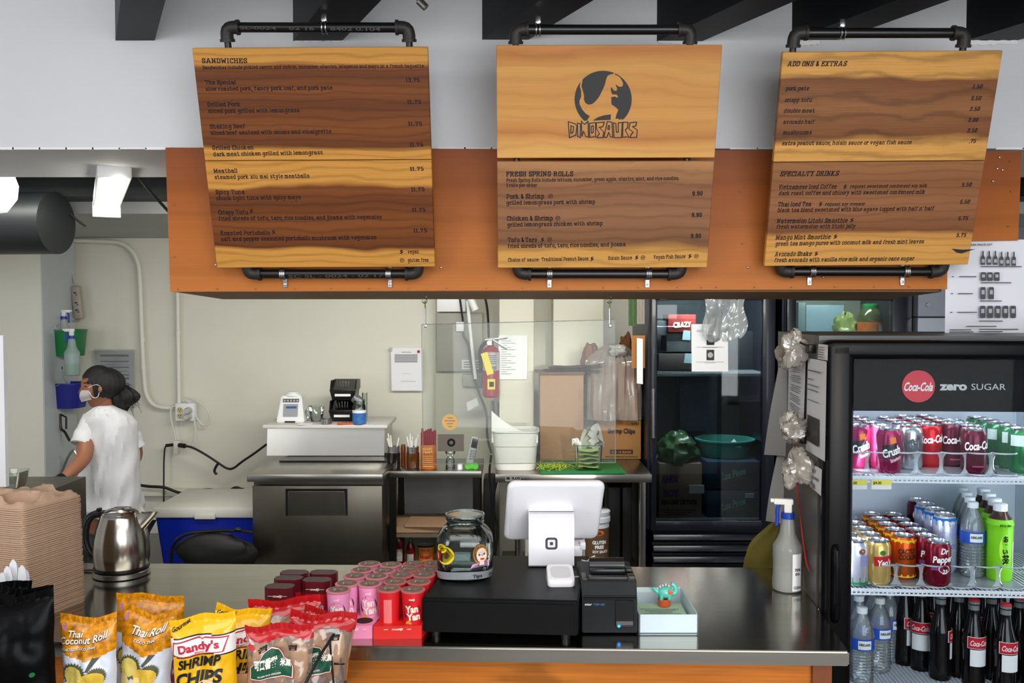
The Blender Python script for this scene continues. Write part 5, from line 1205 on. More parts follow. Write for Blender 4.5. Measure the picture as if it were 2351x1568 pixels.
# ---- papers on the wall
def paper(x0, y0, x1, y1, Y, lab, mat=None, dx=0, name='wall_notice', cat='notice', curl=0, sheet=True, sk=0):
    a = P(x0, y0, Y); c = P(x1, y0, Y); d = P(x0+sk, y1, Y)
    t = thing(name, lab, cat, V(((a.x+c.x)/2, Y, d.z)))
    b = MB(); b.grid(lambda u, v: V((d.x + (a.x-d.x)*v + (c.x-a.x)*u, Y + dx*u - curl*math.sin(PI*u)*v*(1-v)*4, d.z + (a.z-d.z)*v)), 8, 8); b.build('sheet', mat or m_paper, t, world=True)
    f = Frame(V((d.x, Y-.0015-curl, d.z)), (1, 0, 0), (0, 0, 1)); f.w = c.x-a.x; f.h = a.z-d.z
    return t, f
def plines(t, f, rows, mat=None, lab=None, nm='printing'):
    b = MB()
    for u0, u1, v, h in rows: f.rect(b, f.w*u0, f.h*v, f.w*u1, f.h*(v+h), .0006)
    b.build(nm, mat or m_ink2, t, world=True, smooth=False, kind='stuff', recalc=False)
t, f = paper(222, 806, 308, 930, 5.67, 'schedule sheet in a plastic sleeve behind the worker', m_paper2)
rr_ = [(.12, .88, .90-.0, .035), (.12, .88, .80, .02), (.12, .5, .74, .008), (.12, .88, .69, .02), (.12, .88, .62, .008), (.12, .88, .55, .02), (.12, .88, .48, .03), (.12, .88, .36, .05), (.12, .88, .28, .02), (.12, .88, .2, .02)]
plines(t, f, rr_, M('table_grey', (104, 102, 104), .8))
b = MB(); f.rect(b, -.01, -.02, f.w+.01, f.h+.012, .004); b.build('plastic_sleeve', m_film, t, world=True, smooth=False)
t, f = paper(897, 799, 970, 897, 5.66, 'white typed notice pinned on the kitchen wall', m_paper, sk=2)
plines(t, f, [(.32, .62, .90, .012)] + [(.10, .82, .84-.022*i, .012) for i in range(9)] + [(.3, .75, .22, .006), (.35, .6, .40, .004)])
b = MB(); q = P(961, 807, 5.65); b.ball(q, .009, 12); b.build('red_pin', m_red, t, world=True)
b = MB(); b.poly([P(893, 797, 5.655), P(902, 797, 5.655), P(900, 808, 5.655), P(890, 806, 5.655)]); b.build('tape', m_film, t, world=True, smooth=False)
t, f = paper(1145, 770, 1211, 871, 5.34, 'typed white sheet on the cream column by the extinguisher', m_paper, sk=-1)
plines(t, f, [(.1, .3 + .3*((i*7) % 3)/2, .92-.05*i, .010) for i in range(17)])

# ---- electric panel niche
t = thing('breaker_box', 'grey metal electrical panel cover with small label', 'electrical panel', P(1050, 853, 5.6))
b = MB(); pbox(b, 1002, 718, 1108, 853, 5.58, .05, .005); b.build('cover', M('panel_grey', (158, 156, 146), .5, var=.05, scale=4), t, world=True)
b = MB(); pbox(b, 1060, 826, 1106, 848, 5.575, .004); b.build('label_plate', m_paper2, t, world=True)
f = Frame(P(1060, 848, 5.574), (1, 0, 0), (0, 0, 1)); f.w = .12; f.h = .058; plines(t, f, [(.1, .9, .7-.25*i, .1) for i in range(3)])
b = MB(); pbox(b, 1003, 672, 1069, 716, 5.54, .12, .006); solo(b, 'junction_box', m_white, 'white metal box above the electrical panel', 'box')
b = MB(); pbox(b, 1062, 860, 1106, 888, 5.58, .04, .006); solo(b, 'junction_box', M('panel_grey', (158, 156, 146), .5), 'small grey cover plate below the electrical panel', 'box')
b = MB(); pbox(b, 1047, 739, 1065, 761, 5.55, .03, .004); solo(b, 'wall_jack', m_white, 'small white jack with black cable on the grey panel', 'outlet')
for pts, r_, m, lab in (([(1052, 660), (1058, 700), (1063, 738)], .006, m_rubber, 'black cable entering the white jack'),
    ([(1063, 762), (1066, 775), (1076, 790), (1080, 830), (1086, 860), (1098, 900), (1112, 930), (1119, 960), (1117, 1000), (1128, 1040)], .007, M('grey_cable', (92, 92, 90), .5), 'long grey cable falling past the extinguisher'),
    ([(1108, 660), (1118, 700), (1121, 735), (1122, 775)], .007, m_rubber, 'black cable above the fire extinguisher'),
    ([(1132, 920), (1134, 960), (1137, 985)], .006, M('grey_cable', (92, 92, 90), .5), 'grey cable running below the fire extinguisher'),
    ([(1145, 925), (1146, 960), (1148, 1000)], .006, M('grey_cable', (92, 92, 90), .5), 'second grey cable left of the white column')):
    b = MB(); ptube(b, pts, 5.52, r_); solo(b, 'hanging_cable', m, lab, 'cable')
b = MB(); b.tube([P(1073, 690, 5.5), P(1083, 790, 5.5), P(1092, 870, 5.5)], .011, 10); solo(b, 'white_pole', m_white, 'thin white pole leaning over the grey panel', 'pole')
b = MB(); b.tube([P(1076, 675, 5.46), P(1092, 712, 5.46)], .022, 12); solo(b, 'tube_end', m_white, 'white tube end under the fascia by the niche', 'pipe')
b = MB(); b.slab([P(1071, 924, 5.45), P(1095, 913, 5.45), P(1099, 930, 5.45), P(1074, 944, 5.45)], .002); solo(b, 'paper_tag', m_paper2, 'small printed tag on a string near the extinguisher', 'tag', smooth=False)
# ---- fire extinguisher
EY = 5.34; a = P(1108, 912, EY); c = P(1147, 912, EY); er = (c.x-a.x)/2; zt_ = P(1127, 800, EY).z; 
t = thing('fire_extinguisher', 'red fire extinguisher with yellow tag beside the column', 'fire extinguisher', ((a.x+c.x)/2, EY, a.z)); h_ = zt_ - a.z
b = MB(); b.lathe([(er*.8, 0), (er, .012), (er, h_*.93), (er*.85, h_*.99), (er*.45, h_*1.04), (er*.35, h_*1.07)], 32); b.build('cylinder', M('extinguisher_red', (150, 26, 38), .3), t)
b = MB(); b.lay(square_uv(10, 2), cyl_map((0, 0, 0), er, h_*.74, 0, h_*.37, er*2.6, .001)); b.build('label', M('extinguisher_label', (176, 176, 178), .5, var=.25, scale=50), t, label='silver printed label')
b = MB()
for i in range(4): b.lay(square_uv(3, 1), cyl_map((0, 0, 0), er, h_*.61, -.55+.36*i, .022, .016, .002))
for i in range(5): b.lay(square_uv(6, 1), cyl_map((0, 0, 0), er, h_*(.86-.04*i), .0, .006, er*1.4, .002))
b.build('label_print', m_ink2, t, smooth=False, recalc=False, kind='stuff')
b = MB(); b.lay(square_uv(4, 2), cyl_map((0, 0, 0), er, h_*.28, .05, .06, .045, .001)); b.build('badge', m_yel, t, recalc=False); b = MB(); b.lay(square_uv(4, 2), cyl_map((0, 0, 0), er, h_*.28, .08, .03, .026, .002)); b.build('badge_mark', m_ink, t, recalc=False)
b = MB(); b.tube([(0, 0, h_*1.05), (0, 0, h_*1.18)], .016, 14); b.box((.03, -.01, h_*1.20), (.13, .018, .010), rot=Matrix.Rotation(R(-8), 3, 'Y'), bev=.002); b.box((.045, -.01, h_*1.10), (.11, .016, .010), rot=Matrix.Rotation(R(32), 3, 'Y'), bev=.002); b.lathe([(.014, 0), (.014, .01)], 14, mat=Matrix.Translation((-.01, -.03, h_*1.12)) @ Matrix.Rotation(PI/2, 4, 'X')); b.build('valve_handle', m_chrome, t)
b = MB(); b.tube([(-.01, 0, h_*1.13), (-er*.9, 0, h_*1.10), (-er*1.35, 0, h_*.95), (-er*1.25, 0, h_*.75), (-er*1.15, 0, h_*.5)], .011, 10, smooth=2); b.build('hose', m_rubber, t)
b = MB(); f = Frame((-er*.75, -er-.006, h_*.92), V((1, 0, .3)), V((-.3, 0, 1))); b.poly([f.at(-.022, -.13), f.at(.018, -.13), f.at(.018, .0), f.at(-.022, .0)]); b.build('inspection_tag', m_yel, t, smooth=False)

# ---- stainless prep fridge with raised rail
FY = 4.65
t = thing('prep_fridge', 'stainless steel sandwich prep fridge under the kitchen wall', 'prep fridge', V((P(727, 1200, FY).x, FY, .0)))
zc = P(700, 1086, FY).z; zlow = .12
x0 = P(577, 1150, FY).x; x1 = P(877, 1150, FY).x
b = MB(); b.box(((x0+x1)/2, FY+.40, (zc+zlow)/2-.02), (x1-x0, .70, zc-zlow-.06)); b.build('cabinet', m_darksteel, t, world=True, smooth=False)
b = MB(); b.box(((x0+x1)/2+.004, FY+.02, (zc-.065+zlow)/2), (x1-x0-.004, .045, zc-.065-zlow), bev=.004); dd = b.build('door', M('door_steel', (112, 107, 96), .34, 1, var=.16, scale=3), t, world=True)
b = MB(); hx0, hx1 = P(656, 1150, FY-.003).x, P(798, 1150, FY-.003).x; hz1 = P(700, 1122, FY-.003).z; hz0 = P(700, 1184, FY-.003).z
b.slab([V((x, FY-.004, z)) for x, z in ((hx0, hz0), (hx0+.010, hz0), (hx0+.012, hz1-.012), (hx1-.016, hz1-.012), (hx1-.008, hz0), (hx1, hz0), (hx1, hz1), (hx0, hz1))], .003); b.build('handle_recess', m_blk, t, world=True, smooth=False)
b = MB(); b.slab([V((hx0+.012, FY-.003, hz0+.002)), V((hx1-.010, FY-.003, hz0+.002)), V((hx1-.018, FY-.001, hz1-.016)), V((hx0+.016, FY-.001, hz1-.016))], .002); b.build('handle_plate', M('handle_steel', (140, 134, 124), .3, 1, var=.1, scale=8), t, world=True, smooth=False)
xt0 = P(569, 1100, FY-.03).x; xt1 = P(880, 1100, FY-.03).x
b = MB(); b.box(((xt0+xt1)/2, FY+.17, zc-.017), (xt1-xt0, .44, .040), bev=.004); b.build('work_ledge', m_steel, t, world=True)
b = MB(); b.box(((xt0+xt1)/2+.02, FY+.40, zc+.008), (xt1-xt0-.10, .16, .006)); b.build('well_cover', M('dark_well', (40, 38, 34), .3, .8), t, world=True, smooth=False)
b = MB(); b.box(((xt0+xt1)/2+.02, FY+.48, zc+.018), (xt1-xt0-.12, .012, .02)); b.build('well_edge', m_blk, t, world=True, smooth=False)
RY = 5.12; xr0 = P(612, 1000, RY).x; xr1 = P(882, 1000, RY).x; zr0 = P(700, 1046, RY).z; zr1 = P(700, 984, RY).z
b = MB(); b.hexa([V((xr0, RY, zr0)), V((xr1, RY, zr0)), V((xr1, RY+.35, zr0)), V((xr0, RY+.35, zr0)), V((xr0, RY+.02, zr1)), V((xr1, RY+.02, zr1)), V((xr1, RY+.35, zr1)), V((xr0, RY+.35, zr1))]); b.build('rear_rail', M('rail_steel', (172, 170, 164), .3, 1, var=.08, scale=3), t, world=True, smooth=False)
b = MB(); b.box(((xr0+xr1)/2, RY+.19, zr1+.012), (xr1-xr0+.04, .40, .022), bev=.006); b.build('lid_board', M('cutting_board_white', (214, 210, 204), .5, var=.05, scale=5), t, world=True)
ZL = zr1 + .023
# blender base, pitcher, tin, bins, jars on the lid
def onlid(x, Y): return V((P(x, 980, Y).x, Y, ZL))
q = onlid(666, 5.20); bl_ = thing('blender_base', 'white blender base with grey control panel', 'blender', q)
b = MB(); w0, w1 = .080, .058; h_ = .150
b.hexa([V((-w0, 0, 0)), V((w0, 0, 0)), V((w0, .15, 0)), V((-w0, .15, 0)), V((-w1, .035, h_)), V((w1, .035, h_)), V((w1, .12, h_)), V((-w1, .12, h_))]); bmesh.ops.bevel(b.b, geom=list(b.b.edges), offset=.006, segments=2, affect='EDGES'); b.build('housing', m_white, bl_)
b = MB(); b.lathe([(.048, h_), (.046, h_+.012), (.03, h_+.014), (.03, h_+.02)], 20, c=(0, .075, 0)); b.build('socket_ring', m_white, bl_)
f = Frame((0, -.0015, 0), (1, 0, 0), (0, .035, h_)); b = MB(); f.rect(b, -.042, .035, .042, .108, .0015); b.build('control_panel', M('panel_silver', (150, 152, 156), .4), bl_, smooth=False, recalc=False)
b = MB(); f.rect(b, -.046, .118, .046, .138, .002); b.build('button_strip', M('strip_dark', (70, 70, 68), .4), bl_, smooth=False, recalc=False)
for i in range(5):
    b = MB(); f.rect(b, -.040+.018*i, .122, -.030+.018*i, .132, .0035); b.build('button', M('button_grey', (176, 174, 168), .4), bl_, smooth=False, recalc=False)
b = MB(); f.rect(b, -.026, .082, .034, .094, .003); b.build('badge', M('badge_blue', (36, 78, 140), .4), bl_, smooth=False, recalc=False)
b = MB(); f.rect(b, -.03, .0, .03, .010, .003); b.build('base_slot', m_blk, bl_, smooth=False, recalc=False)
q = onlid(727, 5.26); b = MB(); b.lathe([(.030, 0), (.034, .004), (.044, .085), (.045, .09)], 24, c=tuple(q), cap=False); b.lathe([(.0001, .002), (.031, .002)], 20, c=tuple(q)); b.tube([q+V((-.04, 0, .07)), q+V((-.062, 0, .07)), q+V((-.062, 0, .03)), q+V((-.038, 0, .02))], .005, 8, smooth=1)
solo(b, 'measuring_jug', m_jar, 'clear glass measuring jug beside the blender base', 'jug')
q = onlid(750, 5.14); b = MB(); b.lathe([(.028, 0), (.032, .003), (.032, .03), (.029, .03), (.029, .004)], 24, c=tuple(q)); solo(b, 'steel_tin', m_chrome, 'small shiny steel bowl in front of the glass jug', 'bowl')
b = MB(); q = onlid(700, 5.12); b.box(q + V((0, 0, .003)), (.08, .03, .005), rz=.2, bev=.001); solo(b, 'white_spatula', m_white, 'flat white utensil lying between blender and tin', 'utensil')
b = MB(); q = onlid(795, 5.13); b.box(q + V((0, 0, .005)), (.10, .04, .009), rz=.2, bev=.003); solo(b, 'orange_peeler', M('orange_plastic', (220, 84, 30), .5), 'orange utensil lying in front of the black bins', 'utensil')
def bin_(x0, y0, x1, y1, Y, lab):
    a = P(x0, y1, Y); c = P(x1, y0, Y); w = c.x-a.x; h = c.z-a.z
    t = thing('cutlery_bin', lab, 'bin', ((a.x+c.x)/2, Y, a.z))
    b = MB(); b.hexa([V((-w*.42, .01, 0)), V((w*.42, .01, 0)), V((w*.42, .16, 0)), V((-w*.42, .16, 0)), V((-w*.5, -.01, h*.55)), V((w*.5, -.01, h*.55)), V((w*.5, .16, h)), V((-w*.5, .16, h))])
    b.hexa([V((sx*w*.5 - (.006 if sx > 0 else 0), -.01, h*.5)) if 0 else V((x, y, z)) for sx in (1,) for x, y, z in ((-w*.5, .0, h*.5), (-w*.5+.008, .0, h*.5), (-w*.5+.008, .16, h*.5), (-w*.5, .16, h*.5), (-w*.5, .03, h), (-w*.5+.008, .03, h), (-w*.5+.008, .16, h), (-w*.5, .16, h))])
    b.hexa([V((x, y, z)) for x, y, z in ((w*.5-.008, .0, h*.5), (w*.5, .0, h*.5), (w*.5, .16, h*.5), (w*.5-.008, .16, h*.5), (w*.5-.008, .03, h), (w*.5, .03, h), (w*.5, .16, h), (w*.5-.008, .16, h))])
    bmesh.ops.bevel(b.b, geom=list(b.b.edges), offset=.003, segments=1, affect='EDGES'); b.build('body', m_blk, t)
    b = MB(); b.box((0, -.004, h*.28), (w*.6, .003, .014)); b.build('label_strip', m_paper, t)
    b = MB(); 
    for i in range(5): b.tube([(-.03+.014*i, .03, h*.62), (-.045+.017*i, .06, h*.92)], .003, 6)
    b.build('wrapped_cutlery', m_film, t, kind='stuff')
bin_(755, 921, 815, 968, 5.24, 'lower black cutlery bin on the prep fridge lid')
bin_(757, 874, 817, 920, 5.25, 'upper black cutlery bin stacked on the lower one')
q = onlid(825, 5.14); t = thing('blue_label_jar', 'clear jar with blue label right of the black bins', 'jar', q)
b = MB(); b.lathe([(.036, 0), (.038, .004), (.038, .10), (.032, .115), (.032, .13)], 24, cap=False); b.build('jar', m_jar, t); b = MB(); b.lathe([(.0385, .005), (.0385, .065)], 24, cap=False); b.build('label', M('label_blue', (58, 110, 180), .5, var=.35, scale=50), t); b = MB(); b.lathe([(.0387, .065), (.0387, .082)], 24, cap=False); b.build('label_top', m_paper, t)
b = MB(); q = P(823, 920, 5.2); mt = Matrix.Translation(q) @ Matrix.Rotation(R(-55), 4, 'Y'); b.lathe([(.026, -.03), (.028, -.025), (.028, .03), (.022, .036)], 20, mat=mt); solo(b, 'tilted_jar', m_film, 'clear wrapped jar tilted against the upper black bin', 'jar')
b = MB(); q = onlid(838, 5.28); b.lathe([(.016, 0), (.016, .16), (.018, .165)], 16, c=tuple(q), cap=False); solo(b, 'tall_glass', m_jar, 'tall clear glass behind the blue labelled jar', 'glass')

# ---- blue cooler and black bag
t = thing('cooler_box', 'blue cooler box with white lid beside the prep fridge', 'cooler', (P(470, 1200, 4.85).x, 4.85, .0))
a = P(353, 1183, 4.85); c = P(590, 1183, 4.85); zt_ = a.z
b = MB(); b.hexa([V((a.x+.05, 4.88, .3)), V((c.x, 4.88, .3)), V((c.x, 5.3, .3)), V((a.x+.05, 5.3, .3)), V((a.x+.004, 4.855, zt_)), V((c.x, 4.855, zt_)), V((c.x, 5.35, zt_)), V((a.x+.004, 5.35, zt_))]); bmesh.ops.bevel(b.b, geom=list(b.b.edges), offset=.01, segments=2, affect='EDGES'); b.build('body', M('cooler_blue', (14, 36, 150), .35), t, world=True)
b = MB(); b.box(((a.x+c.x)/2, 5.10, zt_+.015), (c.x-a.x+.01, .52, .06), bev=.014); b.build('lid', M('cooler_white', (212, 210, 200), .4), t, world=True)
b = MB(); b.box((P(470, 1183, 4.83).x, 4.835, zt_-.002), (.11, .012, .03), bev=.003); b.build('latch', M('cooler_white', (212, 210, 200), .4), t, world=True)
b = MB(); b.box(((a.x+c.x)/2, 5.1, .16), (.5, .4, .28)); solo(b, 'crate', m_blkm, 'dark crate carrying the blue cooler box', 'crate', smooth=False)
b = crumple(P(490, 1272, 4.53), .20, .09, .115, .25, 1.5, 24, 3); solo(b, 'black_bag', M('bag_black_soft', (13, 13, 15), .6), 'black bag slumped in front of the blue cooler', 'bag')
b = MB(); ptube(b, [(392, 1300, 4.55), (395, 1250, 4.5), (420, 1225, 4.48), (480, 1219, 4.48), (548, 1217, 4.48), (580, 1222, 4.48)], 4.5, .008, sm=2); b.ball(P(546, 1216, 4.47), .014, 10, (1.3, 1, .8)); solo(b, 'folding_chair_rail', M('rail_black', (18, 18, 20), .3), 'black curved chair rail before the blue cooler', 'chair')

# ---- low steel rack between fridge and table
SY = 4.85
t = thing('steel_rack', 'low stainless rack holding jars between prep fridge and table', 'rack', (P(990, 1200, SY).x, SY, 0))
x0 = P(893, 1090, SY).x; x1 = P(1106, 1090, SY).x; zt_ = P(950, 1080, SY).z
b = MB(); b.box(((x0+x1)/2, SY+.2, zt_-.02), (x1-x0, .42, .035), bev=.003); b.build('top_shelf', m_steel, t, world=True)
for x, y in ((x0+.02, SY+.01), (x1-.03, SY+.01), (x0+.02, SY+.38), (x1-.03, SY+.38)):
    b = MB(); b.box((x, y, zt_/2-.02), (.035, .03, zt_-.04)); b.build('leg', M('rack_dark_steel', (66, 64, 60), .35, 1), t, world=True, smooth=False)
zs_ = P(950, 1214, SY+.1).z
b = MB(); b.box(((x0+x1)/2, SY+.2, zs_-.015), (x1-x0-.04, .38, .02)); b.build('middle_shelf', M('shelf_brown', (96, 84, 70), .6, var=.2, scale=8), t, world=True, smooth=False)
zs2 = P(950, 1300, SY+.1).z
b = MB(); b.box(((x0+x1)/2, SY+.2, zs2-.015), (x1-x0-.04, .38, .02)); b.build('bottom_shelf', m_darksteel, t, world=True, smooth=False)
b = MB(); b.box(((x0+x1)/2, SY+.37, (zt_+zs_)/2), (x1-x0-.08, .01, zt_-zs_-.05)); b.build('back_panel', M('back_panel_grey', (134, 136, 136), .5, var=.06, scale=3), t, world=True, smooth=False)
b = MB(); b.box(((x0+x1)/2-.03, SY+.17, zs_+.014), (.42, .3, .03), rz=.03); b.box(((x0+x1)/2+.01, SY+.1, zs_+.038), (.34, .2, .012), rz=-.05); solo(b, 'flattened_cardboard', m_card, 'flattened brown cardboard on the rack middle shelf', 'cardboard', smooth=False)
def sauce(x, yb, Y, s, lab):
    q = P(x, yb, Y); q.z = zs2; t = thing('sauce_bottle', lab, 'bottle', q)
    b = MB(); b.lathe([(.028*s, 0), (.031*s, .005), (.031*s, .12*s), (.024*s, .15*s), (.012*s, .175*s)], 20); b.build('bottle', M('chili_red', (96, 14, 12), .2), t)
    b = MB(); b.lathe([(.013*s, .172*s), (.015*s, .176*s), (.013*s, .19*s), (.004*s, .215*s)], 16); b.build('cap', M('cap_green', (20, 110, 50), .4), t)
    b = MB(); b.lay(square_uv(6, 2), cyl_map((0, 0, 0), .031*s, .06*s, 0, .065*s, .05*s, .0006)); b.build('label', M('sauce_print', (170, 160, 156), .6, var=.5, scale=80), t, recalc=False)
sauce(915, 1290, 4.97, 1.05, 'red chili sauce bottle, taller one on the rack bottom shelf'); sauce(943, 1294, 4.95, .78, 'smaller chili sauce bottle beside the taller one')
q = P(978, 1290, 5.0); q.z = zs2; t2 = thing('sauce_can', 'orange can of sauce on the rack bottom shelf', 'can', q)
b = MB(); b.lathe([(.046, 0), (.046, .105), (.043, .105)], 28); b.build('can', M('can_orange', (206, 120, 40), .4), t2); b = MB(); b.lathe([(.0465, .1), (.0465, .108), (.04, .108)], 28); b.build('rim', m_blk, t2)
b = MB(); b.lay(sans('PHO DE', .03), cyl_map((0, 0, 0), .046, .086, 0, .012, .05)); b.lay(sans('Hoisin', .05, .3), cyl_map((0, 0, 0), .046, .05, 0, .022, .065)); b.build('lettering', M('print_red', (150, 24, 16), .5), t2, smooth=False, recalc=False)
ZK = zt_ - .002
def onr(x, Y): return V((P(x, 1080, Y).x, Y, ZK))
m_straw = M('straw_white', (232, 226, 222), .5)
def jar_of(x, Y, r, h, lab, col, top, cont, nst, group=None):
    t = thing('utensil_jar', lab, 'jar', onr(x, Y), group=group)
    b = MB(); b.lathe([(r*.9, 0), (r, .006), (r, h*.72)], 24); b.build('jar', M('jar_%d_%d_%d' % col, col, .12, spec=.8), t)
    b = MB(); b.lathe([(r*.93, h*.7), (r*.93, h), (r*.85, h), (r*.85, h*.8)], 24); b.build('band', top, t)
    for i in range(nst):
        a_ = random.uniform(0, 6.28); k = random.uniform(.2, 1); b = MB()
        b.tube([(r*.3*math.cos(a_), r*.3*math.sin(a_), h*.6), (r*1.1*k*math.cos(a_), r*.6*math.sin(a_), h + random.uniform(.025, .07))], .0035, 6); b.build('straw', cont, t)
jar_of(904, 4.93, .036, .12, 'steel banded jar of short straws nearest the prep fridge', (24, 20, 16), m_chrome, m_straw, 5)
jar_of(948, 4.95, .036, .115, 'amber jar of wrapped straws in the middle of the rack', (86, 48, 18), m_chrome, m_straw, 14)
t = thing('amber_bottle', 'narrow amber bottle between the two straw jars', 'bottle', onr(926, 5.0)); b = MB(); b.lathe([(.014, 0), (.014, .10), (.010, .12)], 14); b.build('bottle', M('amber', (120, 58, 20), .2), t)
t = thing('chopstick_jar', 'orange labelled jar packed with dark red chopstick sleeves', 'jar', onr(984, 4.93))
b = MB(); b.lathe([(.040, 0), (.043, .005), (.043, .125), (.041, .13)], 28, sq=3); b.build('jar', M('jar_orange', (176, 92, 28), .25, var=.25, scale=18), t)
b = MB(); 
for s_, z in (('NUOC', .105), ('MAM', .088)): b.lay(sans(s_, .04), lambda x, y: V(((x-.5)*.05, -.0438, z + y*.012)))
for i in range(6): b.box((0, -.0435, .072-.011*i), (.056, .0006, .003))
b.build('lettering', M('orange_print', (236, 176, 96), .5), t, smooth=False, recalc=False)
for i in range(14):
    b = MB(); x_ = -.034 + .0115*(i % 7); y_ = -.018 + .03*(i//7); b.box((x_, y_, .155 + .006*((i*5) % 4)), (.011, .012, .085), bev=.002, seg=1); b.build('chopstick_sleeve', M('sleeve_crimson', (128, 18, 40), .6), t)
t = thing('cruet_glass', 'clear glass sugar pourer on the steel rack', 'glass', onr(1034, 4.90)); b = MB(); b.lathe([(.022, 0), (.026, .004), (.024, .05), (.014, .07), (.026, .085), (.03, .1), (.02, .118)], 24, cap=False); b.build('glass', m_jar, t)
b = MB(); q = onr(1056, 4.9); b.lathe([(.014, 0), (.014, .03)], 14, c=tuple(q)); solo(b, 'small_pot', m_white, 'tiny white pot beside the glass pourer', 'pot')
t = thing('cordless_phone', 'grey cordless phone standing behind the green tape', 'phone', onr(1084, 4.98))
b = MB(); b.box((0, 0, .085), (.042, .022, .165), rot=Matrix.Rotation(R(12), 3, 'Y'), bev=.008, seg=3); b.build('handset', M('phone_silver', (176, 176, 176), .4), t)
b = MB(); b.box((.014, -.013, .13), (.032, .003, .05), rot=Matrix.Rotation(R(12), 3, 'Y'), bev=.001); b.build('screen', M('phone_dark', (50, 52, 56), .3), t)
for i in range(12):
    b = MB(); b.box((-.012 + .012*(i % 3) + .003*(3-i//3), -.0125, .088 - .014*(i//3)), (.008, .003, .007)); b.build('key', m_ink2, t)
b = MB(); q = onr(1083, 4.9); 
for dx in (-.02, .02): b.lathe([(.016, -.012), (.016, .012)], 18, mat=Matrix.Translation(q + V((dx, 0, .018))) @ Matrix.Rotation(PI/2 + .1, 4, 'X'))
b.box(q + V((0, 0, .018)), (.05, .02, .03), bev=.006); solo(b, 'sticker_roll', M('bright_green', (88, 190, 60), .5), 'bright green sticker roll at the rack edge', 'tape roll')

# ---- steel table with tubs
TY = 4.72
t = thing('steel_table', 'stainless steel work table carrying tub and green board', 'table', (P(1320, 1200, TY).x, TY, 0))
x0 = P(1137, 1095, TY).x; x1 = P(1497, 1095, TY).x; zt_ = P(1300, 1089, TY).z; zlo = P(1300, 1108, TY).z
b = MB(); b.box(((x0+x1)/2, TY+.34, (zt_+zlo)/2), (x1-x0, .68, zt_-zlo), bev=.004); b.build('table_top', m_steel, t, world=True)
for x, y in ((P(1478, 1200, TY).x, TY+.05), (P(1192, 1200, TY).x, TY+.05), (P(1478, 1200, TY).x, TY+.62), (P(1192, 1200, TY).x, TY+.62)):
    b = MB(); b.tube([(x, y, 0), (x, y, zlo)], .020, 16); b.build('leg', M('leg_steel', (188, 188, 186), .22, 1), t, world=True)
b = MB(); b.box(((x0+x1)/2, TY+.35, .35), (x1-x0-.06, .6, .02)); b.build('lower_shelf', m_darksteel, t, world=True, smooth=False)
b = MB(); f = Frame(P(1160, 1105, TY-.004), (1, 0, 0), (0, 0, 1)); f.rect(b, 0, 0, .08, .03, .002); b.build('maker_plate', M('plate_grey', (120, 120, 118), .5), t, world=True, smooth=False, recalc=False)
b = MB(); b.lay(sans('PLAYS', .06), lambda x, y: f.at(.034 + x*.042, .01 + y*.012, .003)); f.rect(b, .006, .01, .024, .022, .003); b.build('plate_lettering', m_ink, t, world=True, smooth=False, recalc=False)
ZTB = zt_ + .001
def ont(x, Y): return V((P(x, 1080, Y).x, Y, ZTB))
# white tub with liner
a = P(1127, 1000, 4.80); c = P(1240, 1000, 4.80); w = c.x-a.x; h = P(1180, 992, 4.80).z - ZTB
t = thing('white_tub', 'white plastic tub with liner sheet on the steel table', 'tub', ((a.x+c.x)/2, 4.93, ZTB))
b = MB(); wv_ = w/2; prof = [(.80, 0), (.84, .01), (.90, h*.60), (.93, h*.62), (.96, h*.97), (1.0, h*.975), (1.0, h), (.95, h), (.90, h*.65), (.80, .012)]
b.lathe([(r*wv_, z) for r, z in prof], 40, sq=5); b.build('tub', M('tub_white', (214, 214, 210), .4), t)
b = MB(); b.grid(lambda u, v: V((-wv_*.98 + (w*.95)*u, -.085 + .012*math.sin(5*u), h*.7 + v*(h*.34 + .10*(1-u)**2.2 - .03*u))), 16, 8); b.build('liner', M('liner_paper', (222, 222, 220), .6), t)
bd = thing('cutting_board', 'green cutting board on the steel table', 'cutting board', ont(1335, 4.9))
b = MB(); c4 = [PZ(1240, 1090, ZTB), PZ(1437, 1089, ZTB), PZ(1412, 1062, ZTB), PZ(1233, 1064, ZTB)]
b.slab(c4, .016); bmesh.ops.bevel(b.b, geom=list(b.b.edges), offset=.004, segments=2, affect='EDGES'); b.build('board', M('board_green', (24, 112, 58), .5, var=.15, scale=14), bd, world=True)
b = MB(); 
for i in range(160):
    q = PZ(random.gauss(1272, 22), random.gauss(1072, 4.0), ZTB+.018); q.z += random.uniform(0, .012)
    b.box(q, (random.uniform(.008, .022), .005, .003), rot=(Matrix.Rotation(random.uniform(0, 6), 3, 'Z') @ Matrix.Rotation(random.uniform(-.6, .6), 3, 'Y')))
solo(b, 'chopped_greens', M('scallion_green', (150, 164, 44), .6), 'chopped green herb scraps on the cutting board', 'herbs', kind='stuff', smooth=False)
q = PZ(1350, 1076, ZTB+.017); t = thing('lettuce_container', 'clear deli container of folded green leaves on the board', 'container', V((q.x, q.y, ZTB+.017)))
b = MB(); b.lathe([(.058, 0), (.066, .006), (.074, .13), (.078, .134)], 28, sq=4, cap=False); b.lathe([(.0001, .003), (.058, .003)], 12, sq=4); b.build('container', m_jar, t)
for i in range(5):
    b = MB(); z_ = .014 + .021*i; b.grid(lambda u, v: V(((u-.5)*.105, (v-.5)*.09 + .004*math.sin(9*u+i), z_ + .009*math.cos((v-.5)*PI) + .004*math.sin(6*u+2*i))), 10, 6); b.build('folded_leaf', M('leaf_pale', (164, 184, 110), .6), t)
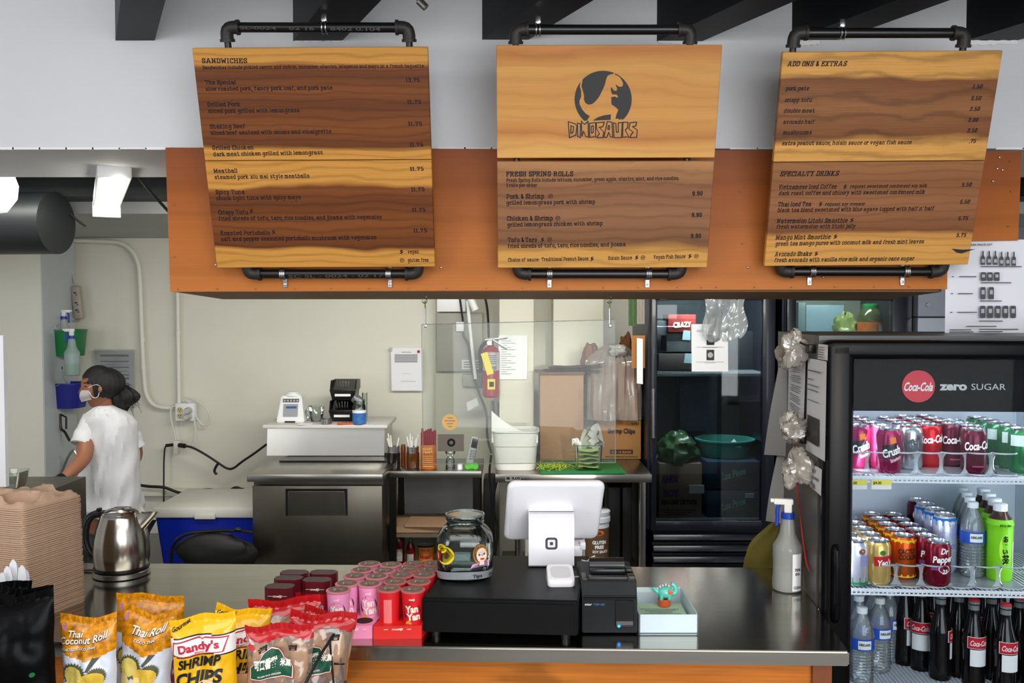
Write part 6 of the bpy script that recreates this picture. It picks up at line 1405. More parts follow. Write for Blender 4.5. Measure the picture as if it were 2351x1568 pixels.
b = MB(); b.grid(lambda u, v: V((-.07 + .15*u + .01*math.sin(20*v), .03 + .02*math.sin(7*u), .10 + (.12*math.sin(PI*min(1, max(0, (u-.25)/.75)))**.7 + .02)*v + .012*math.sin(14*u+3*v))), 26, 8); b.build('plastic_liner', m_film if False else glassy('milky_film', (228, 228, 224), 1.4, .2, 1.5, dens=.5), t)
b = MB(); b.grid(lambda u, v: V((-.085 + .05*u, -.01+.01*v, .12 + .06*v*(1-u) + .02*math.sin(4*u+5*v))), 10, 6); b.build('liner_corner', glassy('milky_film', (228, 228, 224), 1.4, .2, 1.5, dens=.5), t)
# tall carton, kraft bags, wrapped bags, chips box
a = P(1240, 860, 5.10); c = P(1340, 860, 5.10); zt2 = P(1290, 857, 5.10).z
t = thing('tall_carton', 'tall plain brown carton standing on the steel table', 'carton', ((a.x+c.x)/2, 5.22, ZTB))
b = MB(); b.box(((a.x+c.x)/2, 5.22, (ZTB+zt2)/2), (c.x-a.x, .24, zt2-ZTB), bev=.003); b.build('box', m_card, t, world=True)
b = MB(); b.box(((a.x+c.x)/2-.01, 5.2, zt2+.004), (c.x-a.x+.03, .26, .004)); b.build('top_flap', M('flap_brown', (120, 92, 70), .85), t, world=True)
m_kraft = M('kraft_bag', (128, 88, 62), .85, var=.12, scale=12)
for i in range(5):
    b = MB(); z_ = zt2 + .010 + .007*i; L_ = .30 - .02*i; b.grid(lambda u, v: V(((a.x+c.x)/2 - .10 + .03*i + u*L_, 5.11 + .2*v, z_ + .01*math.sin(3*u+i) + .012*u*(i > 2))), 12, 4)
    bmesh.ops.solidify(b.b, geom=list(b.b.faces), thickness=.003)
    solo(b, 'kraft_bag', m_kraft, 'flat folded kraft bag, %s on the tall carton' % ['bottom', 'second', 'middle', 'fourth', 'topmost'][i], 'paper bag', 'kraft bags on the tall carton')
SBX = 5.2
a = P(1372, 965, SBX); c = P(1472, 965, SBX); zt3 = P(1400, 964, SBX).z
t = thing('printed_carton', 'brown carton printed Shrimp Chips beside the tall carton', 'carton', ((a.x+c.x)/2, SBX, ZTB))
b = MB(); b.box(((a.x+c.x)/2, SBX+.13, (ZTB+zt3)/2), (c.x-a.x, .26, zt3-ZTB), bev=.003); b.build('box', M('carton_tan', (150, 106, 58), .8, var=.06, scale=6), t, world=True)
f = Frame(P(1372, 1062, SBX-.001), (1, 0, 0), (0, 0, 1)); b = MB()
f.ptext(b, sans('Shrimp Chips', .045), 1395, 994, 1458, 995, 11, .002); f.ptext(b, sans('41921', .03), 1449, 975, 1466, 975, 5, .002)
w_ = f.uv(1400, 1042); w2_ = f.uv(1453, 1032); f.rect(b, *w_, *w2_, .002)
f.ptext(b, sans('MADE IN USA, DISTRIBUTED BY NOODLE SHOP, LLC', .02), 1390, 1050, 1463, 1050, 3.5, .002); f.ptext(b, sans('NET WT 12 OZ', .02), 1402, 1056, 1445, 1056, 3, .002)
b.build('lettering', M('carton_print', (40, 26, 20), .7), t, world=True, smooth=False, recalc=False)
b = MB(); f.ptext(b, sans('4 X 12 BAGS', .04), 1404, 1040, 1449, 1040, 5, .003); b.build('lettering', M('carton_tan', (150, 106, 58), .8), t, world=True, smooth=False, recalc=False)
b = MB(); b.box(((a.x+c.x)/2, SBX+.10, ZTB-.05), (.2, .1, .05)) ; b.b.free()
t = thing('wrapped_paper_bags', 'clear plastic bag full of folded brown paper bags', 'bag', (P(1405, 880, 5.2).x, 5.3, zt3))
cx_ = P(1408, 880, 5.26); b = MB()
def wrap(u, v):
    a_ = 2*PI*u; z = v; rr = (abs(math.cos(a_))**4 + abs(math.sin(a_))**4)**-.25
    taper = 1 if z < .75 else max(.10, 1 - ((z-.75)/.25)**1.5*.9)
    n = .010*math.sin(a_*19 + z*2) + .02*mnoise.noise(V((math.cos(a_)*2, math.sin(a_)*2, z*3)))
    return V((cx_.x + (.155*rr*taper + n)*math.cos(a_), cx_.y + (.12*rr*taper + n)*math.sin(a_), zt3 + .004 + z*.43))
b.grid(wrap, 64, 24, closed=True); b.build('plastic_wrap', glassy('wrap_film', (232, 220, 208), 2.2, .15, 1.5, dens=.28), t, world=True)
for i in range(7):
    b = MB(); b.box((cx_.x - .115 + .038*i, cx_.y, zt3 + .175 + .01*((i*3) % 3)), (.034, .17, .33 - .02*((i*2) % 3)), bev=.006); b.build('paper_bag_bundle', M('kraft_warm', (168, 128, 90), .85, var=.2, scale=9), t, world=True)
b = MB(); f = Frame((cx_.x-.12, cx_.y-.10, zt3+.2), (1, 0, 0), (0, 0, 1)); 
b.build('x', m_ink2, t) if False else b.b.free()
b = crumple(P(1420, 805, 5.15), .05, .04, .035, .4, 3, 18, 9); b.build('knot', glassy('milky_film', (228, 228, 224), 1.4, .2, 1.5, dens=.5), t, world=True)
b = crumple(P(1354, 825, 5.3), .05, .05, .10, .35, 3, 18, 12); solo(b, 'crumpled_paper_bag', m_kraft, 'crumpled kraft bag sticking up left of the plastic bundle', 'paper bag')
b = crumple(P(1437, 800, 5.42), .04, .04, .09, .4, 4, 18, 15); solo(b, 'crumpled_paper_bag', M('kraft_dark', (110, 66, 34), .85), 'dark crumpled kraft bag behind the bundle knot', 'paper bag')
# under the table
q = P(1374, 1295, 4.70); t = thing('sauce_bucket', 'white bucket with brown gluten free soy sauce label', 'bucket', V((q.x, q.y+.16, .362)))
rb_ = (P(1406, 1250, 4.70).x - P(1342, 1250, 4.70).x)/2; hb = P(1374, 1184, 4.7).z - .362
b = MB(); b.lathe([(rb_*.9, 0), (rb_, hb*.82), (rb_*1.08, hb*.83), (rb_*1.08, hb*.9), (rb_*1.02, hb*.91), (rb_*1.08, hb*.98), (rb_*.95, hb)], 36); b.build('bucket', M('bucket_white', (206, 212, 218), .4), t)
b = MB(); rf = lambda z: rb_*(.9+.12*z/hb); b.lay(square_uv(14, 3), cyl_map((0, 0, 0), rf, hb*.495, .15, hb*.5, rb_*2.3, .001), 0); b.lay(poly_uv([(0, 0), (1, 0), (1, .9), (.5, .5), (0, .2)]), cyl_map((0, 0, 0), rf, hb*.34, .5, hb*.17, rb_*1.4, .002), 1)
b.lay(disc_uv(12), cyl_map((0, 0, 0), rf, hb*.68, .15, .028, .055, .002), 2)
b.build('label', [M('label_brown', (92, 66, 40), .6), M('label_grass', (40, 120, 40), .6), M('label_orange', (220, 110, 30), .6)], t, recalc=False, smooth=False)
b = MB()
for s_, z, w, hh in (('GLUTEN', .54, .075, .018), ('FREE', .47, .048, .018)): b.lay(sans(s_, .05), cyl_map((0, 0, 0), rf, hb*z, .2, hh, w, .003))
b.lay(sans('SOY SAUCE', .04), cyl_map((0, 0, 0), rf, hb*.40, .3, .014, .085, .003)); b.build('lettering', m_paper, t, smooth=False, recalc=False)
b = MB(); pbox(b, 1205, 1232, 1240, 1338, 4.76, .22, .01); solo(b, 'white_box', M('box_white_dull', (150, 150, 144), .6, var=.1, scale=8), 'dull white box under the steel table', 'box')
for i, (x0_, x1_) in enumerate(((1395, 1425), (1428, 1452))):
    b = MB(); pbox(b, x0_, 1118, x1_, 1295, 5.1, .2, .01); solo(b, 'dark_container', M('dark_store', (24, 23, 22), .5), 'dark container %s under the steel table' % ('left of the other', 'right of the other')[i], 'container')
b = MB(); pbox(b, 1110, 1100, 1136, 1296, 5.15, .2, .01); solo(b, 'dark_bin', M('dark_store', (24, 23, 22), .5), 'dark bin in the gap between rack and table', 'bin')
for i, pts in enumerate(([(1128, 1045), (1122, 1090), (1130, 1150), (1125, 1200), (1140, 1290)], [(1140, 1108), (1128, 1160), (1145, 1200), (1135, 1290)])):
    b = MB(); ptube(b, pts, 4.9, .006); solo(b, 'hanging_cable', m_rubber, ('black cable falling left of the steel table', 'second black cable beside the table leg')[i], 'cable')
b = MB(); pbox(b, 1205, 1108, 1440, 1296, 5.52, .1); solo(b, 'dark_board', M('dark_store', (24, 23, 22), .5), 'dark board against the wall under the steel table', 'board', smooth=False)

# ---- acrylic shield hung from the fascia
AY = 3.08
sh = thing('acrylic_shield', 'clear acrylic shield hanging on hooks under the fascia', 'shield', P(1190, 1065, AY))
b = MB(); b.slab([P(971, 1066, AY), P(1413, 1062, AY), P(1412, 734, AY), P(968, 745, AY)], -.004); b.build('panel', glassy('acrylic', (244, 246, 244), .45, .02, 1.49, dens=.018), sh, world=True, smooth=False)
b = MB(); 
for a_, c_ in (((971, 1066), (1413, 1062)), ((1413, 1062), (1412, 734)), ((968, 745), (971, 1066)), ((968, 745), (1412, 734))): b.tube([P(*a_, AY), P(*c_, AY)], .0016, 6)
b.build('polished_edge', glassy('acrylic_edge', (226, 230, 228), 2, .1, 1.5, dens=.2), sh, world=True)
for x in (975, 1399):
    b = MB(); z1 = P(x, 683, AY).z; c_ = P(x, 688, AY); b.tube([c_ + V((0, 0, .022)), c_ + V((.006, 0, .008))] + [c_ + V((.008*math.sin(t), 0, .008*math.cos(t)-.004)) for t in [k*PI/6 for k in range(11)]], .0018, 8); b.build('hook', m_chrome, sh, world=True)
    b = MB(); b.tube([P(x, 690, AY), P(x+1, 712, AY)], .0016, 6); b.tube([P(x+2, 690, AY), P(x+2, 712, AY)], .0012, 6); b.build('string', M('lime_string', (150, 170, 40), .6), sh, world=True)
    b = MB(); b.tube([P(x+1, 708, AY), P(x+1, 745, AY)], .003, 8); b.box(P(x+2, 748, AY), (.010, .008, .012), bev=.002); b.build('clip', m_chrome, sh, world=True)
b = MB(); f = Frame(P(1190, 900, AY-.0058), (1, 0, 0), (0, 0, 1)); u_, v_ = f.uv(1033, 969); b.lay(disc_uv(28), lambda x, y: f.at(u_+(x-.5)*.054, v_+(y-.5)*.054, 0)); b.build('sticker', M('sticker_orange', (226, 176, 104), .6), sh, world=True, smooth=False, recalc=False, label='round orange paper sticker')
b = MB()
for i, (s_, w) in enumerate((('WE HAVE', .018), ('BEEN PATRONIZING', .034), ('CHINATOWN IS', .022), ('OPEN', .014))): b.lay(sans(s_, .03), lambda x, y: f.at(u_ + (x-.5)*w, v_ + .012 - .0095*i + y*.0035, .0008))
b.build('lettering', m_ink2, sh, world=True, smooth=False, recalc=False)
b = MB(); a_ = f.uv(1005, 1036); c_ = f.uv(1065, 997); f.rect(b, *a_, *c_, .0002); b.build('card', M('card_grey_brown', (108, 100, 88), .6), sh, world=True, smooth=False, recalc=False, label='grey brown card with black round emblem')
b = MB(); u2, v2 = f.uv(1036, 1016)
b.lay(poly_uv([(.5+.5*math.cos(t), .5+.5*math.sin(t)) for t in [PI*(.92 + 1.16*k/10) for k in range(11)]] [::-1] + [(.2, .6), (.35, .2), (.5, .5)][:0]), lambda x, y: f.at(u2+(x-.5)*.028, v2-(y-.5)*.028, .001)) if False else None
b.lay(ring_uv(24, .55), lambda x, y: f.at(u2+(x-.5)*.028, v2+(y-.5)*.028, .001)); b.build('emblem', m_ink, sh, world=True, smooth=False, recalc=False)

# ---- things hanging by the dark cabinet
t, f = paper(1450, 770, 1481, 845, 5.02, 'orange cork board with a long white list', M('cork_orange', (166, 110, 58), .8), name='cork_board', cat='board')
b = MB(); b.grid(lambda u, v: P(1462 + 14*u - 2*v*0, 880 - 104*v + 2*u, 5.0 - .01*math.sin(PI*v)), 4, 8); b.build('list_sheet', m_paper, t, world=True)
for i, (x0_, x1_, col, lab) in enumerate(((1443, 1463, (120, 150, 104), 'pale green striped towel under the fascia at right'), (1462, 1480, (214, 204, 196), 'cream and pink towel hanging beside the green one'))):
    b = MB(); b.grid(lambda u, v: P(x0_ + (x1_-x0_)*u, 660 + (88-4*i)*v, 4.9 + .012*math.sin(9*u)), 10, 6); bmesh.ops.solidify(b.b, geom=list(b.b.faces), thickness=.004); solo(b, 'hanging_towel', M('towel_%d' % i, col, .9, var=.12, scale=30, stretch=(6, 1, 1)), lab, 'towel')
# foreground-left items behind the cup carriers
b = MB(); q = P(22, 1118, 3.2); w = .055
b.lathe([(w*.75, 0), (w*.8, .004), (w, .055), (w*1.06, .057)], 28, c=tuple(q), sq=4, cap=False); b.lathe([(.0001, .002), (w*.75, .002)], 12, c=tuple(q), sq=4); solo(b, 'clear_tub', m_jar, 'clear plastic tub behind the stack of cup carriers', 'container')
b = MB(); q2 = P(22, 1118, 3.2); b.box((q2.x, 3.25, q2.z/2), (.35, .3, q2.z)); solo(b, 'side_cabinet', m_darksteel, 'steel side cabinet behind the stack of cup carriers', 'cabinet', smooth=False)
b = MB(); pbox(b, -30, 770, 7, 1118, 3.0, .02); solo(b, 'white_screen', m_white, 'narrow white panel at the left picture edge', 'panel', smooth=False)
# ================================================================ TALL DARK FRIDGES IN THE KITCHEN
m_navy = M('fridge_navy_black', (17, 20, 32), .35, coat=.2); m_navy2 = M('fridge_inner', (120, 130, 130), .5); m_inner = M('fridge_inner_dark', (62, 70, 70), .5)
FY2 = 5.0
def tallfridge(x0, x1, gx0, gx1, gy0, gy1, lab, inner, louv=True):
    zt = 2.02; a = P(x0, 900, FY2).x; c = P(x1, 900, FY2).x; g0 = P(gx0, 900, FY2).x; g1 = P(gx1, 900, FY2).x; z1 = P(1600, gy0, FY2).z; z0 = P(1600, gy1, FY2).z
    t = thing('glass_door_fridge', lab, 'fridge', ((a+c)/2, FY2, 0)); D = .68
    b = MB(); T = .03
    for s in ((a+T/2, FY2+.05+D/2, zt/2, T, D, zt), (c-T/2, FY2+.05+D/2, zt/2, T, D, zt), ((a+c)/2, FY2+.05+D/2, zt-T/2, c-a, D, T)): b.box(s[:3], s[3:])
    b.build('cabinet', m_navy, t, world=True, smooth=False)
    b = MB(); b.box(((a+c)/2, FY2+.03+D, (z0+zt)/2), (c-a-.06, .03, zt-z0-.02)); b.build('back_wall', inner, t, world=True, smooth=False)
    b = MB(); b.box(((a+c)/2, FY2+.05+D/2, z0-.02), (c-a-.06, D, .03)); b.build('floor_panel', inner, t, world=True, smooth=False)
    b = MB(); fz0 = z0 - .05
    b.box(((a+.012+g0)/2, FY2+.02, (fz0+zt-.02)/2), (g0-a-.012, .05, zt-.02-fz0), bev=.006); b.box(((c-.012+g1)/2, FY2+.02, (fz0+zt-.02)/2), (c-.012-g1, .05, zt-.02-fz0), bev=.006)
    b.box(((g0+g1)/2, FY2+.02, (zt-.02+z1)/2), (g1-g0+.01, .05, zt-.02-z1), bev=.004); b.box(((g0+g1)/2, FY2+.02, (fz0+z0)/2), (g1-g0+.01, .05, z0-fz0), bev=.004)
    b.build('door_frame', m_navy, t, world=True)
    b = MB(); b.box(((g0+g1)/2, FY2+.004, z0), (g1-g0, .004, .004)); b.build('sill_strip', m_chrome, t, world=True, smooth=False)
    b = MB(); b.box(((g0+g1)/2, FY2+.02, (z0+z1)/2), (g1-g0, .006, z1-z0)); b.build('glass', m_pane, t, world=True, smooth=False)
    b = MB(); b.box(((a+c)/2, FY2+.08, fz0/2), (c-a, .06, fz0-.01)); b.build('base_panel', m_navy, t, world=True, smooth=False)
    for i in range(7):
        b = MB(); b.box(((a+c)/2, FY2+.03, fz0-.05-.062*i), (c-a-.06, .05, .036), rot=Matrix.Rotation(R(-25), 3, 'X'), bev=.006); b.build('louvre_slat', m_navy, t, world=True)
    return t, a, c, g0, g1, z0, z1
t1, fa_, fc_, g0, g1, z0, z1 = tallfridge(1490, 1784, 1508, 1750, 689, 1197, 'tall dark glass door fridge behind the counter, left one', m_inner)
b = MB(); b.tube([P(1500, 892, FY2-.03), P(1500, 1005, FY2-.03)], .009, 10); b.box(P(1500, 895, FY2-.01), (.014, .04, .014)).box(P(1500, 1002, FY2-.01), (.014, .04, .014)); b.build('handle', M('handle_bright', (150, 154, 158), .25, .9), t1, world=True)
def wires(t, x0, x1, z, y0, y1, n, nm='shelf', m=None, front=True):
    b = MB()
    for i in range(n+1): x = x0 + (x1-x0)*i/n; b.box((x, (y0+y1)/2, z), (.003, y1-y0, .003))
    for y in (y0, (y0+y1)/2, y1): b.box(((x0+x1)/2, y, z-.004), (x1-x0, .005, .005))
    if front: b.box(((x0+x1)/2, y0-.002, z-.012), (x1-x0, .004, .004))
    return b.build(nm, m or m_white, t, world=True, smooth=False)
zsh = P(1600, 857, FY2+.1).z
wires(t1, fa_+.035, fc_-.035, zsh, FY2+.08, FY2+.62, 40, m=M('shelf_wire_grey', (150, 156, 156), .4))
# contents, upper shelf
def inb(x0, y0, x1, y1, Y, d, name, m, lab, cat, group=None, bev=.004):
    b = MB(); pbox(b, x0, y0, x1, y1, Y, d, bev); return solo(b, name, m, lab, cat, group)
inb(1534, 722, 1598, 763, 5.25, .2, 'snack_packet', M('packet_crazy', (132, 40, 34), .5, var=.7, scale=14), 'red and yellow packet on the upper shelf of the dark fridge', 'packet')
b = MB(); f = Frame(P(1540, 752, 5.245), (1, 0, 0), (0, 0, 1)); f.ptext(b, sans('CRAZY', .05), 1546, 752, 1588, 750, 12, 0); o = b.build('lettering', m_cream, None, smooth=False, recalc=False); pk = bpy.data.objects['snack_packet']; o.parent = pk; o.matrix_basis = WM[pk.name].inverted()
inb(1508, 736, 1532, 770, 5.28, .2, 'grey_carton', M('carton_dull', (92, 98, 98), .6), 'grey carton left of the red packet', 'carton')
inb(1530, 764, 1660, 808, 5.28, .2, 'foil_tray', M('foil_dull', (96, 100, 100), .5, .3, var=.3, scale=18), 'dull foil package on the upper fridge shelf', 'package')
inb(1512, 812, 1650, 850, 5.26, .24, 'dark_package', M('package_dark', (60, 52, 46), .6, var=.5, scale=18), 'dark wrapped package under the foil package', 'package')
for i, (x, y) in enumerate(((1566, 762), (1570, 815))):
    b = MB(); b.slab([P(x, y+18, 5.2), P(x+19, y+19, 5.2), P(x+19, y-3, 5.2), P(x+3, y-4, 5.2)], .002); solo(b, 'price_sticker', M('sticker_teal', (176, 204, 204), .6), ('pale barcode sticker on the foil package', 'pale barcode sticker on the dark package')[i], 'sticker', smooth=False)
inb(1672, 760, 1740, 850, 5.4, .2, 'dark_crate', M('package_dark2', (36, 40, 40), .6, var=.3, scale=18), 'dark crate at the right of the upper fridge shelf', 'crate')
inb(1560, 858, 1640, 990, 5.5, .12, 'mesh_crate', M('mesh_blue', (44, 56, 74), .6, var=.6, scale=60), 'dark blue mesh crate at the fridge back', 'crate')
# lower: lettuce bag, basket, boxes
b = crumple(P(1556, 1035, 5.22), .115, .12, .11, .3, 3, 26, 21); solo(b, 'lettuce_bag', M('lettuce_dark', (56, 92, 50), .35, var=.8, scale=22, coat=.5), 'clear bag of dark green lettuce on the red leaf box', 'produce bag')
t = thing('teal_basket', 'teal plastic basket on the dark produce boxes', 'basket', P(1668, 1056, 5.25))
q = P(1668, 1056, 5.3); w = (P(1738, 1010, 5.25).x - P(1602, 1010, 5.25).x)/2; b = MB()
b.lathe([(w*.72, 0), (w*.94, .105), (w*1.02, .107), (w*1.02, .116), (w*.9, .116), (w*.7, .008)], 40, c=(q.x, q.y+.05, q.z+.004)); b.build('basket', M('basket_teal', (70, 158, 142), .45, var=.1, scale=60, stretch=(6, 6, .2)), t, world=True)
b = MB(); b.slab([P(1668, 1025, 5.2), P(1702, 1028, 5.2), P(1685, 1008, 5.24)], .003); solo(b, 'torn_wrapper', m_paper2, 'white wrapper corner poking out of the teal basket', 'wrapper', smooth=False)
bx1 = inb(1513, 1064, 1612, 1193, 5.12, .35, 'produce_box', M('lettuce_carton', (128, 108, 92), .8), 'brown produce box printed RED LEAF LETTUCE', 'produce box')
b = MB(); f = Frame(P(1513, 1193, 5.118), (1, 0, 0), (0, 0, 1)); f.ptext(b, sans('RED LEAF LETTUCE', .05), 1519, 1158, 1600, 1157, 9.5, .001)
for i in range(3): aa_ = f.uv(1518+i*6, 1172+5*i); cc_ = f.uv(1600-i*12, 1170.8+5*i); f.rect(b, *aa_, *cc_, .001)
o = b.build('lettering', m_blk, None, smooth=False, recalc=False); o.parent = bx1; o.matrix_basis = WM[bx1.name].inverted()
b = MB()
for s_, x_, y_, x2 in (('ANDY', 1518, 1108, 1560), ('BOY', 1524, 1140, 1560)): f.ptext(b, sans(s_, .07), x_, y_, x2, y_, 16, .001)
o = b.build('lettering', M('purple_print', (104, 58, 110), .7), None, smooth=False, recalc=False); o.parent = bx1; o.matrix_basis = WM[bx1.name].inverted()
inb(1583, 1114, 1617, 1133, 5.1, .004, 'shipping_label', m_paper2, 'white shipping label on the red leaf lettuce box', 'label', bev=0)
for i, (y0_, y1_) in enumerate(((1060, 1124), (1126, 1193))):
    o_ = inb(1622, y0_, 1746, y1_, 5.12, .35, 'produce_box', M('pinos_blue', (36, 58, 78), .6, var=.15, scale=7), 'dark blue produce box with green script, %s one' % ('upper', 'lower')[i], 'produce box', 'dark blue produce boxes')
    b = MB(); f = Frame(P(1622, y1_, 5.118), (1, 0, 0), (0, 0, 1)); yy = y0_+43 if i == 0 else y0_+46; f.ptext(b, sans('Los Pinos', .04, .3), 1659, yy, 1714, yy-16, 16, .001)
    o = b.build('lettering', M('print_teal', (110, 200, 160), .6), None, smooth=False, recalc=False); o.parent = o_; o.matrix_basis = WM[o_.name].inverted()
    b = MB(); a_ = f.uv(1672, yy+2); c_ = f.uv(1712, yy-6); f.at(0, 0); b.poly([f.at(a_[0], a_[1], .001), f.at(c_[0], c_[1], .001), f.at(c_[0], c_[1]+.003, .001), f.at(a_[0], a_[1]+.003, .001)])
    o = b.build('underline', M('print_red2', (120, 50, 60), .6), None, smooth=False, recalc=False); o.parent = o_; o.matrix_basis = WM[o_.name].inverted()
b = MB(); b.slab([P(1676, 1088, 5.09), P(1688, 1100, 5.09), P(1684, 1084+18, 5.09), P(1672, 1086, 5.09)], .002); b.b.free()
inb(1711, 1133, 1731, 1143, 5.1, .004, 'barcode_label', m_paper2, 'small barcode label on the lower dark blue box', 'label', bev=0)
# notice and plastic bag on the door
t, f = paper(1587, 744, 1671, 853, FY2-.008, 'white notice with two photos taped on the fridge door', m_paper, sk=1)
plines(t, f, [(.12, .88, .86, .008), (.12, .88, .84, .006), (.12, .88, .515, .006), (.3, .7, .50, .005), (.12, .88, .20, .005), (.35, .65, .18, .005), (.38, .6, .91, .012)])
for i, v in enumerate((.56, .24)):
    b = MB(); f.rect(b, f.w*.40, f.h*v, f.w*.61, f.h*(v+.22), .001); b.build('photo', M('photo_dark', (52, 50, 50), .6, var=.8, scale=70), t, world=True, smooth=False, recalc=False)
    b = MB(); b.lay(disc_uv(14), lambda x, y: f.at(f.w*(.43+.15*x), f.h*(v+.05+.12*y), .002)); b.build('photo_subject', M('photo_light', (176, 176, 176), .6), t, world=True, smooth=False, recalc=False)
b = MB()
def pb(u, v):   # rag of clear carrier bag hanging from the frame
    x = 1614 + 100*u; yb = 745 + 38*math.sin(PI*(u*.9+.1))**.6 + 8*math.sin(9*u)
    if v > .55 and .38 < u < .8: yb = 745 + 38*math.sin(PI*(u*.9+.1))**.6
    y = 676 + (yb-676)*v
    return P(x + 6*math.sin(5*v+3*u) - 6*v*(u-.5), y, FY2 - .04 - .03*math.sin(6*u+2*v) - .02*mnoise.noise(V((u*9, v*5, 1))) )
b.grid(pb, 50, 26)
solo(b, 'clear_carrier_bag', glassy('bag_film', (226, 230, 232), 3.0, .10, 1.5, dens=.40), 'crinkled clear carrier bag hanging on the dark fridge door', 'plastic bag')
b = crumple(P(1523, 684, FY2-.03), .035, .01, .008, .5, 5, 16, 31); solo(b, 'film_scrap', glassy('milky_film', (228, 228, 224), 1.4, .2, 1.5, dens=.5), 'scrap of white film on top of the dark fridge door', 'scrap')

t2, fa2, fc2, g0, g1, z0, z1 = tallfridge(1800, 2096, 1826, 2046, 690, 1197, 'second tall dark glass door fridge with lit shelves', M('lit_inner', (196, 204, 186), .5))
zsh2 = P(1900, 776, FY2+.1).z
wires(t2, fa2+.035, fc2-.035, zsh2, FY2+.08, FY2+.62, 30)
area('dark_fridge_tube', ((fa_+fc_)/2, 5.12, 1.95), ((fa_+fc_)/2, 5.3, .9), .4, .08, 20.0, (.85, .95, 1))  # added fill inside the dark fridge so its contents show
area('fridge_tube', (( fa2+fc2)/2, 5.12, 1.98), ((fa2+fc2)/2, 5.4, 1.5), .4, .08, 5, (.95, 1, .9))
q = P(1997, 772, 5.25); t = thing('pickle_jar', 'large jar with green lid and fruit label in the lit fridge', 'jar', V((q.x, q.y, zsh2+.003)))
w = .070; b = MB(); b.lathe([(w*.92, 0), (w, .012), (w, .09), (w*.96, .12), (w*.74, .155), (w*.6, .165)], 32); b.build('jar', M('pickle_glass', (74, 84, 44), .15, spec=.8), t)
b = MB(); b.lathe([(w*.64, .160), (w*.66, .164), (w*.64, .185), (w*.4, .19)], 28); b.build('lid', M('lid_green', (10, 130, 60), .4), t)
b = MB(); b.lathe([(w*1.01, .02), (w*1.01, .085)], 32, cap=False); b.build('label', M('fruit_label', (206, 112, 40), .5, var=.5, scale=18), t)
b = MB(); b.lay(disc_uv(14), cyl_map((0, 0, 0), w*1.01, .05, .35, .05, .06, .001)); b.build('label_badge', M('badge_pale', (206, 220, 214), .5), t, recalc=False, smooth=False)
b = crumple(P(1940, 758, 5.3), .07, .06, .10, .3, 4, 22, 33); solo(b, 'wrapped_cabbage', M('cabbage_pale', (140, 160, 90), .3, var=.5, scale=16, coat=.6), 'film wrapped pale green vegetable in the lit fridge', 'produce')
inb(1850, 700, 1938, 772, 5.42, .2, 'clear_box', M('box_pale_blue', (150, 184, 200), .3, var=.1, scale=5), 'pale blue clear plastic box at the back of the lit fridge', 'container')
inb(1832, 694, 1850, 774, 5.4, .1, 'water_jug', M('jug_teal', (120, 150, 150), .3), 'narrow bluish bottle at the left of the lit fridge', 'bottle')
# steel boxes right of the fridges
t = thing('steel_locker', 'brushed metal locker with small lock right of the fridges', 'locker', (P(2200, 700, 4.95).x, 4.95, 0))
zA, zB = P(2150, 675, 4.95).z, P(2150, 708, 4.95).z; x0 = P(2108, 700, 4.95).x
b = MB(); b.box((x0+.5, 5.25, .87), (1.0, .6, 1.74)); b.build('lower_body', M('locker_steel', (196, 204, 214), .3, .9), t, world=True, smooth=False)
zt_ = P(2150, 714, 4.95).z
b = MB(); b.box((x0+.5, 5.25, (1.745+2.3)/2), (1.0, .6, 2.3-1.745)); b.build('upper_body', M('locker_steel2', (160, 164, 176), .35, .8), t, world=True, smooth=False)
b = MB(); b.box((x0+.5, 4.944, 1.742), (1.02, .02, .008)); b.build('seam', m_blk, t, world=True, smooth=False)
b = MB(); b.lathe([(.012, 0), (.012, .008)], 16, mat=Matrix.Translation(P(2131, 700, 4.945)) @ Matrix.Rotation(PI/2, 4, 'X')); b.build('lock', m_chrome, t, world=True)

# ---- beer price poster
PY = YF - .006
t = thing('price_poster', 'curled white beer price list poster at the right of the fascia', 'poster', P(2260, 775, PY))
b = MB(); b.grid(lambda u, v: P(2172 - 3*v + 220*u, 553 + 1*u*0 - 4*u + (226+4*u)*v, PY - .004 - .006*math.sin(8*u+2*v)*v), 20, 12); b.build('sheet', M('poster_paper', (226, 226, 232), .7), t, world=True)
f = Frame(P(2260, 700, PY-.014), (1, 0, 0), (0, 0, 1)); b = MB(); b2 = MB()
f.ptext(b, sans('BEER PRICE LIST', .03), 2226, 564, 2279, 563, 4, 0)
for i in range(6):
    x = 2252 + 14.2*i; yt = 576 + (i > 2)*2; 
    pts = [(-1.6, 0), (1.6, 0), (1.8, 10), (4.4, 15 if i < 3 else 14), (4.6, 32), (-4.6, 32), (-4.4, 15 if i < 3 else 14), (-1.8, 10)]
    b.poly([f.px(x+5+px_, yt+py_) for px_, py_ in pts][::-1]); b2.poly([f.px(x+5+px_, yt+py_, .001) for px_, py_ in ((-3.4, 19), (3.4, 19), (3.4, 27), (-3.4, 27))])
def can_icon(x, y, w, h): b.poly([f.px(x+px_*w, y+py_*h) for px_, py_ in ((.1, 0), (.9, 0), (1, .1), (1, .9), (.9, 1), (.1, 1), (0, .9), (0, .1))]); b2.poly([f.px(x+px_*w, y+py_*h, .001) for px_, py_ in ((.2, .25), (.8, .25), (.8, .6), (.2, .6))])
for x in (2252, 2267, 2283): can_icon(x, 625, 12, 20)
for x in (2251, 2270): can_icon(x, 659, 12, 28)
for i in range(5): can_icon(2250 + 17.5*i, 702, 12.5, 28)
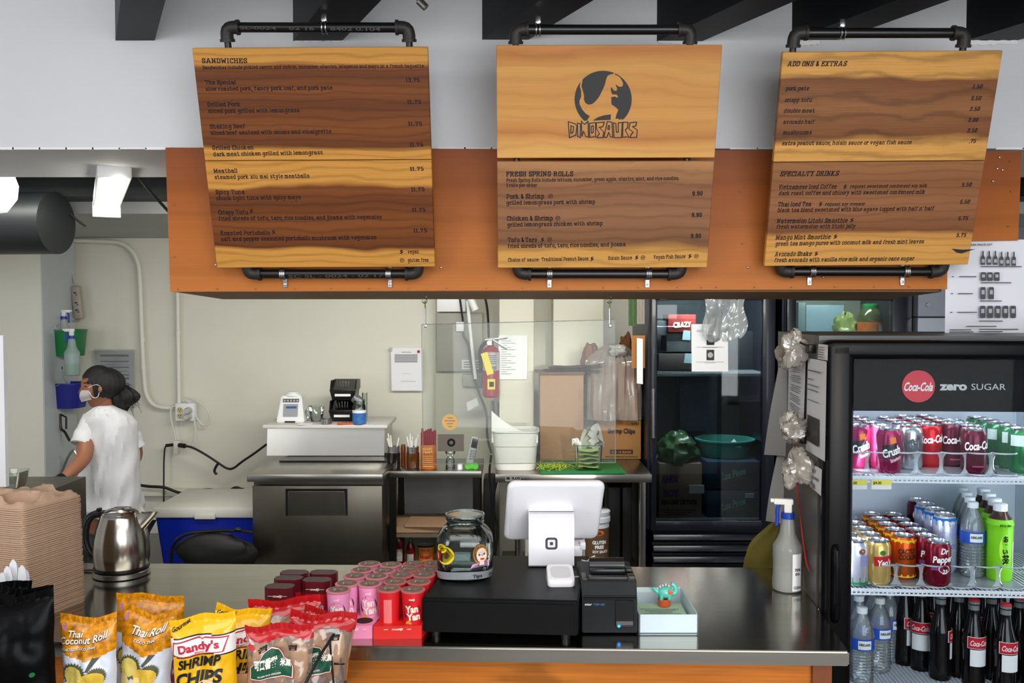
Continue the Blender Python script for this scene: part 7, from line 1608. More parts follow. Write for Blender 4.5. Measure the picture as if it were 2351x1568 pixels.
for y, x0_, x1_ in ((612, 2252, 2346), (649, 2252, 2322), (691, 2250, 2300), (737, 2248, 2302), (749, 2219, 2288), (756, 2248, 2338), (761, 2248, 2302), (757, 2180, 2230), (762, 2180, 2235), (635, 2202, 2242), (674, 2200, 2234), (717, 2198, 2243), (635, 2186, 2190), (674, 2184, 2188), (717, 2182, 2187)):
    b.poly([f.px(x0_, y+1.1), f.px(x1_, y+1.1), f.px(x1_, y-.9), f.px(x0_, y-.9)])
b.build('printing', M('poster_ink', (76, 74, 78), .7), t, world=True, smooth=False, recalc=False, kind='stuff'); b2.build('printing_light', M('poster_grey', (170, 170, 174), .7), t, world=True, smooth=False, recalc=False, kind='stuff')

# ================================================================ DRINKS MERCHANDISER AT RIGHT
ang = R(4.0)
A_ = P(1893, 900, 2.40)
fr_ = thing('drinks_fridge', 'black glass door drinks merchandiser with cola sign at right', 'fridge', (A_.x, 2.40, 0), -ang)
FM = WM[fr_.name]; FMi = FM.inverted()
def L2(px, py, v):   # pixel -> local point at local depth v
    d = FMi.to_3x3() @ ray(px, py); o = FMi @ O; return o + d*((v - o.y)/d.y)
W_ = .78; D_ = .50; T_ = .035
ztop = L2(2000, 781, 0).z; zg1 = L2(2100, 825, 0).z; gu0 = L2(1960, 1100, 0).x
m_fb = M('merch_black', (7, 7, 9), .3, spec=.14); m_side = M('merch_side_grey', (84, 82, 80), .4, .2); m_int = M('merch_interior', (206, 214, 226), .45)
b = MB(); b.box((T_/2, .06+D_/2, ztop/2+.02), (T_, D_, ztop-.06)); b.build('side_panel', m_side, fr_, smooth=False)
b = MB(); b.box((W_-T_/2, .06+D_/2, ztop/2), (T_, D_, ztop-.02)); b.build('side_panel', m_fb, fr_, smooth=False)
b = MB(); b.box((W_/2, .06+D_/2, ztop-.0), (W_, D_, .02)); b.build('top_panel', M('merch_top', (70, 70, 72), .4), fr_, smooth=False)
b = MB(); b.box((W_/2, .05+D_, ztop/2), (W_-.07, .02, ztop-.1)); b.build('back_wall', m_int, fr_, smooth=False)
b = MB(); b.box((T_+.003, .06+D_/2, ztop/2), (.004, D_, ztop-.1)).box((W_-T_-.003, .06+D_/2, ztop/2), (.004, D_, ztop-.1)).box((W_/2, .06+D_/2, ztop-.013), (W_-.07, D_, .004)); b.build('liner', m_int, fr_, smooth=False)
b = MB(); b.box((W_/2, .06+D_/2, .25), (W_-.04, D_, .5)); b.build('base', m_fb, fr_, smooth=False)
# door frame
b = MB(); fw = gu0; zb_ = .52
b.box((fw/2, .022, (ztop+zb_)/2), (fw, .055, ztop-zb_), bev=.018, seg=4); b.box((W_-fw/2, .022, (ztop+zb_)/2), (fw, .055, ztop-zb_), bev=.018, seg=4)
b.box((W_/2, .022, (ztop+zg1)/2), (W_-.02, .055, ztop-zg1), bev=.014, seg=4); b.box((W_/2, .022, zb_+.03), (W_-.02, .055, .06), bev=.014, seg=4)
b.build('door_frame', m_fb, fr_)
b = MB(); b.box((W_/2, .03, (zg1+zb_)/2+.02), (W_-2*fw, .004, zg1-zb_-.04)); b.build('door_glass', glassy('merch_glass', (244, 247, 248), .07, .02, 1.45), fr_, smooth=False)
b = MB(); h0 = L2(1925, 1424, -.01); h1 = L2(1925, 1258, -.01)
b.tube([(.032, .0, h1.z), (.032, -.014, h1.z-.01), (.032, -.014, h0.z+.01), (.032, .0, h0.z)], .012, 12, smooth=1); b.build('handle', m_fb, fr_)
b = MB(); zs1_ = L2(2100, 944, .05).z; b.box((W_/2, .052, (zg1+.02+zs1_)/2), (W_-2*fw+.02, .006, zg1+.02-zs1_)); b.build('sign_panel', M('sign_black', (12, 12, 16), .5, spec=.15), fr_, smooth=False)
class LF: pass
def sg(px, py, d=.047): return L2(px, py, d)
b = MB(); c_ = sg(2109, 887); rr = (sg(2147, 887)-c_).length
b.b.faces.new([b.b.verts.new((c_.x + rr*math.cos(2*PI*i/40), .0478, c_.z + rr*math.sin(2*PI*i/40))) for i in range(40)]); b.build('sign_disc', M('sign_red', (206, 22, 48), .4), fr_, smooth=False, recalc=False)
def sgt(b, vf, x0, y0, x1, h, d=.0468):
    a_ = sg(x0, y0, d); c2 = sg(x1, y0, d); hh = (sg(x0, y0-h, d)-a_).length; b.lay(vf, lambda x, y: V((a_.x + (c2.x-a_.x)*x, d, a_.z + hh*y)))
b = MB(); sgt(b, sans('Coca-Cola', .025, .45), 2076, 897, 2142, 20); b.build('sign_script', m_paper, fr_, smooth=False, recalc=False)
b = MB(); sgt(b, sans('zero', .045), 2157, 895, 2220, 19); sgt(b, sans('SUGAR', .0), 2230, 895, 2309, 15); b.build('sign_lettering', M('sign_grey', (196, 198, 200), .5), fr_, smooth=False, recalc=False)
S1 = L2(2100, 1093, .09).z; S2 = L2(2100, 1352, .09).z; S3 = S2 - .279
m_shw = M('shelf_white', (226, 230, 238), .4)
for z in (S1, S2, S3):
    b = MB()
    for i in range(60): x = T_+.01 + (W_-2*T_-.02)*i/59; b.box((x, .09+.21, z-.003), (.003, .42, .003))
    for y in (.09, .3, .5): b.box((W_/2, y, z-.007), (W_-.08, .006, .006))
    b.box((W_/2, .088, z-.016), (W_-.08, .004, .005)); b.box((W_/2, .088, z-.003), (W_-.08, .004, .004))
    for i in range(60): x = T_+.01 + (W_-2*T_-.02)*i/59; b.box((x, .087, z-.010), (.004, .003, .012))
    b.build('wire_shelf', m_shw, fr_, smooth=False)
# tags
for i, (x, lab) in enumerate(((1969, ''), (2025, ''))):
    b = MB(); a_ = L2(x-24, 1105, .080); c2 = L2(x+22, 1105, .080); hz = .022
    b.poly([V((a_.x, .080, a_.z-hz)), V((c2.x, .080, c2.z-hz)), V((c2.x, .080, c2.z+.004)), V((a_.x, .080, a_.z+.004))]); o = b.build('price_tag', m_paper, fr_, smooth=False)
    b = MB(); b.poly([V((a_.x, .0792, a_.z-.010)), V((c2.x, .0792, c2.z-.010)), V((c2.x, .0792, c2.z+.004)), V((a_.x, .0792, a_.z+.004))]); b.build('tag_band', M('tag_yellow', (236, 224, 90), .5), o, smooth=False)
    b = MB(); b.lay(sans('$4.00', .02), lambda x, y: V((a_.x + .004 + .022*x, .0786, a_.z - .0075 + .008*y))); b.build('tag_price', m_ink, o, smooth=False, recalc=False)
# organisers: clear hoops in front of lanes
def organiser(z, u0, u1, n, v0=.105):
    w = (u1-u0)/n; mt = glassy('organiser_plastic', (232, 238, 246), 1.2, .15, 1.5, dens=.35)
    for i in range(n):
        b = MB(); uc = u0 + w*(i+.5); r = w*.5
        for zz, th in ((z+.062, .0022), (z+.004, .002)):
            b.tube([(uc + r*math.cos(t), v0 + .012 - r*.75*math.sin(t), zz) for t in [PI - PI*k/14 for k in range(15)]], th, 8)
        for du in (-r,):
            b.grid(lambda u, v: V((uc+du + (.006 + .010*abs(2*v-1)**3)*(u-.5)*2, v0+.010 - .004*math.cos((u-.5)*3), z + .004 + .058*v)), 4, 8)
        b.build('lane_divider', mt, fr_)
    b = MB(); b.box(((u0+u1)/2, v0+.18, z+.003), (u1-u0, .36, .002)); b.build('lane_mat', mt, fr_, smooth=False)
u_a = L2(1990, 1080, .12).x; organiser(S1, u_a-.066, u_a+.066*6, 7)
u_b = L2(1998, 1330, .12).x; organiser(S2, u_b-.0, u_b+.068*6, 6)
# cans and bottles
m_alu = M('aluminium', (206, 208, 212), .22, 1)
def canproto(col, dec, name, lab, tall=False, r=.033, h=.122, metal=.55):
    t = thing('drink_can', lab, 'can', (0, 0, 0))
    m = M('can_%s' % name, col, .25, metal)
    b = MB(); b.lathe([(r*.78, 0), (r*.84, .003), (r, .012), (r, h-.018), (r*.93, h-.010), (r*.84, h-.004)], 32); b.build('body', m, t)
    b = MB(); b.lathe([(r*.84, h-.004), (r*.85, h), (r*.80, h+.0005), (r*.78, h-.003), (.0001, h-.003)], 32); b.tube([(0, -.012, h-.001), (.004, -.004, h-.0005), (0, .004, h-.001), (-.004, -.004, h-.0005), (0, -.012, h-.001)], .0016, 6); b.build('lid', m_alu, t)
    if dec:
        b = MB(); ms = []
        for kind, c_, z, ang_, hh, w, d, tl in dec:
            m2 = M('ink_%d_%d_%d' % c_, c_, .35)
            if m2 not in ms: ms.append(m2)
            vf = square_uv(10, 2) if kind == 'rect' else disc_uv(20) if kind == 'disc' else poly_uv([(0, .3), (.15, .6), (.5, .9), (1, 1), (.95, .5), (.7, .2), (.2, 0)]) if kind == 'swash' else sans(kind, .03, .25)
            b.lay(vf, cyl_map((0, 0, 0), r, z, ang_, hh, w, d, tl), ms.index(m2))
        b.build('label_print', ms, t, smooth=False, recalc=False)
    return t
def place(proto, u, v, z, lab, rz=0, first=[set()], group=None):
    loc = FM @ V((u, v, z)); 
    if proto.name not in first[0]: first[0].add(proto.name); o = proto; setM(o, Matrix.Translation(loc) @ Matrix.Rotation(rz, 4, 'Z')); o['label'] = lab
    else: o = copytree(proto, loc, rz, lab)
    if group: o['group'] = group
    return o
DW = (246, 246, 246); BK = (20, 20, 20)
crush = canproto((150, 36, 84), [('rect', BK, .062, -.25, .036, .040, .0003, .15), ('Crush', DW, .062, -.15, .022, .050, .0008, .35), ('rect', (220, 130, 30), .092, -.05, .016, .016, .0004, .2), ('Strawberry', (240, 190, 210), .042, .2, .010, .034, .0009, .4)], 'crush', '')
cherry = canproto((92, 16, 44), [('Coca-Cola', DW, .080, .0, .022, .078, .0006, .1), ('rect', (186, 60, 110), .022, -.1, .003, .03, .0004, 0)], 'cherry', '')
coke = canproto((190, 12, 30), [('Coca-Cola', DW, .082, -.1, .022, .076, .0006, .1)], 'coke', '')
silver = canproto((178, 184, 190), [('rect', (70, 76, 84), .06, -.2, .05, .03, .0004, .5), ('Diet', (60, 60, 66), .085, .1, .014, .03, .0006, 1.2)], 'silver', '', metal=.9)
greenc = canproto((60, 130, 84), [('rect', (210, 226, 220), .09, 0, .03, .09, .0004, 0)], 'greenc', '')
yeos = canproto((222, 186, 112), [('swash', (200, 196, 186), .028, .2, .05, .09, .0003, 0), ('rect', (186, 24, 34), .070, .15, .026, .056, .0006, .1), ("Yeo's", DW, .066, .18, .016, .038, .0012, .1), ('disc', (60, 120, 50), .092, .0, .014, .016, .0006, 0)], 'yeos', '')
oc = canproto((222, 84, 18), [('rect', (236, 196, 40), .108, 0, .010, .19, .0003, 0), ('rect', (36, 84, 48), .030, 0, .034, .19, .0003, 0), ('CACTUS', BK, .082, -.05, .014, .05, .0006, .05), ('COOLER', BK, .066, -.0, .014, .05, .0006, .05), ('rect', (236, 210, 60), .012, 0, .008, .18, .0005, 0)], 'orangecan', '')
drp = canproto((122, 12, 40), [('Dr', DW, .100, .1, .016, .022, .0006, 0), ('Pepper', DW, .078, .05, .018, .060, .0006, .08), ('disc', DW, .050, .1, .022, .032, .0006, 0), ('disc', (122, 12, 40), .050, .1, .018, .028, .0010, 0), ('23', DW, .044, .1, .012, .014, .0014, 0), ('rect', (120, 60, 120), .052, -.5, .012, .03, .0004, 0)], 'drpepper', '')
coco = canproto((214, 214, 232), [('rect', (150, 150, 200), .07, .5, .03, .03, .0004, 0), ('rect', (40, 120, 70), .014, 0, .02, .19, .0003, 0), ('disc', (150, 90, 70), .095, .2, .016, .02, .0006, 0)], 'coconut', '')
calp = canproto((206, 212, 236), [('rect', (20, 110, 196), .148, 0, .022, .19, .0003, 0), ('Original', DW, .147, .1, .008, .026, .0008, 0), ('disc', (150, 160, 210), .105, -.3, .03, .034, .0004, 0), ('CALPICO', (90, 100, 170), .078, -.1, .012, .05, .0006, .1)], 'calpico', '', h=.167)
energy = canproto((84, 12, 34), [('Cola', DW, .13, 0, .03, .06, .0006, .1)], 'tallcola', '', h=.168)
pos5 = ['front', 'second', 'third', 'fourth', 'fifth', 'sixth']
def lane(proto, px, py, z, n, lab, v0=.14, dv_=.067, rz=0, du=0):
    u0 = L2(px, 1000, v0).x
    for i in range(n): place(proto, u0 + du*i, v0 + dv_*i, z, '%s, %s in its row' % (lab, pos5[i]), rz + (random.uniform(-.4, .4) if i else 0), group='soft drink cans in the merchandiser')
lane(crush, 1972, 0, S1+.004, 4, 'pink soda can in the leftmost top lane', .20)
lane(crush.copy() if False else crush, 2041, 0, S1+.004, 5, 'pink and black can in the second top shelf lane', .125)
lane(silver, 2090, 0, S1+.004, 4, 'silver diet can on the top shelf', .19)
lane(coke, 2134, 0, S1+.004, 4, 'bright red cola can on the top shelf', .235)
lane(cherry, 2185, 0, S1+.004, 4, 'dark maroon cola can on the top shelf', .25)
lane(cherry, 2236, 0, S1+.004, 1, 'dark cherry cola can nearest the door on the top shelf', .13)
lane(silver, 2234, 0, S1+.004, 3, 'silver can behind the cherry cola can', .20)
lane(greenc, 2290, 0, S1+.004, 3, 'green can lane near the right of the top shelf', .28)
lane(greenc, 2345, 0, S1+.004, 4, 'green can at the far right of the top shelf', .15)
lane(coco, 1968, 0, S2+.004, 3, 'white and lilac can by the left wall, middle shelf', .12)
lane(yeos, 2020, 0, S2+.004, 5, 'pale yellow can on the middle shelf', .125)
lane(oc, 2078, 0, S2+.004, 5, 'orange and green can on the middle shelf', .185)
lane(drp, 2158, 0, S2+.004, 1, 'maroon pepper soda can nearest the door', .125)
lane(drp, 2130, 0, S2+.004, 5, 'maroon soda can behind the front pepper can', .185)
lane(calp, 2172, 0, S2+.004, 3, 'tall pale blue can on the middle shelf', .26, .07)
place(energy, L2(2108, 1100, .46).x, .455, S2+.004, 'tall dark maroon cola can at the back of the middle shelf')
def bottle_proto(lab, prof, mbody, cap, caph, parts):
    t = thing('drink_bottle', lab, 'bottle', (0, 0, 0))
    b = MB(); b.lathe(prof, 28, cap=True); b.build('bottle', mbody, t)
    r_, z_ = prof[-1]; b = MB(); b.lathe([(cap[0], z_-.002), (cap[0], z_+caph), (cap[0]*.9, z_+caph+.001)], 24); b.build('cap', cap[1], t)
    for nm, m, fn in parts: b = MB(); fn(b); b.build(nm, m, t, smooth=(nm != 'lettering'), recalc=(nm != 'lettering'))
    return t
m_pet = glassy('pet_water', (240, 247, 250), 2.2, .05, 1.4, dens=.16)
ribs = []
for i in range(9): z_ = .012 + .0085*i; ribs += [(.0325, z_), (.0300, z_+.004)]
wprof = [(.026, 0), (.031, .004)] + ribs + [(.0325, .095), (.0325, .130), (.0325, .137), (.029, .155), (.020, .178), (.0125, .192), (.0125, .197)]
m_cap = M('cap_white', (236, 240, 244), .4); m_lblb = M('label_blue2', (40, 84, 190), .4)
water = bottle_proto('', wprof, m_pet, (.0145, m_cap), .013, [('label', m_lblb, lambda b: b.lathe([(.0332, .098), (.0332, .130)], 28, cap=False)), ('label_patch', m_cap, lambda b: b.lay(square_uv(8, 1), cyl_map((0, 0, 0), .0332, .114, -.1, .024, .036, .0006))),
   ('lettering', m_ink, lambda b: b.lay(sans('KIRKLAND', .03), cyl_map((0, 0, 0), .0332, .116, -.1, .007, .030, .0014)))])
m_tea = M('tea_wrap', (124, 206, 20), .4)
tea = bottle_proto('', [(.030, 0), (.033, .006), (.033, .05), (.033, .14), (.033, .150), (.036, .158), (.031, .172), (.020, .182), (.0165, .190), (.0165, .196)], m_tea, (.0185, m_cap), .017, [('neck', M('tea_brown', (66, 44, 30), .2), lambda b: b.lathe([(.031, .172), (.0275, .176), (.020, .186), (.0170, .197)], 24, cap=False)),
   ('panel', M('tea_light', (170, 226, 60), .4), lambda b: b.lay(disc_uv(24), cyl_map((0, 0, 0), .033, .09, -.15, .085, .034, .0005))), ('lettering', m_ink, lambda b: (b.lay(sans('ITO EN', .04), cyl_map((0, 0, 0), .0352, .158, -.2, .006, .030, .0008)), b.lay(sans('お', .05), cyl_map((0, 0, 0), .033, .120, -.15, .014, .014, .001)), b.lay(sans('〜', .05), cyl_map((0, 0, 0), .033, .105, -.15, .006, .008, .001)), b.lay(sans('い', .05), cyl_map((0, 0, 0), .033, .085, -.2, .012, .014, .001)), b.lay(sans('茶', .06), cyl_map((0, 0, 0), .033, .062, -.15, .020, .020, .001)))),
   ('nutrition_label', m_paper2, lambda b: b.lay(square_uv(6, 1), cyl_map((0, 0, 0), .033, .07, .95, .08, .024, .0005)))])
m_cola = M('cola_glass', (10, 6, 7), .1, spec=.5); m_clb = M('label_cola_red', (196, 22, 42), .4)
cprof = [(.026, 0), (.030, .006), (.031, .02), (.0295, .06), (.028, .075), (.0285, .10), (.0305, .125), (.029, .140), (.0235, .160), (.017, .185), (.0135, .21), (.0132, .225), (.0145, .228), (.0145, .236)]
rc = lambda z: .0305 if z > .11 else .0290
colab = bottle_proto('', cprof, m_cola, (.0142, m_red), .004, [('neck_glass', M('neck_grey', (120, 124, 126), .1, spec=.9), lambda b: b.lathe([(.0137, .212), (.0134, .2255), (.0147, .229), (.0147, .2355)], 20, cap=False)),
   ('label', m_clb, lambda b: (b.lay(square_uv(12, 1), cyl_map((0, 0, 0), lambda z: .0306, .127, 0, .030, .060, .0006)))), ('label_border', m_paper, lambda b: (b.lay(square_uv(12, 1), cyl_map((0, 0, 0), lambda z: .0306, .127, 0, .0325, .0635, .0002)))),
   ('lettering', m_paper, lambda b: b.lay(sans('Coca-Cola', .02, .45), cyl_map((0, 0, 0), lambda z: .0306, .127, 0, .015, .048, .0012))),
   ('white_label', m_paper, lambda b: b.lay(square_uv(10, 1), cyl_map((0, 0, 0), lambda z: .0298, .085, .05, .046, .050, .0008, 0)))])
def bp(proto, px, v, z, lab, rz=0, grp=None): return place(proto, L2(px, 1200, v).x, v, z, lab, rz, group=grp)
for i in range(4): bp(water, 2233 - 7*i, .22+.072*i, S2+.004, 'clear water bottle on the middle shelf, %s in its row' % pos5[i], grp='water bottles, middle shelf')
for i in range(4): bp(tea, 2296 - 13*i, .19+.074*i, S2+.004, 'bright green tea bottle, %s in its row' % pos5[i], rz=.15, grp='green tea bottles')
for i, (px, v, lab) in enumerate(((1982, .13, 'front left'), (2022, .22, 'second'), (2044, .30, 'third'), (1974, .24, 'rear left'), (2004, .33, 'rearmost'))): bp(water, px, v, S3+.002, 'water bottle on the bottom shelf, %s of the group' % lab, rz=.3*i, grp='water bottles, bottom shelf')
cokes = [(2080, .28, .6), (2118, .24, -.5), (2163, .175, 1.3), (2205, .20, .9), (2240, .13, 0.05), (2280, .19, 1.0), (2313, .095, .05), (2345, .16, 1.2), (2098, .36, 0), (2145, .33, 0), (2190, .32, .5), (2225, .27, 1), (2262, .30, 0), (2300, .27, 0), (2335, .26, .4), (2372, .12, 0), (2168, .42, 0), (2120, .43, 0), (2245, .40, 0)]
for i, (px, v, rz) in enumerate(cokes):
    bp(colab, px, v, S3+.002, ['glass cola bottle at the left end, half turned label', 'glass cola bottle second from the left, red label turned left', 'glass cola bottle third from left, white label facing out', 'glass cola bottle behind the one with centred red label', 'glass cola bottle with centred red label, middle front', 'glass cola bottle half hidden right of the middle one', 'glass cola bottle nearest the door at right', 'glass cola bottle cut by the right picture edge'][i] if i < 8 else 'rear glass cola bottle, %s from the left behind the front ones' % ordw(sorted(c[0] for c in cokes[8:]).index(px)+1), rz, 'glass cola bottles' if i < 8 else 'rear glass cola bottles')
# fridge lamps
def larea(name, u, v, z, tu, tv, tz, sx, sy, p, col=(.86, .92, 1)):
    return area(name, FM @ V((u, v, z)), FM @ V((tu, tv, tz)), sx, sy, p, col)
larea('merch_light_top', W_/2, .075, ztop-.06, W_/2, .3, S2, .6, .03, 2.2)
larea('merch_light_left', .05, .075, (S1+S2)/2-.1, .35, .3, S2-.1, .03, 1.0, 1.7)
larea('merch_light_right', W_-.05, .075, (S1+S2)/2-.1, .35, .3, S2-.1, .03, 1.0, 1.7)
# papers and bags on the merchandiser's side
def sidept(px, py, off=.0):   # on the side plane u = -off
    d = FMi.to_3x3() @ ray(px, py); o = FMi @ O; return FM @ (o + d*((-off - o.x)/d.x))
def sidepaper(c4, lab, name='taped_sheet', off=.004, rows=(), mat=None, dark=None, cat='paper'):
    t = thing(name, lab, cat, sidept(*c4[3], off))
    q = [sidept(*p, off) for p in c4]; b = MB(); b.grid(lambda u, v: (q[3].lerp(q[2], u)).lerp(q[0].lerp(q[1], u), v) + FM.to_3x3() @ V((-.004*math.sin(PI*u)*math.sin(4*v), 0, 0)), 6, 10); b.build('sheet', mat or m_paper2, t, world=True)
    b = MB(); q2 = [p + FM.to_3x3() @ V((-.006, 0, 0)) for p in q]
    at = lambda u, v: (q2[3].lerp(q2[2], u)).lerp(q2[0].lerp(q2[1], u), v)
    for u0, u1, v, h in rows: b.poly([at(u0, v), at(u1, v), at(u1, v+h), at(u0, v+h)])
    if rows: b.build('printing', m_ink2, t, world=True, smooth=False, kind='stuff')
    else: b.b.free()
    if dark: b = MB(); u0, v0, u1, v1 = dark; b.poly([at(u0, v0), at(u1, v0), at(u1, v1), at(u0, v1)]); b.build('dark_picture', M('picture_dark', (40, 38, 40), .5), t, world=True, smooth=False)
    return t
ru = [(.2 + .05*(i % 3), .85 - .06*(i % 2), .92-.028*i, .009) for i in range(25) if i % 5 != 4]
sidepaper([(1811, 830), (1850, 826), (1844, 1010), (1808, 966)], 'typed white sheet hanging in the left of the merchandiser side', rows=ru)
sidepaper([(1855, 822), (1898, 830), (1894, 1060), (1850, 1032)], 'long white sheet with a dark square picture', off=.006, rows=[(.1, .8, .87, .014), (.1, .4, .78, .01), (.1, .7, .72, .01), (.1, .7, .67, .01), (.15, .75, .56, .008)], dark=(.16, .12, .78, .40))
sidepaper([(1879, 790), (1901, 792), (1900, 828), (1877, 824)], 'small printed label at the top of the merchandiser side', rows=[(.1, .8, .8-.16*i, .05) for i in range(5)])
sidepaper([(1857, 1063), (1887, 1078), (1885, 1139), (1858, 1115)], 'small note with bold print low on the merchandiser side', off=.005, rows=[(.1, .9, .5, .1), (.4, .6, .75, .15), (.4, .6, .1, .2)])
# long loose sheets hanging off the rear edge
def loose(pts, lab, Y=2.83):
    b = MB(); q = [P(x, y, Y) for x, y in pts]; b.grid(lambda u, v: q[3].lerp(q[2], u).lerp(q[0].lerp(q[1], u), v) + V((0, .008*math.sin(4*v+2*u), 0)), 6, 12); bmesh.ops.solidify(b.b, geom=list(b.b.faces), thickness=.0006)
    solo(b, 'loose_sheet', M('paper_shade', (196, 194, 190), .8), lab, 'paper')
loose([(1786, 843), (1812, 842), (1806, 1048), (1754, 1044)], 'upper long white sheet jutting from behind the merchandiser')
loose([(1782, 1048), (1806, 1050), (1796, 1204), (1758, 1196)], 'lower long white sheet below the upper jutting one', 2.86)
mf_ = glassy('bag_film2', (206, 198, 186), 3.0, .12, 1.5, dens=.42)
for i, (x, y, rx, rz_, lab) in enumerate(((1822, 800, .030, .050, 'crumpled clear bag at the top corner of the merchandiser'), (1800, 818, .022, .035, 'small clear bag left of the top corner bag'), (1822, 985, .035, .040, 'crumpled clear bag over the foot of the typed sheet'), (1828, 1070, .038, .052, 'crumpled clear bag clipped lowest on the merchandiser side'))):
    c_ = sidept(x, y, .045); b = crumple(c_, rx, rx, rz_, .75, 1.5, 30, 40+i*3); solo(b, 'crumpled_bag', mf_, lab, 'plastic bag')
for i, (x, y) in enumerate(((1861, 801), (1844, 1008))):
    b = MB(); c_ = sidept(x, y, .012); b.box(c_, (.02, .03, .025), bev=.004); b.tube([c_ + V((-.012, 0, .01)), c_ + V((-.03, 0, .018))], .003, 8); solo(b, 'binder_clip', m_blk, ('black binder clip near the top of the merchandiser side', 'black binder clip between the two typed sheets')[i], 'clip')
b = MB(); b.tube([sidept(1822, 1015, .008), sidept(1826, 1060, .012), sidept(1832, 1150, .008), sidept(1850, 1290, .006), sidept(1858, 1310, .006)], .0025, 6, smooth=1); solo(b, 'red_cord', M('cord_red', (170, 40, 50), .6), 'thin red cord running down the merchandiser side', 'cord')
b = MB(); 
def yb(u, v):
    a_ = 2*PI*u; w_ = .02 + .062*math.sin(min(1, v*1.25)*PI*.62); n = .006*math.sin(a_*7 + v*5)
    c_ = P(1768 + 22*(1-v)**1.5 - 6*v, 1200 + 120*v, 2.95); return c_ + V(((w_+n)*math.cos(a_), (w_+n)*.6*math.sin(a_), 0))
b.grid(yb, 28, 16, closed=True); solo(b, 'mustard_cloth_bag', M('mustard_cloth', (112, 100, 38), .9, var=.15, scale=10), 'mustard yellow bag hanging behind the spray bottle', 'bag')

# ================================================================ THE WORKER
PYY = 4.55
wk = thing('person', 'woman in white T-shirt with dark ponytail and face mask, back turned', 'person', (P(250, 1200, PYY).x, PYY, 0))
m_skin = M('skin', (142, 92, 66), .5, sub=.05); m_shirt = M('white_tshirt', (206, 206, 208), .85, var=.04, scale=10, bump=.3); m_hair = M('black_hair', (20, 17, 16), .55, var=.4, scale=90, stretch=(1, 1, 6), bump=.6); m_jean = M('dark_jeans', (22, 28, 46), .8); m_mask = M('face_mask', (206, 206, 208), .6)
def skin(joints, edges, root, name, mat, parent, levels=2, world=True):
    me = bpy.data.meshes.new(name); names = list(joints); me.from_pydata([WM[parent.name].inverted() @ V(joints[k][0]) for k in names], [(names.index(a), names.index(c)) for a, c in edges], [])
    o = bpy.data.objects.new(name, me); C.objects.link(o); o.parent = parent; KIDS.setdefault(parent.name, []).append(o)
    md = o.modifiers.new('s', 'SKIN'); md.use_smooth_shade = True; md.branch_smoothing = .6
    for i, k in enumerate(names):
        r = joints[k][1]; sv = me.skin_vertices[0].data[i]; sv.radius = r if isinstance(r, tuple) else (r, r); sv.use_root = (k == root)
    sd = o.modifiers.new('d', 'SUBSURF'); sd.levels = levels; sd.render_levels = levels
    bpy.context.view_layer.update(); dg = bpy.context.evaluated_depsgraph_get(); m2 = bpy.data.meshes.new_from_object(o.evaluated_get(dg)); o.modifiers.clear(); o.data = m2
    m2.materials.clear(); m2.materials.append(mat)
    for p in m2.polygons: p.use_smooth = True
    WM[o.name] = WM[parent.name]; return o
def J(px, py, y, r): return (tuple(P(px, py, y)), r)
body = {'pelvis': J(256, 1172, 4.56, (.13, .10)), 'waist': J(252, 1105, 4.54, (.115, .09)), 'chest': J(246, 1030, 4.52, (.125, .09)), 'upper': J(243, 968, 4.50, (.10, .08)), 'neckb': J(241, 940, 4.48, (.052, .055)), 'neck': J(238, 922, 4.47, (.044, .048)),
 'head': J(234, 895, 4.46, (.05, .05)),
 'shl': J(196, 975, 4.46, (.052, .05)), 'ell': J(196, 1050, 4.36, (.040, .04)), 'frl': J(165, 1082, 4.25, (.033, .033)), 'wrl': J(140, 1102, 4.18, (.024, .02)), 'pal': J(124, 1110, 4.15, (.026, .014)),
 'shr': J(292, 972, 4.56, (.050, .05)), 'elr': J(313, 1045, 4.60, (.038, .038)), 'frr': J(300, 1068, 4.74, (.03, .03)), 'wrr': J(272, 1080, 4.84, (.024, .02)), 'par': J(258, 1084, 4.88, (.026, .014)),
 'hl': (tuple(P(256, 1172, 4.56) + V((-.08, 0, -.10))), .09), 'knl': (tuple(P(256, 1172, 4.5) + V((-.09, -.02, -.42))), .062), 'anl': (tuple(V((P(256, 1172, 4.56).x - .09, 4.58, .08))), .04), 'ftl': (tuple(V((P(256, 1172, 4.56).x - .13, 4.68, .035))), .035),
 'hr': (tuple(P(256, 1172, 4.56) + V((.08, 0, -.10))), .09), 'knr': (tuple(P(256, 1172, 4.5) + V((.09, -.02, -.42))), .062), 'anr': (tuple(V((P(256, 1172, 4.56).x + .09, 4.56, .08))), .04), 'ftr': (tuple(V((P(256, 1172, 4.56).x + .07, 4.68, .035))), .035)}
pal = V(body['pal'][0]); dirl = (pal - V(body['wrl'][0])).normalized(); side = dirl.cross(V((0, 0, 1))).normalized()
E_ = [('pelvis', 'waist'), ('waist', 'chest'), ('chest', 'upper'), ('upper', 'neckb'), ('neckb', 'neck'), ('neck', 'head'), ('upper', 'shl'), ('shl', 'ell'), ('ell', 'frl'), ('frl', 'wrl'), ('wrl', 'pal'), ('upper', 'shr'), ('shr', 'elr'), ('elr', 'frr'), ('frr', 'wrr'), ('wrr', 'par'), ('pelvis', 'hl'), ('hl', 'knl'), ('knl', 'anl'), ('anl', 'ftl'), ('pelvis', 'hr'), ('hr', 'knr'), ('knr', 'anr'), ('anr', 'ftr')]
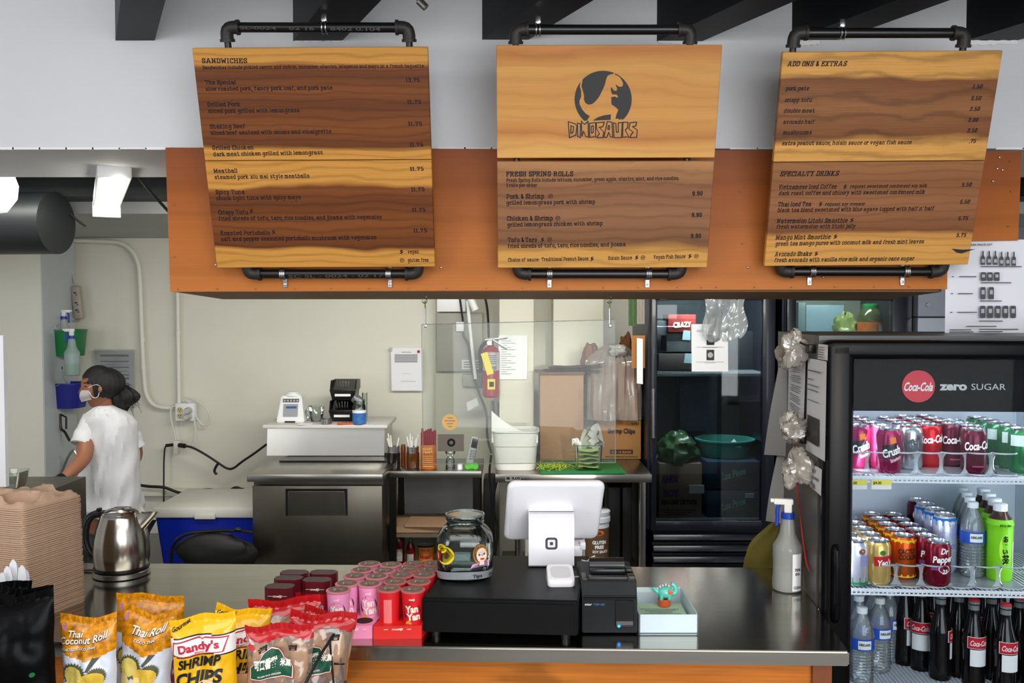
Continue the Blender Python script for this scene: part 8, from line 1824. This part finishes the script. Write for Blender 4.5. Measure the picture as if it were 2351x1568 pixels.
for hnd, wr in (('pal', 'wrl'), ('par', 'wrr')):
    p0 = V(body[hnd][0]); d_ = (p0 - V(body[wr][0])).normalized(); s_ = d_.cross(V((0, 0, 1))).normalized()
    for i, ln in enumerate((.058, .066, .062, .048)):
        o_ = s_*(-.024 + .016*i); body['%sf%da' % (hnd, i)] = (tuple(p0 + d_*.03 + o_), .0095); body['%sf%db' % (hnd, i)] = (tuple(p0 + d_*(.03+ln*.55) + o_*1.1 + V((0, 0, -.004))), .0085); body['%sf%dc' % (hnd, i)] = (tuple(p0 + d_*(.03+ln*.9) + o_*1.1 + V((0, 0, -.022))), .007)
        E_ += [(hnd, '%sf%da' % (hnd, i)), ('%sf%da' % (hnd, i), '%sf%db' % (hnd, i)), ('%sf%db' % (hnd, i), '%sf%dc' % (hnd, i))]
    body[hnd+'t1'] = (tuple(p0 + s_*-.035 + d_*.005), .010); body[hnd+'t2'] = (tuple(p0 + s_*-.05 + d_*.03 + V((0, 0, -.01))), .008); E_ += [(hnd, hnd+'t1'), (hnd+'t1', hnd+'t2')]
bo = skin(body, E_, 'pelvis', 'body', m_skin, wk)
hF = P(228, 889, 4.45); q_ = bmesh.new(); q_.from_mesh(bo.data); inv = WM[wk.name].inverted()
def headf(u, v):
    a_ = 2*PI*u; t_ = PI*v; d = V((math.cos(a_)*math.sin(t_), math.sin(a_)*math.sin(t_), math.cos(t_)))
    x, y, z = d.x*.082, d.y*.066, d.z*.098
    if d.z < -.1: k = min(1, (-d.z-.1)/.9); x = x*(1 - .30*k) - .018*k; y *= 1 - .35*k
    g = math.exp(-((d.y/.16)**2 + ((d.z+.12)/.20)**2)) * (d.x < 0); x -= .020*g                 # nose
    g2 = math.exp(-((d.z-.10)/.10)**2)*math.exp(-((abs(d.y)-.30)/.16)**2) * (d.x < 0); x += .007*g2   # eye sockets
    g3 = math.exp(-((d.z+.50)/.07)**2)*math.exp(-(d.y/.3)**2) * (d.x < 0); x -= .006*g3            # lips
    g4 = math.exp(-((d.z+.85)/.14)**2)*math.exp(-(d.y/.4)**2) * (d.x < 0); x -= .010*g4            # chin
    p_ = Matrix.Rotation(R(-10), 3, 'Y') @ V((x, y, z)); p_ = Matrix.Rotation(R(10), 3, 'Z') @ p_
    return inv @ (hF + p_)
hb_ = MB(); hb_.b.free(); hb_.b = q_; hb_.grid(headf, 40, 30, closed=True); q_.to_mesh(bo.data); q_.free()
for p in bo.data.polygons: p.use_smooth = True
rws = [(930, 226, 258, .042, 4.47), (936, 216, 270, .062, 4.475), (945, 203, 286, .085, 4.485), (956, 192, 301, .098, 4.495), (972, 186, 310, .105, 4.50), (1000, 186, 314, .112, 4.51), (1040, 189, 316, .118, 4.52), (1080, 187, 317, .12, 4.53), (1120, 184, 320, .124, 4.54), (1155, 183, 323, .13, 4.55), (1180, 186, 328, .134, 4.56)]
def shirtf(u, v):
    k = v*(len(rws)-1); i = min(int(k), len(rws)-2); t = k - i; r0, r1 = rws[i], rws[i+1]; py, l_, r_, dp, yc = [a_ + (b_-a_)*t for a_, b_ in zip(r0, r1)]
    a_ = 2*PI*u; ca, sa = math.cos(a_), math.sin(a_); kk = (abs(ca)**2.4 + abs(sa)**2.4)**(-1/2.4)
    c_ = P((l_+r_)/2, py, yc); w_ = (r_-l_)/2*yc/FOC
    fold = .022*(v+.15)*mnoise.noise(V((ca*3.2 + v*2, sa*2.2, v*7 + ca*4))) + .010*mnoise.noise(V((ca*7+v*5, sa*3, v*5))) + .009*math.sin(v*26 + a_*3 + 2*math.sin(a_*2))*max(0, v-.35)
    return c_ + V((ca*kk*(w_ + fold*.5), sa*kk*(dp + fold), .012*math.sin(a_*2)*(v > .95)))
b = MB(); b.grid(shirtf, 56, 50, closed=True)
def sleeve(b, p0, p1, r0, r1, n=14):
    ax = (p1-p0).normalized(); u_ = ax.cross(V((0, 1, 0))).normalized(); w_ = ax.cross(u_)
    def f(u, v):
        a_ = 2*PI*u; r_ = r0 + (r1-r0)*v + .004*math.sin(v*14 + a_*2)*v; q = p0.lerp(p1, v); 
        if v > .97: q = p0.lerp(p1, .96); r_ -= .008
        return q + u_*r_*math.cos(a_) + w_*r_*.95*math.sin(a_)
    b.grid(f, 24, n, closed=True)
sleeve(b, P(214, 958, 4.47), P(186, 1024, 4.40), .048, .056); sleeve(b, P(284, 962, 4.54), P(312, 1030, 4.585), .050, .050)
b.build('tshirt', m_shirt, wk, world=True)
pj = {k: (body[k][0], tuple(x+.018 for x in (body[k][1] if isinstance(body[k][1], tuple) else (body[k][1],)*2))) for k in ('pelvis', 'hl', 'knl', 'anl', 'hr', 'knr', 'anr')}
skin(pj, [('pelvis', 'hl'), ('hl', 'knl'), ('knl', 'anl'), ('pelvis', 'hr'), ('hr', 'knr'), ('knr', 'anr')], 'pelvis', 'jeans', m_jean, wk)
# hair: cap plus ponytail with strands
hc = P(234, 881, 4.465)
b = MB()
def hairf(u, v):
    a_ = 2*PI*u; t = PI*v; d = V((math.cos(a_)*math.sin(t), math.sin(a_)*math.sin(t), math.cos(t)))
    k = 1 + .02*math.sin(a_*24) * math.sin(t)
    # pull back from the face, which looks to -x
    face = max(0, -d.x - .35) * max(0, .35 - d.z)
    return hc + V((d.x*.088*(1 - .75*min(1, face*2.2)) + .010 + .012*max(0, d.x), d.y*.086, d.z*.080 + .002)) * 1 + V((d.x*(k-1)*.1, d.y*(k-1)*.1, 0))
b.grid(hairf, 64, 32, closed=True)
kill = []
for f_ in b.b.faces:
    d_ = f_.calc_center_median() - hc; x_, z_ = d_.x/.088, d_.z/.08
    if z_ < .38 and x_ < min(.06, -.42 + .9*(.38 - z_)): kill.append(f_)
bmesh.ops.delete(b.b, geom=kill, context='FACES')
def hair2(u, v):
    p_ = headf(u, v); w_ = WM[wk.name] @ p_; return hF + (w_ - hF)*1.07 + V((.004, 0, .004))
g0_ = len(b.b.faces); nb = MB(); nb.grid(hair2, 64, 40, closed=True); kill = []
for f_ in nb.b.faces:
    d_ = f_.calc_center_median() - hF; x_, z_ = d_.x/.088, d_.z/.10
    if (z_ < .50 and x_ < -.30) or (z_ < .22 and x_ < .02) or z_ < -.45: kill.append(f_)
bmesh.ops.delete(nb.b, geom=kill, context='FACES'); nb.build('hairline', m_hair, wk, world=True)
b.build('hair', m_hair, wk, world=True)
b = MB(); c_ = P(289, 912, 4.52)
def pony(u, v):
    a_ = 2*PI*u; w_ = .012 + .062*math.sin(PI*min(1, .12+v*.95))**.7; q = P(266 + 26*math.sin(v*1.6), 893 + 50*v, 4.5+.03*v); n = .10*math.sin(a_*11 + v*6)
    return q + V((w_*(1+n)*math.cos(a_), w_*.8*(1+n)*math.sin(a_), .02*math.cos(a_)))
b.grid(pony, 44, 14, closed=True); b.build('ponytail', m_hair, wk, world=True)
b = MB()
for i in range(34):
    q0_ = P(285 + random.uniform(-8, 10), 900 + random.uniform(-10, 25), 4.50 + random.uniform(-.02, .03)); q1_ = q0_ + V((random.uniform(.01, .07), 0, random.uniform(-.09, .01))); b.tube([q0_, q0_.lerp(q1_, .5) + V((.01, 0, .015)), q1_], [.0022, .0006], 4)
b.build('loose_strand', m_hair, wk, world=True, kind='stuff')
# mask, straps, ear, nose, eye, brow
fc_ = P(212, 900, 4.425)
b = MB(); b.grid(lambda u, v: P(187 + 24*u - 5*math.sin(PI*v), 896 + (27-6*u)*v, 4.355 + .045*u - .02*math.sin(PI*v)), 8, 8); b.build('face_mask', glassy('mask_film', (225, 225, 228), .5, .4, 1.4, dens=.45), wk, world=True)
b = MB(); b.tube([P(203, 890, 4.372), P(220, 882, 4.375), P(229, 886, 4.38)], .0014, 6, smooth=1); b.tube([P(206, 900, 4.37), P(210, 912, 4.372), P(224, 914, 4.378), P(229, 898, 4.385)], .0018, 6, smooth=1); b.build('mask_strap', m_mask, wk, world=True)
b = MB(); b.ball(P(230, 894, 4.375), .014, 14, (.7, .5, 1.1)); b.build('ear', m_skin, wk, world=True)
b = MB(); b.tube([P(191, 914, 4.40), P(199, 915, 4.385)], .0025, 6); b.build('mouth', M('lip', (110, 56, 48), .5), wk, world=True)
b = MB(); b.ball(P(197, 887, 4.388), .006, 10, (1.2, .4, .5)); b.build('eye', m_blk, wk, world=True)
b = MB(); b.tube([P(192, 879, 4.395), P(204, 878, 4.378)], .0022, 6); b.build('eyebrow', m_hair, wk, world=True)
w0_ = P(139, 1103, 4.18); dw = (V(body['pal'][0]) - V(body['frl'][0])).normalized()
b = MB(); b.tube([w0_ - dw*.014, w0_ + dw*.014], .031, 16, cap=False); b.build('wristwatch', m_blk, wk, world=True)
